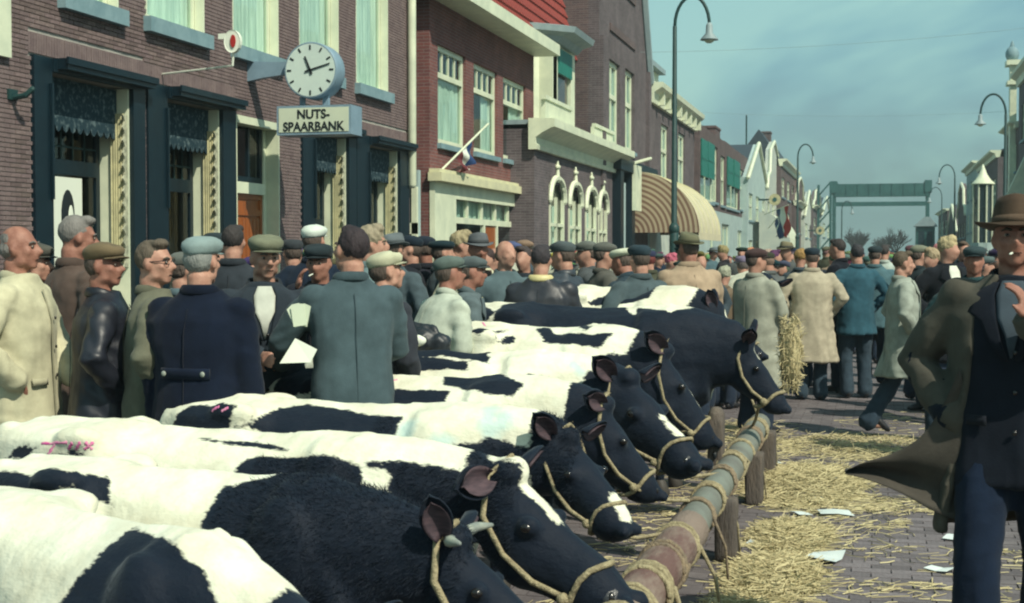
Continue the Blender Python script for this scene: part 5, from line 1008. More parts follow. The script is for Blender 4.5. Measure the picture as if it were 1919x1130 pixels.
# hay bundle hanging behind the far head
def hay(x, y, z, label, n=420):
    r = np.random.default_rng(5); m = MB(); m.ell((x, y, z), (.09, .08, .26), 10, 8)
    for _ in range(n):
        a = r.uniform(0, 2*pi); zz = r.uniform(-.34, .30); k = sqrt(max(.05, 1-(zz/.38)**2)); p = Vector((x+.10*k*cos(a), y+.09*k*sin(a), z+zz)); d = Vector((r.normal(0, .4)+cos(a)*.4, r.normal(0, .4)+sin(a)*.4, r.normal(0, 1)-.5)).normalized()*r.uniform(.05, .13); m.tube([p-d*.5, p+d*.5], [.004, .002], 3, cap=False)
    return tag(m.build('hay_bundle', 'straw'), label, 'hay', kind=None)
v = py_(1482, 655, 12.6); hay(v.x, v.y, v.z-.02, 'bundle of pale hay hanging behind the black head at the far rail end')
# ------------------------------------------------------------------ people
def check_mat():
    m = bpy.data.materials.new('checked_cloth'); m.use_nodes = True; nt = m.node_tree; N = nt.nodes; L = nt.links; b = N['Principled BSDF']; b.inputs['Roughness'].default_value = .95
    tc = N.new('ShaderNodeTexCoord'); w = []
    for k, ax in enumerate('XZ'):
        s = N.new('ShaderNodeSeparateXYZ'); L.new(tc.outputs['Object'], s.inputs[0]); q = N.new('ShaderNodeMath'); q.operation = 'MULTIPLY'; q.inputs[1].default_value = 22; L.new(s.outputs[ax], q.inputs[0]); f = N.new('ShaderNodeMath'); f.operation = 'FRACT'; L.new(q.outputs[0], f.inputs[0]); g = N.new('ShaderNodeMath'); g.operation = 'GREATER_THAN'; g.inputs[1].default_value = .55; L.new(f.outputs[0], g.inputs[0]); w.append(g.outputs[0])
    a = N.new('ShaderNodeMix'); a.data_type = 'RGBA'; a.inputs[6].default_value = (.085, .05, .055, 1); a.inputs[7].default_value = (.06, .11, .14, 1); L.new(w[0], a.inputs[0])
    c = N.new('ShaderNodeMix'); c.data_type = 'RGBA'; L.new(a.outputs[2], c.inputs[6]); c.inputs[7].default_value = (.17, .21, .22, 1); L.new(w[1], c.inputs[0]); L.new(c.outputs[2], b.inputs['Base Color']); MATS['checked_cloth'] = m
check_mat()
HP = Vector((0, -.02, 1.50))
def rotm(yaw, pitch, roll=0): return Matrix.Rotation(yaw, 3, 'Z') @ Matrix.Rotation(-pitch, 3, 'X') @ Matrix.Rotation(roll, 3, 'Y')
def ik(S, Wr, l1, l2, hint):
    S, Wr = Vector(S), Vector(Wr); d = Wr-S; L = min(d.length, (l1+l2)*.995); Wr = S + d.normalized()*L; a = (l1*l1-l2*l2+L*L)/(2*L); h = sqrt(max(l1*l1-a*a, 0)); u = d.normalized(); n = Vector(hint); n = n-u*n.dot(u); n.normalize(); return S+u*a+n*h, Wr
def hand(mb, w, d, n, curl=.5, sc=1., side=1, spread=.10):
    """palm, four bent fingers of unequal length and a thumb; w wrist, d direction, n the palm's back"""
    d, n = Vector(d).normalized(), Vector(n); n = (n-d*n.dot(d)).normalized(); s = d.cross(n).normalized()*side
    mb.tube([w, w+d*.03*sc, w+d*.085*sc], [(.020*sc, .026*sc), (.019*sc, .036*sc), (.015*sc, .038*sc)], 10, up=n)
    for i, (o, L) in enumerate(((-.030, .064), (-.010, .073), (.010, .069), (.029, .054))):
        b = w + d*.085*sc + s*o*sc; dr = d.copy() + s*spread*(i-1.5)*.5; p = [b]; ang = curl
        for seg_, fr_ in enumerate((.42, .32, .26)):
            ang_ = ang*(seg_+.6)*.75; q = (dr*cos(ang_) - n*sin(ang_)).normalized(); p.append(p[-1] + q*L*fr_*sc)
        mb.tube(p, [.0098*sc, .0092*sc, .0085*sc, .0072*sc], 8)
    b = w + d*.025*sc - s*.030*sc; q1 = (d*.65 - s*.75 - n*.25).normalized(); q2 = (d*.95 - s*.15 - n*.35).normalized(); mb.tube([b, b+q1*.035*sc, b+q1*.035*sc+q2*.034*sc], [.0135*sc, .0115*sc, .0085*sc], 8)
ARMS = dict(hang=lambda s: ((.265*s, .03, .86), (.3*s, -1, 0), (0, .1, -1)), pocket=lambda s: ((.20*s, .07, .98), (1.2*s, -.8, 0), (-.55*s, -.15, -1)), front=lambda s: ((.09*s, .30, 1.10), (1.*s, -.3, -1), (-.6*s, .7, .1)), low=lambda s: ((.10*s, .22, .98), (1.*s, -.4, -.5), (-.5*s, .5, -.4)),
            reach=lambda s: ((.16*s, .48, 1.12), (.8*s, 0, -1), (0, 1, -.2)), back=lambda s: ((.05*s, -.20, .95), (1.*s, -.6, 0), (-1*s, -.2, -.2)), chest=lambda s: ((.10*s, .24, 1.28), (.8*s, .1, -1), (-.5*s, .3, .8)), mouth=lambda s: ((.07*s, .22, 1.46), (.8*s, .2, -1), (-.3*s, .2, .9)))
def person(label, px, pyt, D, face, coat=(.05, .05, .06), style='coat', cmat='wool', trousers=(.02, .03, .05), hair=(.08, .06, .05), hat=None, hatc=(.1, .1, .09), lean=0., head=(0., 0.), arms=('pocket', 'pocket'), vox=None, skin='skin', fat=1., walk=0., shirt=None, tie=None, glasses=False, bald=False, seed=1, belt=False, open_=False, scarf=None, loc=None, cig=False, curly=False, vcollar=None, overcoat=None, group=None, fingers=False, H=None, hem=None, shift=0., wr=None):
    """face = heading of the body in degrees: 0 away down the street, 90 to the photograph's left, -90 to its right, 180 towards the camera"""
    vox = vox or (.0120 if D < 8.6 else .0165 if D < 13 else .024); near = D < 13.5
    hr = rotm(radians(head[0]), radians(head[1])); piv = Vector((0, 0, .95)); lr = Matrix.Rotation(-radians(lean), 3, 'X')
    def T(a):       # lean the trunk over the hips
        a = np.asarray(a, float).reshape(-1, 3); t = np.clip((a[:, 2]-.80)/.32, 0, 1); t = t*t*(3-2*t); ang = -radians(lean)*t; y, z = a[:, 1]-piv.y, a[:, 2]-piv.z; c, s = np.cos(ang), np.sin(ang); o = a.copy(); o[:, 1] = piv.y + y*c - z*s; o[:, 2] = piv.z + y*s + z*c; o[:, 1] -= t*0
        return o
    def HT(p): return hr @ (Vector(p)*.93) + HP + hr @ Vector((0, .025, .12))
    top = T([tuple(HT((0, -.01, .125 if not hat else .135)))])[0]
    if loc is None:
        q = at_depth(px, pyt, D); sc = q.z/top[2] if H is None else H/1.75; rz = radians(face); off = Matrix.Rotation(rz, 3, 'Z') @ Vector((top[0], top[1], 0))*sc; base = (q.x-off.x, q.y-off.y, 0)
    else: base = loc; sc = (H or 1.75)/1.75; rz = radians(face)
    root = empty('person', base, rz, label=label, cat='person', group=group); root.scale = (sc,)*3
    def post(me): setco(me, T(co(me))); return me
    def bend(mb): mb.v = [T(v) for v in mb.v]; return mb
    # joints
    sh = {s: Vector((.185*s*fat**.5, -.01, 1.41)) for s in (1, -1)}; A = {}
    for s, a in ((1, arms[0]), (-1, arms[1])):
        w, hint, hd = (ARMS[a](s) if isinstance(a, str) else ((a[0]*s if 0 else a[0], a[1], a[2]), (.8*s, -.4, -.8), a[3] if len(a) > 3 else (-.3*s, .7, 0)))
        e, w = ik(sh[s], w, .29, .27, hint); A[s] = (e, w, Vector(hd))
    wk = walk; legs = {}
    for s in (1, -1):
        f = wk*s; hip = Vector((.088*s, 0, .90)); ank = Vector((.095*s+.01*s, .30*f, .085 + (.07 if f < -.3 else 0))); kn = (hip+ank)/2 + Vector((.01*s, .035+.05*abs(f), 0)); legs[s] = (hip, kn, ank, f)
    # ---- body: one continuous skin
    mb = MB()
    mb.rings([[(rx*cos(2*pi*k/14), y+ry*sin(2*pi*k/14), z) for k in range(14)] for z, rx, ry, y in ((.82, .10, .08, 0), (.90, .155, .105, 0), (1.05, .138, .10, 0), (1.28, .150, .100, 0), (1.37, .13, .075, -.01), (1.45, .065, .058, -.015))])
    mb.tube([(0, -.02, 1.40), tuple(HT((0, -.035, -.07)))], [.060, .056], 12)
    def he(c, r, rr=None): mb.ell(HT(c), tuple(v*.93 for v in r), 16, 10, rot=hr)
    he((0, -.014, .022), (.076, .095, .094)); he((0, .020, -.035), (.061, .066, .080)); he((0, .058, -.100), (.030, .026, .020)); he((0, .074, .020), (.050, .018, .012))
    for s in (1, -1): he((.040*s, .055, -.025), (.024, .024, .022)); he((.079*s, -.008, -.012), (.012, .020, .032)); he((.014*s, .098, -.038), (.010, .012, .009)); he((.05*s, .01, -.07), (.016, .035, .03))
    mb.tube([HT((0, .082, .012)), HT((0, .100, -.012)), HT((0, .113, -.034))], [(.009, .010), (.011, .010), (.014, .013)], 8); he((0, .085, -.064), (.025, .010, .0065)); he((0, .083, -.077), (.022, .010, .0065))
    for s in (1, -1):
        e, w, hd = A[s]; mb.tube([sh[s]+Vector((-.035*s, 0, -.06)), sh[s].lerp(e, .5), e, w], [.040, .040, .036, .026], 10)
        hip, kn, ank, f = legs[s]; mb.tube([hip, kn, ank], [.085, .055, .04], 10); mb.tube([ank + Vector((0, -.03, -.03)), ank + Vector((0, .12, -.045))], [.035, .03], 8)
        hv = .0075 if fingers else vox
        hand(mb, w, hd, Vector((s, .2, .3)) if abs(hd.x) < .9 else Vector((0, .3, 1)), .55, 1.0 if fingers or vox < .012 else 1.1, -s)
    me = remesh(mb, .0092 if fingers and D < 8 else .0120 if D < 8.6 else vox, 1 if fingers else 2, 'body', .45); link('body', post(me), skin, root)
    # ---- trousers and shoes
    mb = MB(); mb.ell((0, 0, .92), (.165*fat, .125*fat, .13))
    for s in (1, -1):
        hip, kn, ank, f = legs[s]; mb.tube([hip, (hip+kn)/2, kn, (kn+ank)/2, ank + Vector((0, -.01, -.02))], [.105*fat, .098*fat, .083, .080, (.092, .086)], 12)
        t = MB().tube([ank + Vector((0, -.055, -.04)), ank + Vector((0, .04, -.035)), ank + Vector((.005*s, .15, -.052)), ank + Vector((.005*s, .19, -.056))], [(.040, .036), (.042, .040), (.030, .044), (.022, .034)], 12, up=(0, 0, 1))
        v = t.arr(); 
        if f < -.3: c0 = np.array(ank + Vector((0, .14, -.06))); R_ = np.array(Matrix.Rotation(-.6, 3, 'X')); t.v = [(v-c0) @ R_.T + c0]
        t.build('shoe', 'leather', root, True, color=(.015, .015, .018))
    me = remesh(mb, max(vox*1.5, .021), 2, 'trousers'); p = co(me); p += nrm(me)*(waves(p, 8, .16, seed, (1.2, 1.2, .35))*.009 + waves(p, 6, .07, seed+9, (.4, .4, 1.5))*.003)[:, None]; setco(me, p); link('trousers', post(me), 'wool' if cmat != 'leather' else 'cloth', root, color=trousers)
    # ---- coat
    hz = hem if hem is not None else {'coat': .58, 'long': .42, 'jacket': .80, 'short': .88}[style]; fl = 1.0 + (.80-hz)*.55; hh_ = .80
    SEC = [(hz, .205*fl, .155*fl), (max(hz+.06, .80), .200, .152), (.95, .192, .145), (1.08, .182, .138), (1.22, .193, .142), (1.34, .200, .132), (1.41, .180, .108), (1.455, .115, .085), (1.49, .080, .074)]
    SEC = [(z, rx*(fat if z < 1.35 else fat**.5), ry*(fat if z < 1.35 else fat**.5)) for z, rx, ry in SEC]
    if hz >= .80: SEC = [(hz, .195*fat, .150*fat)] + [q for q in SEC if q[0] > hz+.05]
    yo = -.008; zs_ = [q[0] for q in SEC]
    def front(x, z, off, back=False):
        rx = float(np.interp(z, zs_, [q[1] for q in SEC])); ry = float(np.interp(z, zs_, [q[2] for q in SEC])); k = sqrt(max(0., 1-min(1, abs(x)/rx)**2.4)); return Vector((x, yo + (-1 if back else 1)*(ry*k+off), z))
    mb = MB(); nn_ = 20; mb.rings([[(rx*np.sign(cos(a))*abs(cos(a))**.85, yo+ry*np.sign(sin(a))*abs(sin(a))**.85, z) for a in [2*pi*(k+.5)/nn_ for k in range(nn_)]] for z, rx, ry in SEC])
    if wk: 
        pass
    for s in (1, -1):
        e, w, hd = A[s]; mb.ell(sh[s] + Vector((-.016*s, 0, -.024)), (.082, .076, .066)); mb.tube([sh[s]+Vector((-.02*s, 0, -.038)), sh[s].lerp(e, .5), e, e.lerp(w, .5), w - (w-e).normalized()*.005], [(.076, .074), (.071, .070), (.065, .063), (.059, .058), (.056, .055)], 12)
    me = remesh(mb, max(vox, .0135), 2, 'coat'); p = co(me); n_ = nrm(me); wr_ = wr or (1.25 if cmat == 'leather' else 1.)
    def crease(w, k=1.): return np.where(w > 0, w, -np.abs(w))*0 + (.55 - np.abs(w))*k
    low = np.clip((1.25-p[:, 2])/.5, 0, 1); arm = np.clip((np.abs(p[:, 0])-.17)/.05, 0, 1)
    w_ = crease(waves(p, 7, .34, seed+3, (1.3, 1.3, .22)), 1.5)*.012*(.30+low) + crease(waves(p, 7, .20, seed+5, (.7, .7, 1.3)), 1.4)*.0062*(.3+arm) + waves(p, 7, .30, seed+8)*.006 + waves(p, 9, .05, seed+11, (.9, .9, .5))*.0008; p = p + n_*(w_*wr_)[:, None]
    if wk: p[:, 1] += np.clip((.85-p[:, 2]), 0, 1)*wk*.12*np.sign(p[:, 0]) - np.clip(.8-p[:, 2], 0, 1)*.15
    setco(me, p); link('coat', post(me), cmat, root, color=coat)
    def patch(nm, m_, rows, off, color=None, back=False, par=root, th=.004):
        """strip of cloth lying on the coat: rows of (z, x left, x right)"""
        g = []
        for z, xl, xr in rows:
            r1 = [front(xl+(xr-xl)*j/6, z, off, back) for j in range(7)]; r2 = [front(xl+(xr-xl)*j/6, z, off-th, back) for j in range(7)]; g.append(r1 + r2[::-1])
        return bend(MB().rings(g)).build(nm, m_, par, True, color=color)
    cc = vcollar or tuple(c*.85 for c in coat)
    pts = []
    for j in range(13):
        a = -pi*.5 + (j/12-.5)*pi*1.55; pts.append((.080*cos(a)*fat**.5, -.018+.078*sin(a), 1.487 - .035*max(0, sin(a)+.2)))
    bend(MB().tube(pts, [(.026, .011)]*13, 8, up=(0, 0, 1))).build('collar', cmat, root, True, color=cc)
    if near or shirt:
        if shirt or open_:
            wv = .075 if not open_ else .10; zb = 1.20 if not open_ else .70
            patch('shirt' if shirt else 'waistcoat', 'cloth', [(1.47, -.035, .035), (1.42, -.055, .055), (1.34, -.05 if not open_ else -.075, .05 if not open_ else .075), (zb+.08, -.022 if not open_ else -.08, .022 if not open_ else .08), (zb, -.004 if not open_ else -.085, .004 if not open_ else .085)], .012, shirt or (.02, .025, .03))
        if tie: patch('tie', 'cloth', [(1.455, -.016, .016), (1.43, -.012, .012), (1.28, -.020, .020), (1.14, -.024, .024)], .024, tie)
        for s in (1, -1):
            if shirt or open_: patch('lapel', cmat, [(z, *sorted((s*a, s*b))) for z, a, b in ((1.465, .045, .085), (1.42, .06, .125), (1.36, .055, .150), (1.33, .05, .105), (1.26, .035, .075), (1.19 if not open_ else 1.0, .01 if not open_ else .07, .03 if not open_ else .09))], .022, tuple(c*.95 for c in coat), th=.010)
            patch('pocket_flap', cmat, [(.995, *sorted((s*.08, s*.16))), (.96, *sorted((s*.08, s*.16)))], .017, cc, th=.008)
        if not (shirt or open_): patch('front_edge', cmat, [(z, .012, .022) for z in np.linspace(1.42, hz+.02, 8)], .014, tuple(c*.6 for c in coat))
        for z in ((1.28, 1.14, 1.0) if not open_ else ()): bend(MB().ell(front(-.015, z-.06*bool(shirt), .016), (.009, .005, .009), 8, 5)).build('button', 'eye_dark', root, True)
        patch('back_seam', cmat, [(z, -.0016, .0016) for z in np.linspace(1.40, hz+.02, 8)], .011, tuple(c*.7 for c in coat), back=True)
        if belt:
            patch('back_belt', cmat, [(1.125, -.125, .125), (1.11, -.125, .125), (1.075, -.125, .125)], .014, tuple(c*1.2 for c in coat), back=True, th=.010)
            for x in (-.10, .10): bend(MB().ell(front(x, 1.10, .024, True), (.013, .007, .013), 10, 6)).build('button', 'horn', root, True)
    if overcoat:     # open overcoat: a shell round back and sides, with its own sleeves and lapels
        mb = MB(); SO = [(.56, .265, .215), (.80, .238, .195), (.95, .222, .178), (1.08, .212, .168), (1.22, .216, .168), (1.34, .224, .156), (1.41, .202, .132), (1.455, .132, .104), (1.49, .092, .088)]; rr_ = []
        for i, (z, rx, ry) in enumerate(SO):
            rx, ry = rx*fat**.9, ry*fat**.9; op_ = radians(62 - 6*i if i < 7 else 30); a0, a1 = pi/2+op_, pi/2-op_+2*pi; n3 = 22; o_ = [(rx*cos(a), yo+ry*sin(a), z) for a in [a0+(a1-a0)*k/n3 for k in range(n3+1)]]; rr_.append(o_ + [(x*.86, y*.86, z) for x, y, z in o_[::-1]])
        mb.rings(rr_)
        for s in (1, -1):
            e, w, hd = A[s]; mb.ell(sh[s] + Vector((-.012*s, 0, -.008)), (.094, .090, .078)); mb.tube([sh[s]+Vector((-.02*s, 0, -.03)), sh[s].lerp(e, .5), e, e.lerp(w, .5), w], [.088, .082, .074, .068, .066], 12)
        me = remesh(mb, .0115, 3, 'overcoat'); p = co(me); p += nrm(me)*(waves(p, 9, .20, seed+21, (1.2, 1.2, .25))*.007 + waves(p, 9, .11, seed+22, (.6, .6, 1.2))*.0028)[:, None]; setco(me, p); link('overcoat', post(me), cmat, root, color=overcoat)
    # ---- hair, face, headgear
    def hb(mb): 
        return bend(mb)
    if bald:
        hm = remesh(MB().ell((0, -.045, -.005), (.081, .068, .055), 16, 10).ell((0, -.03, .04), (.074, .075, .06), 14, 9), .011, 1, 'hair')
    elif curly: hm = remesh(MB().ell((0, -.018, .045), (.088, .100, .092), 16, 10).ell((0, .03, .10), (.065, .055, .045), 14, 9), .010, 1, 'hair')
    elif hat: hm = remesh(MB().ell((0, -.030, .012), (.0795, .086, .083), 16, 10), .012, 0, 'hair')
    else: hm = remesh(MB().ell((0, -.026, .033), (.081, .092, .093), 16, 10).ell((.012, .038, .098), (.055, .048, .030), 14, 9), .010, 1, 'hair')
    p = co(hm); p += nrm(hm)*(waves(p, 10, .035, seed, (1, 1, .6))*(.0075 if curly else .0028))[:, None]; p = np.array([tuple(HT(v)) for v in p]); setco(hm, T(p)); link('hair', hm, 'hairy', root, color=hair)
    if D < 11:
        for s in (1, -1):
            o = hb(MB().ell(HT((.031*s, .0815, -.001)), (.0105, .006, .0062), 10, 7, rot=hr)).build('eye', 'eye_white', root, True); hb(MB().ell(HT((.031*s, .0850, -.001)), (.0062, .0040, .0058), 8, 6, rot=hr)).build('iris', 'eye_dark', o, True)
            hb(MB().tube([HT((.016*s, .092, .017)), HT((.034*s, .088, .023)), HT((.050*s, .074, .017))], [.0045, .0055, .003], 6)).build('eyebrow', 'hairy', root, True, color=tuple(c*.8 for c in hair))
        hb(MB().tube([HT((-.022, .0885, -.0705)), HT((0, .0955, -.0705)), HT((.022, .0885, -.0705))], .0018, 5)).build('mouth_line', 'eye_dark', root)
    if glasses:
        m = MB()
        for s in (1, -1):
            m.tube([HT((.031*s+.022*cos(a), .094-.008*abs(cos(a)), .001+.017*sin(a))) for a in [2*pi*k/12 for k in range(13)]], .0022, 5, cap=False); m.tube([HT((.052*s, .088, .006)), HT((.080*s, .0, .004))], .0025, 5)
        m.tube([HT((-.010, .100, .004)), HT((.010, .100, .004))], .0022, 5); hb(m).build('glasses', 'black_paint', root)
    if cig: hb(MB().tube([HT((.012, .092, -.071)), HT((.020, .150, -.082))], .0040, 7)).build('cigarette', 'poster_white', root)
    if hat == 'cap':
        m = MB(); nr = 22; prof = [(.0, .038, .080, .099, -.014), (.0, .052, .086, .104, -.012), (0, .075, .098, .118, -.004), (0, .098, .097, .116, .004), (0, .118, .078, .092, .012), (0, .127, .045, .055, .016), (0, .129, .012, .014, .016)]
        m.rings([[(rx*cos(2*pi*k/nr), yc+ry*sin(2*pi*k/nr) , z+.012*max(0, -sin(2*pi*k/nr))*0 - .020*max(0, sin(2*pi*k/nr))*(z > .05)) for k in range(nr)] for _, z, rx, ry, yc in prof])
        pk = []
        for i in range(5):
            t = i/4; ring = []
            for k in range(11): a = pi*(.14+.72*k/10); ring.append(((.080+.012*t)*cos(a), -.012+(.098+.062*t*sin(a)**.6)*sin(a), .050-.014*t-.010*abs(cos(a))*(1-t)))
            pk.append(ring + [(x, y, z-.006) for x, y, z in ring[::-1]])
        hm = m.mesh('cap', True); p = co(hm); p += waves(p, 6, .10, seed)[:, None]*np.array([.002, .002, .004]); p = np.array([tuple(HT(v)) for v in p]); setco(hm, T(p)); cp = link('cap', hm, 'wool', root, color=hatc)
        m = MB().rings(pk); m.v = [np.array([tuple(HT(v)) for v in m.arr()])]; bend(m).build('peak', 'wool', cp, True, color=tuple(c*.8 for c in hatc))
    elif hat in ('fedora', 'beret', 'brim'):
        m = MB(); nr = 28
        if hat == 'beret': prof = [(.045, .082, .100, -.012), (.06, .105, .120, -.02), (.085, .118, .128, -.02), (.108, .095, .105, -.015), (.118, .04, .04, -.01), (.120, .008, .008, -.01)]; m.rings([[(rx*cos(2*pi*k/nr), yc+ry*sin(2*pi*k/nr), z) for k in range(nr)] for z, rx, ry, yc in prof])
        else:
            bw = .066 if hat == 'fedora' else .045; hgt = .115 if hat == 'fedora' else .095
            prof = [(.036, .080, .098), (.040, .083+bw, .102+bw), (.044, .084+bw, .103+bw), (.050, .088, .106), (.070, .087, .105), (.036+hgt*.7, .080, .098), (.036+hgt*.95, .070, .090), (.036+hgt, .052, .072), (.036+hgt*.86, .018, .045)]
            R_ = []
            for i, (z, rx, ry) in enumerate(prof):
                ring = []
                for k in range(nr):
                    a = 2*pi*k/nr; dz = (.020*abs(cos(a))**2 - .016*max(0, sin(a))) if i in (1, 2) else 0; pin = 1 - (.22*max(0, sin(a))**3*(i in (5, 6, 7))); ring.append((rx*cos(a)*(pin if abs(cos(a)) > .2 else 1), -.008+ry*sin(a), z+dz+(.012*sin(a) if i >= 5 else 0)))
                R_.append(ring)
            m.rings(R_)
        v = m.arr(); m.v = [np.array([tuple(HT(p_)) for p_ in v])]; ht = bend(m).build('hat', 'wool', root, True, color=hatc)
        if hat != 'beret':
            m = MB().rings([[(rx*cos(2*pi*k/nr), -.008+ry*sin(2*pi*k/nr), z) for k in range(nr)] for z, rx, ry in ((.048, .0895, .1075), (.078, .0880, .1060))]); m.v = [np.array([tuple(HT(p_)) for p_ in m.arr()])]; bend(m).build('hat_band', 'cloth', ht, True, color=tuple(c*(1.5 if hat == 'fedora' else .5) for c in hatc))
    if scarf:
        pts = [(.082*cos(a), -.015+.080*sin(a), 1.475-.02*max(0, sin(a))) for a in [pi*.62+2*pi*.88*k/14 for k in range(15)]]; m = MB().tube(pts, [(.030, .018)]*15, 8, up=(0, 0, 1))
        zl = 1.20 if isinstance(scarf, str) else 1.06
        for s in (1, -1): patch('scarf_end', scarf if isinstance(scarf, str) else 'cloth', [(z, *sorted((s*(.012+.01*k_), s*(.085+.012*k_)))) for k_, z in enumerate(np.linspace(1.46, zl, 5))], .030, None if isinstance(scarf, str) else scarf, th=.016)
        bend(m).build('scarf', scarf if isinstance(scarf, str) else 'cloth', root, True, color=None if isinstance(scarf, str) else scarf)
    return dict(root=root, T=T, front=front, A=A, sc=sc, rz=rz)
NAVY = (.008, .013, .026); DK = (.016, .020, .028); GRAY = (.075, .095, .100); CREAM = (.42, .40, .27); BROWN = (.060, .042, .038); OLIVE = (.13, .13, .09); BEIGE = (.30, .27, .21); BG = (.055, .105, .125); PALE = (.34, .38, .33)
WHITE_ = (.60, .62, .50)
P_ = person
P_('grey-haired balding man in a cream coat at the left edge, facing right', 30, 420, 7.4, -80, coat=(.44, .42, .29), trousers=(.06, .08, .10), hair=(.16, .15, .14), bald=True, arms=('pocket', 'low'), head=(0, -5), seed=2, skin='skin_tan', fat=1.12, hem=.36)
P_('man in a grey-brown jacket and grey-blue trousers half hidden behind the cream coat', 62, 452, 8.4, -75, coat=(.085, .065, .062), style='jacket', trousers=(.07, .10, .13), hair=(.06, .05, .05), hat='cap', hatc=(.07, .07, .06), seed=3)
P_('tall man with cropped grey hair in a brown coat, seen from behind', 147, 403, 8.3, -32, coat=(.085, .060, .050), hair=(.17, .16, .15), head=(-20, 4), seed=4, skin='skin_tan', fat=1.05, hem=.50)
P_('man in a brown flat cap and black leather coat facing right', 190, 452, 7.4, -60, coat=(.012, .014, .022), cmat='leather', hat='cap', hatc=(.13, .10, .06), head=(-28, -4), seed=5, skin='skin_tan', fat=1.18, hem=.36, arms=('pocket', 'low'))
P_('man with dark-rimmed glasses in an olive-grey raincoat facing right', 286, 449, 7.25, -62, coat=(.120, .122, .088), hair=(.10, .08, .06), head=(-28, -3), glasses=True, seed=6, fat=1.05, arms=('pocket', 'front'), hem=.5)
P_('broad man in a navy overcoat with belted back and light blue cap', 376, 440, 6.9, -2, coat=(.006, .010, .022), hat='cap', hatc=(.19, .25, .25), hair=(.20, .21, .20), belt=True, seed=7, fat=1.22, head=(-8, -2), arms=('hang', 'hang'), fingers=True, hem=.60, trousers=(.012, .018, .03), wr=.7)
P_('man in an olive flat cap, white shirt and dark coat facing the dealer', 497, 437, 7.7, 205, coat=(.024, .032, .042), hat='cap', hatc=(.15, .16, .11), shirt=(.46, .48, .42), hair=(.14, .13, .12), head=(14, 2), seed=8, fat=1.12, arms=((.02, .33, 1.12, (-.2, 1, 0)), (-.30, .38, 1.10, (-.3, 1, .1))), fingers=True, skin='skin')
dealer = P_('dark-haired man in a grey-green jacket bent over papers, back to the camera', 664, 424, 7.3, 30, coat=(.052, .080, .092), style='jacket', hair=(.030, .022, .026), seed=9, fat=1.02, lean=7, head=(26, -14), arms=((.10, .34, 1.10), (-.30, .36, 1.10, (-.6, .8, .1))), hem=.72, trousers=(.03, .04, .05), fingers=True, wr=.8)
P_('man with thick dark hair in a dark coat behind the navy overcoat', 437, 421, 10.5, 10, coat=(.028, .034, .042), hair=(.035, .03, .03), seed=10, fat=1.05)
P_('man with a dark cap and grey-blue collar just left of the thick dark hair', 404, 434, 11.5, 60, coat=(.10, .15, .17), hat='cap', hatc=(.02, .03, .035), seed=11)
P_('man in a grey-blue coat half hidden behind the light blue cap', 345, 470, 8.8, -40, coat=(.10, .15, .17), hat='cap', hatc=(.10, .11, .10), seed=12)
P_('man in a white cap and dark blue coat before the orange-brown door', 587, 420, 11.5, 5, coat=(.012, .020, .036), hat='cap', hatc=(.50, .56, .50), head=(-10, -6), seed=13, fat=1.1)
P_('man in a dark cap smoking, facing the camera left of the dealer', 598, 455, 8.9, 185, coat=(.015, .018, .026), hat='cap', hatc=(.02, .03, .035), cig=True, seed=14, skin='skin_tan', arms=('mouth', 'pocket'))
P_('man in a dark cap low before the brick pier beside the door', 548, 447, 12.5, 40, coat=(.02, .03, .04), hat='cap', hatc=(.03, .035, .04), seed=15)
P_('man with curly grey-blond hair and pale blue collar behind the dealer', 694, 424, 10.0, -70, coat=(.13, .19, .20), curly=True, hair=(.27, .23, .16), seed=16, head=(-5, -4))
P_('man in a cream flat cap and dark coat bowing his head behind the dealer', 714, 470, 8.2, -40, coat=(.030, .034, .044), hat='cap', hatc=(.42, .42, .30), lean=14, head=(-12, -24), seed=17, arms=('low', 'low'))
P_('man in a grey brimmed hat and grey-blue coat left of the paired dark caps', 737, 437, 11.8, -20, coat=(.060, .085, .098), hat='brim', hatc=(.11, .13, .14), seed=18, fat=1.1)
P_('man in a black cap turned to his neighbour before the green alley gate', 772, 440, 12.5, 100, coat=(.014, .016, .022), hat='cap', hatc=(.012, .02, .03), seed=19, head=(10, -6))
P_('second of the two men in black caps, beside the alley gate', 796, 441, 13.0, 60, coat=(.018, .020, .028), hat='cap', hatc=(.014, .02, .03), seed=20, skin='skin_tan')
P_('man in a black beret before the shop window with the orange door post', 829, 447, 12.6, -60, coat=(.05, .07, .08), hat='beret', hatc=(.012, .025, .032), seed=21)
P_('man with curly blond hair right of the black beret', 865, 434, 12.8, -80, coat=(.06, .05, .05), curly=True, hair=(.30, .25, .15), seed=22)
P_('man in a pale cream jacket and grey-green cap leaning over a cow back', 836, 478, 9.3, -42, coat=(.40, .44, .37), style='jacket', hat='cap', hatc=(.09, .12, .11), lean=22, head=(-8, -30), seed=23, skin='skin_tan', arms=('low', (.0, .42, .98)), fingers=True, fat=1.05)
P_('man in a grey cap and slate jacket over a yellow shirt', 882, 478, 10.0, -65, coat=(.090, .120, .130), style='jacket', hat='cap', hatc=(.075, .095, .10), lean=16, head=(-6, -18), seed=24, skin='skin_tan', shirt=(.55, .52, .27), arms=('low', 'low'))
P_('man in a tall grey hat, cream coat and brown scarf', 896, 437, 11.8, -150, coat=(.46, .45, .32), hat='brim', hatc=(.10, .11, .12), scarf=(.085, .055, .045), seed=25, skin='skin_tan', shirt=(.08, .05, .04), open_=True)
P_('balding smiling man in a long blue-grey coat looking right', 946, 449, 11.5, -140, coat=(.075, .110, .122), bald=True, hair=(.14, .10, .07), seed=26, head=(8, -6), fat=1.08)
P_('dark-coated man whose pale face shows right of the blue-grey coat', 981, 461, 13.2, 170, coat=(.018, .024, .032), hair=(.05, .04, .04), seed=27)
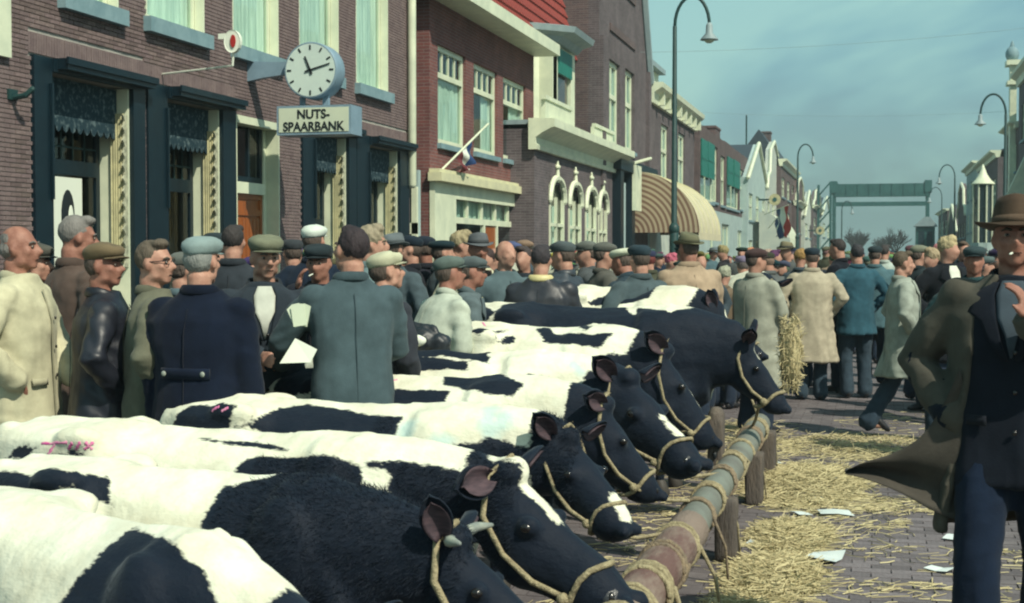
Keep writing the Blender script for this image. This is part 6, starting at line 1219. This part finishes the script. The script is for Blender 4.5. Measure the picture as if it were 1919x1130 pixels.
P_('man in a black leather jacket with a yellow collar, seen from behind', 1014, 458, 10.8, 5, coat=(.020, .022, .030), cmat='leather', style='jacket', hair=(.035, .03, .035), vcollar=(.55, .48, .24), seed=28, fat=1.2, arms=('low', 'low'), wr=1.6)
P_('man in a dark cap and shiny dark leather coat beside the yellow collar', 1056, 450, 11.8, 75, coat=(.035, .045, .058), cmat='leather', hat='cap', hatc=(.06, .075, .08), seed=29, fat=1.1)
P_('man in a grey cap and grey coat before the second arched window', 1100, 450, 13.6, 110, coat=(.07, .08, .085), hat='cap', hatc=(.10, .11, .10), seed=30)
P_('man in a brown-grey coat and cap left of the white cap', 1132, 452, 13.0, -60, coat=(.085, .085, .075), hat='cap', hatc=(.095, .10, .09), seed=31)
P_('man in a round white cap and dark slate jacket bending over the farther cows', 1163, 464, 12.4, 60, coat=(.030, .050, .066), style='jacket', hat='beret', hatc=(.52, .55, .42), lean=26, head=(12, -14), seed=32, skin='skin_tan', arms=('low', 'low'), fat=1.1)
P_('man in a dark teal cap and slate coat right behind the round white cap', 1199, 457, 11.6, 40, coat=(.060, .085, .095), hat='cap', hatc=(.02, .035, .045), seed=33, fat=1.05)
P_('tall man in a fawn coat and olive brimmed hat, seen from behind', 1292, 436, 12.3, 28, coat=(.33, .25, .175), hat='brim', hatc=(.12, .12, .075), head=(14, -8), seed=34, skin='skin_tan', fat=1.22, arms=('front', 'front'), lean=5)
P_('man in a pale grey coat and dark brown cap standing between the far cows', 1415, 464, 13.4, -35, coat=(.27, .28, .23), hat='cap', hatc=(.055, .035, .035), head=(-30, -4), seed=35, fat=1.12, arms=('low', 'low'), hem=.45)
P_('man in a long beige raincoat and dark blue cap in the road', 1522, 463, 16.5, 6, coat=(.36, .32, .24), hat='cap', hatc=(.016, .026, .036), trousers=(.035, .055, .075), seed=36, fat=1.22, hem=.44, arms=('pocket', 'pocket'), vox=.016)
P_('man in a bright blue suit jacket with his back to the camera', 1606, 457, 16.8, 20, coat=(.028, .080, .110), style='jacket', hair=(.03, .03, .035), trousers=(.035, .055, .075), seed=37, fat=1.05, hem=.72, vox=.016)
P_('man in a lighter blue-grey jacket right of the bright blue suit', 1640, 460, 18.5, -8, coat=(.065, .125, .145), style='jacket', hat='cap', hatc=(.02, .03, .035), trousers=(.012, .018, .03), seed=38, fat=1.18, hem=.72, vox=.018)
P_('dark-coated man with a long pale face turned left behind the blue suit', 1568, 447, 17.5, 70, coat=(.010, .012, .018), hair=(.035, .03, .03), seed=39, arms=('front', 'front'), lean=6, vox=.018)
P_('man in a pale cream jacket behind the blue-grey jacket', 1658, 458, 22, -20, coat=(.36, .42, .38), style='jacket', hair=(.04, .035, .035), seed=40)
P_('brown-haired man in an open pale grey raincoat striding to the right', 1692, 470, 13.0, -78, coat=(.27, .30, .26), hair=(.085, .065, .045), trousers=(.030, .048, .070), seed=41, walk=.95, hem=.58, head=(6, 0), shirt=(.30, .40, .38), open_=True, arms=('pocket', 'pocket'), fat=1.0, vox=.012)
P_('young man with wavy blond hair and white shirt collar in a black coat', 1775, 444, 14.2, -150, coat=(.010, .012, .016), curly=True, hair=(.40, .33, .19), shirt=(.58, .60, .52), seed=42, head=(40, -4))
P_('man in a grey-green flat cap behind the striding raincoat', 1722, 458, 16.5, -50, coat=(.02, .03, .035), hat='cap', hatc=(.15, .16, .12), seed=43)
P_('fair boyish man in a dark suit half behind the grey-green cap', 1747, 466, 15.3, 130, coat=(.012, .014, .018), curly=True, hair=(.30, .24, .15), shirt=(.5, .52, .46), seed=44)
P_('man in a flat slate cap and teal collar facing the camera behind the fedora', 1826, 460, 11.5, 190, coat=(.020, .050, .055), hat='cap', hatc=(.030, .050, .055), seed=45, skin='skin_tan', head=(-12, -4))
P_('bareheaded man whose face shows between the blond hair and the slate cap', 1806, 452, 17.5, 180, coat=(.02, .02, .03), hair=(.10, .07, .05), seed=46)
# striding man in the fedora, coat blown open
fm = P_('man in a brown fedora smoking, striding in a wind-blown overcoat', 1903, 381, 5.55, 172, coat=(.008, .011, .018), overcoat=(.068, .064, .052), hat='fedora', hatc=(.070, .048, .034), style='jacket', trousers=(.008, .015, .032), hair=(.05, .04, .03), seed=50, cig=True, shirt=(.055, .075, .095), fat=1.06, walk=.55, hem=.74, skin='skin_tan', head=(4, -7), arms=('pocket', (-.07, .25, 1.33, (.35, .1, 1))), vcollar=(.012, .014, .02))
def sheet(name, label, rows, m_, color, root, th=.012, seed=0, fold=.02):
    """cloth between two curves of points, given as rows across it"""
    n, k = 14, 12; g = []
    def cat(P, t):
        f = t*(len(P)-1); i = min(int(f), len(P)-2); a = f-i; p0, p1, p2, p3 = P[max(i-1, 0)], P[i], P[i+1], P[min(i+2, len(P)-1)]
        return ((p1*2) + (p2-p0)*a + (p0*2-p1*5+p2*4-p3)*a*a + (p1*3-p0-p2*3+p3)*a**3)*.5
    inv = (Matrix.Translation(root.location) @ Matrix.Rotation(root.rotation_euler.z, 4, 'Z') @ Matrix.Scale(root.scale[0], 4)).inverted()
    for i in range(n*2+1):
        A_, B_ = cat(rows[0], i/(n*2)), cat(rows[1], i/(n*2)); r1 = []
        for j in range(k+1):
            v = j/k; p = A_.lerp(B_, v) + Vector((0, sin(v*7+i*.13+seed)*fold*(1-abs(2*v-1)*.3) + .05*sin(pi*v), 0)); r1.append(inv @ p)
        g.append(r1 + [p + Vector((0, -th, 0)) for p in r1[::-1]])
    o = MB().rings(g).build(name, m_, root, True, color=color); return o
fr_ = fm['root']
A1 = [at_depth(*q) for q in ((1800, 690, 5.45), (1762, 770, 5.50), (1722, 822, 5.55), (1672, 850, 5.6), (1618, 866, 5.62), (1582, 882, 5.65))]
B1 = [at_depth(*q) for q in ((1850, 965, 5.50), (1798, 976, 5.52), (1748, 957, 5.55), (1690, 924, 5.6), (1628, 898, 5.62), (1584, 887, 5.65))]
sheet('coat_tail', None, (A1, B1), 'wool', (.058, .052, .044), fr_, seed=1, fold=.035)
# papers in the dealer's hands
pp = at_depth(560, 592, 7.05); pa = MB()
for i, (a, dx) in enumerate(((.15, 0), (.45, -.012), (-.2, .012))):
    c = Vector((pp.x+dx, pp.y+.006*i, pp.z)); u = Vector((cos(a)*.032, .01, sin(a)*.032)); v = Vector((-sin(a)*.05, .0, cos(a)*.05)); q = [c-u-v, c+u-v, c+u+v*1.1, c+v*1.25, c-u+v]; pa.add([tuple(x) for x in q]+[tuple(x+Vector((0, .003, 0))) for x in q], [(0, 1, 2, 3, 4), (9, 8, 7, 6, 5)]+[(k, (k+1) % 5, 5+(k+1) % 5, 5+k) for k in range(5)])
tag(pa.build('banknotes', 'sign_face'), 'crumpled pale papers held up between the dealer and the capped man', 'papers')
pp = [at_depth(*q) for q in ((548, 636, 7.0), (560, 655, 6.98), (598, 652, 6.95), (585, 678, 6.95), (523, 680, 6.97))]
q_ = [at_depth(553, 634, 7.02), at_depth(594, 655, 6.98), at_depth(582, 679, 6.97), at_depth(524, 681, 6.99)]
tag(MB().add([tuple(x) for x in q_]+[tuple(x+Vector((0, .004, 0))) for x in q_], [(0, 1, 2, 3), (7, 6, 5, 4)]+[(k, (k+1) % 4, 4+(k+1) % 4, 4+k) for k in range(4)]).build('folded_paper', 'poster_white'), 'large folded pale blue sheet hanging below the handshake', 'paper')
# dark rounded bundle with a pale patch behind the cows
bg_ = empty('dark_bundle', at_depth(790, 640, 8.6), label='black and white bundle low behind the cows, below the pale cream jacket', cat='bundle')
bm = remesh(MB().ell((0, 0, 0), (.13, .09, .09)).ell((.10, 0, -.02), (.09, .07, .08)).ell((-.10, .01, -.03), (.07, .06, .07)).tube([(-.12, 0, .02), (-.04, 0, .10), (.08, 0, .08), (.15, 0, -.02)], .025, 8), .012, 2); p = co(bm); p += nrm(bm)*(waves(p, 8, .06, 4)*.006)[:, None]; setco(bm, p); link('cloth', bm, 'leather', bg_, color=(.012, .016, .022)); MB().ell((0, -.075, .01), (.055, .03, .035), 12, 8).build('pale_patch', 'poster_white', bg_, True)

# ------------------------------------------------------------------ the crowd down the street: copies of a few men, each its own object
PRO = []
kinds = [dict(hat='cap', hatc=(.05, .06, .06), coat=DK), dict(hat='cap', hatc=(.02, .03, .04), coat=GRAY), dict(hair=(.06, .045, .04), coat=NAVY), dict(hat='brim', hatc=(.09, .09, .08), coat=BROWN), dict(hat='cap', hatc=(.11, .12, .10), coat=BG), dict(curly=True, hair=(.20, .16, .11), coat=GRAY), dict(hat='beret', hatc=(.015, .025, .03), coat=DK)]
for i, kw in enumerate(kinds):
    PRO.append(person('x', 0, 0, 30, 0, loc=(0, 0, 0), vox=.030, seed=60+i, arms=('pocket', 'low' if i % 2 else 'pocket'), fat=(1.1, 1.22, 1.0)[i % 3], lean=(0, 6, 2, 10, 0, 3, 5)[i], head=((i*37) % 50-25, (i*13) % 18-12), style='coat' if i % 3 else 'jacket', **kw)['root'])
kids = {r.name: [(c, [g for g in c.children]) for c in r.children] for r in PRO}
HEADW = ['in a dark flat cap', 'in a black flat cap', 'with bare dark head', 'in a brimmed hat', 'in a grey-green flat cap', 'with fair hair', 'in a dark beret']
COLS = [('dark', (.014, .018, .026)), ('navy', (.010, .018, .034)), ('slate', (.05, .07, .085)), ('brown', (.055, .040, .036)), ('dark', (.02, .02, .024)), ('grey', (.09, .10, .10)), ('blue-grey', (.07, .12, .14)), ('pale', (.30, .31, .25)), ('navy', (.012, .02, .03)), ('tan', (.17, .13, .09)), ('olive', (.07, .075, .05))]
def crowd(n, pxr, Dr, hr_, where, seed, xr=(-7.2, 5.4)):
    R = random.Random(seed); got = 0; tries = 0
    while got < n and tries < 4000:
        tries += 1; px = R.uniform(*pxr); D = Dr[0]*(Dr[1]/Dr[0])**R.random(); q = at_depth(px, 475, D)
        if not xr[0] < q.x < xr[1] or any((q.x-a)**2+(q.y-b)**2 < .42**2*(1 if D > 25 else 1.2) for a, b in TAKEN): continue
        TAKEN.append((q.x, q.y)); k = R.randrange(len(PRO)); src = PRO[k]; r = src.copy(); COL.objects.link(r); H = R.gauss(1.74, .075); cn, cv = R.choice(COLS)
        r.location = (q.x, q.y, 0); r.rotation_euler = (0, 0, radians(R.choice(hr_)+R.uniform(-30, 30))); r.scale = (H/1.76,)*3; kk = R.uniform(.8, 1.2)
        r['label'] = 'distant man %s and %s coat, %s' % (HEADW[k], cn, where); r['category'] = 'person'; r['group'] = 'men %s and %s coats, %s' % (HEADW[k], cn, where)
        for c, gs in kids[src.name]:
            d = c.copy(); COL.objects.link(d); d.parent = r
            if c.name.startswith(('coat', 'collar')): d.color = (*[v*kk for v in cv], 1)
            elif c.name.startswith('hair'): d.color = (*[v*R.uniform(.5, 2.2) for v in c.color[:3]], 1)
            elif c.name.startswith(('cap', 'hat')): d.color = (*[v*R.uniform(.5, 1.9) for v in c.color[:3]], 1)
            for g in gs: e = g.copy(); COL.objects.link(e); e.parent = d
        got += 1
TAKEN = [(o.location.x, o.location.y) for o in bpy.data.objects if o.name.startswith('person') and o.parent is None and o.location.y > 3]
crowd(26, (400, 1010), (12.5, 19), (0, 60, -60, 180, -90), 'before the red brick shop', 1, xr=(-7.3, 0))
crowd(56, (1020, 1500), (14.5, 34), (0, 60, -60, 180, 90, -90), 'near the striped awning', 2, xr=(-7.1, 0))
crowd(44, (1190, 1560), (22, 70), (0, 180, 90, -90), 'down the left side', 3, xr=(-6.8, 3))
crowd(48, (1545, 1760), (21, 80), (0, 180, 0, 90, -90), 'in mid street', 4, xr=(-3, 5))
crowd(34, (1700, 1960), (14.5, 50), (180, 0, 180, 90, -90), 'along the right side', 5, xr=(-1, 5.6))
for r in PRO:
    for c, gs in kids[r.name]:
        for g in gs: bpy.data.objects.remove(g)
        bpy.data.objects.remove(c)
    bpy.data.objects.remove(r)
# ------------------------------------------------------------------ ground
gmm = mat('road_surface', (.085, .064, .074), .85, (.150, .120, .124), 1.1, ndetail=9, bump=.4, bscale=20, spec=.25)
def brick_floor(name, c1, c2, mort, w, h):
    m = bpy.data.materials.new(name); m.use_nodes = True; nt = m.node_tree; N = nt.nodes; L = nt.links; b = N['Principled BSDF']; b.inputs['Roughness'].default_value = .85
    g = N.new('ShaderNodeNewGeometry'); t = N.new('ShaderNodeTexBrick'); t.inputs['Scale'].default_value = 1; t.inputs['Brick Width'].default_value = w; t.inputs['Row Height'].default_value = h; t.inputs['Mortar Size'].default_value = .006
    t.inputs['Color1'].default_value = (*c1, 1); t.inputs['Color2'].default_value = (*c2, 1); t.inputs['Mortar'].default_value = (*mort, 1); L.new(g.outputs['Position'], t.inputs['Vector'])
    n = N.new('ShaderNodeTexNoise'); n.inputs['Scale'].default_value = .9; n.inputs['Detail'].default_value = 8; n.inputs['Roughness'].default_value = .7; L.new(g.outputs['Position'], n.inputs['Vector'])
    mr = N.new('ShaderNodeMapRange'); mr.inputs[1].default_value = .3; mr.inputs[2].default_value = .7; mr.inputs[3].default_value = .7; mr.inputs[4].default_value = 1.3; L.new(n.outputs['Fac'], mr.inputs[0])
    mu = N.new('ShaderNodeVectorMath'); mu.operation = 'SCALE'; L.new(t.outputs['Color'], mu.inputs[0]); L.new(mr.outputs[0], mu.inputs['Scale']); L.new(mu.outputs[0], b.inputs['Base Color']); MATS[name] = m
brick_floor('clinker_road', (.150, .132, .138), (.115, .100, .106), (.05, .047, .05), .21, .105)
mat('earth', (.09, .09, .07), .95, (.12, .12, .09), .2)
tag(MB().box(-900, 900, -60, 1500, -.30, -.10).build('ground', 'earth'), kind='structure')
rd = tag(MB().box(-5.2, 5.2, -6, 148, -.09, -.012).build('road', 'clinker_road'), kind='structure')
for nm, a, b in (('pavement', -9.8, -5.32), ('pavement', 5.32, 8)): tag(MB().box(a, b, -6, 148, -.09, .06).build(nm, 'clinker_road'), kind='structure')
for a in (-5.32, 5.2): tag(MB().box(a+.002, a+.118, -6, 148, -.09, .07).build('kerb', 'stone_sill'), kind='structure')
tag(MB().box(-60, 60, 149, 165, -.09, -.02).build('bridge_deck', 'zinc'), kind='structure')
# clinker pavers, laid in running bond across the street: near ones as single stones
def pavers():
    w, h, J = .20, .098, .008; cells = []
    y = 4.6; r = 0
    while y < 17:
        x = -2.2 - (r % 2)*(w+J)/2
        while x < 3.6: cells.append((x, y)); x += w+J
        y += h+J; r += 1
    me = MB().box(0, w, 0, h, -.014, -.001).mesh('paver'); R = random.Random(5); inst = []; rest = []
    for c in cells:
        px, py, d = project((c[0]+w/2, c[1]+h/2, 0)); (inst if (1230 < px < 1800 and py < 1135 and d < 9.2 and len(inst) < 300 and c[0] > -.75) else rest).append(c)
    for c in inst:
        o = link('paver', me, 'paver', rd); o.location = (c[0], c[1], R.uniform(-.003, .002)); k = R.uniform(.75, 1.2); o.color = (.150*k, .132*k, .140*k, 1)
    mb = MB()
    for c in rest: z = R.uniform(-.003, .002); mb.box(c[0], c[0]+w, c[1], c[1]+h, z-.014, z-.001)
    mb.build('paver_rows', 'paver_mass', rd, kind='stuff')
pavers()
# straw: thousands of bent stalks
def straw(name, label, areas, seed, thick=.0025):
    r = np.random.default_rng(seed); V = []; Fc = []; k = 0
    for (cx, cy, rx, ry, ht, n, lmin, lmax) in areas:
        for _ in range(int(n*1.25)):
            a, q = r.uniform(0, 2*pi), sqrt(r.uniform())*(1 if r.random() < .8 else 1.25); x, y = cx+rx*q*cos(a), cy+ry*q*sin(a); z = .004 + ht*max(0, 1-q*q)*r.uniform(0, 1)**.7
            L = r.uniform(lmin, lmax); th = r.uniform(0, 2*pi); sl_ = r.normal(0, .25)*(1 if ht > .02 else .25); d = np.array([cos(th)*cos(sl_), sin(th)*cos(sl_), sin(sl_)]); s_ = np.array([-sin(th), cos(th), 0]); t = thick*r.uniform(.7, 1.5)
            bend = r.uniform(-.12, .12)*L; up = np.array([0, 0, 1.])
            P = [np.array([x, y, z]) + d*(u*L) + s_*bend*(1-4*u*u) + up*(-.03*L*4*u*u) for u in (-.5, 0, .5)]
            for p in P:
                p[2] = max(p[2], .004); V += [p+s_*t, p-s_*t*.5+up*t*1.2, p-s_*t*.5-up*t*.2]
            for i in (0, 3):
                for j in range(3): Fc.append((k+i+j, k+i+(j+1) % 3, k+i+3+(j+1) % 3, k+i+3+j))
            k += 9
    me = bpy.data.meshes.new(name); me.from_pydata(np.array(V).tolist(), [], Fc); me.update(); return tag(link(name, me, 'straw'), label, 'straw', kind='stuff')
straw('straw', 'yellow straw strewn in heaps beside the tethering rail and thinly over the road', [
    (-.42, 5.15, .36, .45, .10, 2300, .08, .26), (-.62, 6.3, .20, .8, .07, 1500, .08, .24), (-.52, 7.5, .24, .55, .09, 1500, .08, .24), (-.50, 8.6, .22, .5, .08, 1300, .08, .24), (-.52, 10.6, .42, 1.0, .09, 2100, .08, .24),
    (.05, 5.25, .55, .22, .045, 1300, .06, .2), (.40, 5.45, .45, .16, .03, 600, .06, .2), (-.15, 12.8, .7, .9, .04, 900, .07, .2), (-.15, 9.4, .35, .9, .010, 300, .05, .2), (.2, 7.4, .9, .18, .008, 90, .05, .2), (.6, 8.3, 1.0, .25, .006, 100, .05, .2), (.35, 6.4, .6, .5, .004, 60, .05, .16),
    (.6, 12.4, 1.2, .5, .012, 480, .05, .2), (.6, 11.0, 1.2, .35, .012, 380, .05, .2), (.3, 9.9, .8, .3, .008, 300, .05, .2), (1.2, 14.8, 1.6, 1.2, .008, 260, .05, .2), (.9, 6.9, 1.4, 1.2, .004, 120, .04, .16), (-1.30, 7.2, .3, 3.2, .02, 500, .06, .2), (-1.2, 12.5, .5, 2.0, .05, 700, .08, .25)], 11)
# scraps of paper
pr = random.Random(9)
spots = [(1545, 1048, .13, 'flat pale blue sheet of paper lying in the road before the loose straw'), (1565, 965, .11, 'small pale sheet of paper lying beyond the larger one on the road'), (1500, 965, .07, 'crumpled white scrap at the edge of the straw heap'), (1445, 870, .08, 'white scrap of paper beside the foot of the far rail post'), (1790, 1010, .08, 'white scrap of paper close to the trouser leg of the striding man'),
         (1760, 1070, .07, 'torn pale scrap at the right end of the straw'), (1480, 885, .06, 'tiny white scrap in the straw by the rail'), (1575, 900, .06, 'pale scrap lying under the blown coat tail'), (1530, 935, .05, 'small bright scrap between the two straw heaps'), (1420, 1020, .06, 'folded white scrap beside the nearest rail post')]
for px, py, s_, lab in spots:
    c = on_z(px, py); a = pr.uniform(0, 3); m = MB(); n = 6; r_ = []
    base = [(-s_, -s_*.7), (0, -s_*.75), (s_, -s_*.7), (s_*.95, s_*.7), (0, s_*.65), (-s_*.9, s_*.72)]; zz = [pr.uniform(0, .25)*s_ for _ in base]
    top = [(c.x+x*cos(a)-y*sin(a), c.y+x*sin(a)+y*cos(a), .006+z) for (x, y), z in zip(base, zz)]
    tag(MB().add(top+[(x, y, z+.002) for x, y, z in top], [(0, 1, 4, 5), (1, 2, 3, 4), (6, 11, 10, 7), (7, 10, 9, 8), (0, 5, 11, 6), (2, 1, 7, 8), (1, 0, 6, 7), (3, 2, 8, 9), (5, 4, 10, 11), (4, 3, 9, 10)]).build('paper_scrap', 'paper'), lab, 'paper', 'scraps of paper on the road')
# thin city air
hz = bpy.data.materials.new('haze'); hz.use_nodes = True; N = hz.node_tree.nodes; N.clear(); o_ = N.new('ShaderNodeOutputMaterial'); v_ = N.new('ShaderNodeVolumePrincipled'); v_.inputs['Density'].default_value = .0010; v_.inputs['Color'].default_value = (.75, .90, .88, 1); v_.inputs['Anisotropy'].default_value = .3
hz.node_tree.links.new(v_.outputs[0], o_.inputs['Volume']); MATS['haze'] = hz
tag(MB().box(-902, 902, -62, 1502, -1.3, 24).build('haze', 'haze'), kind='stuff')
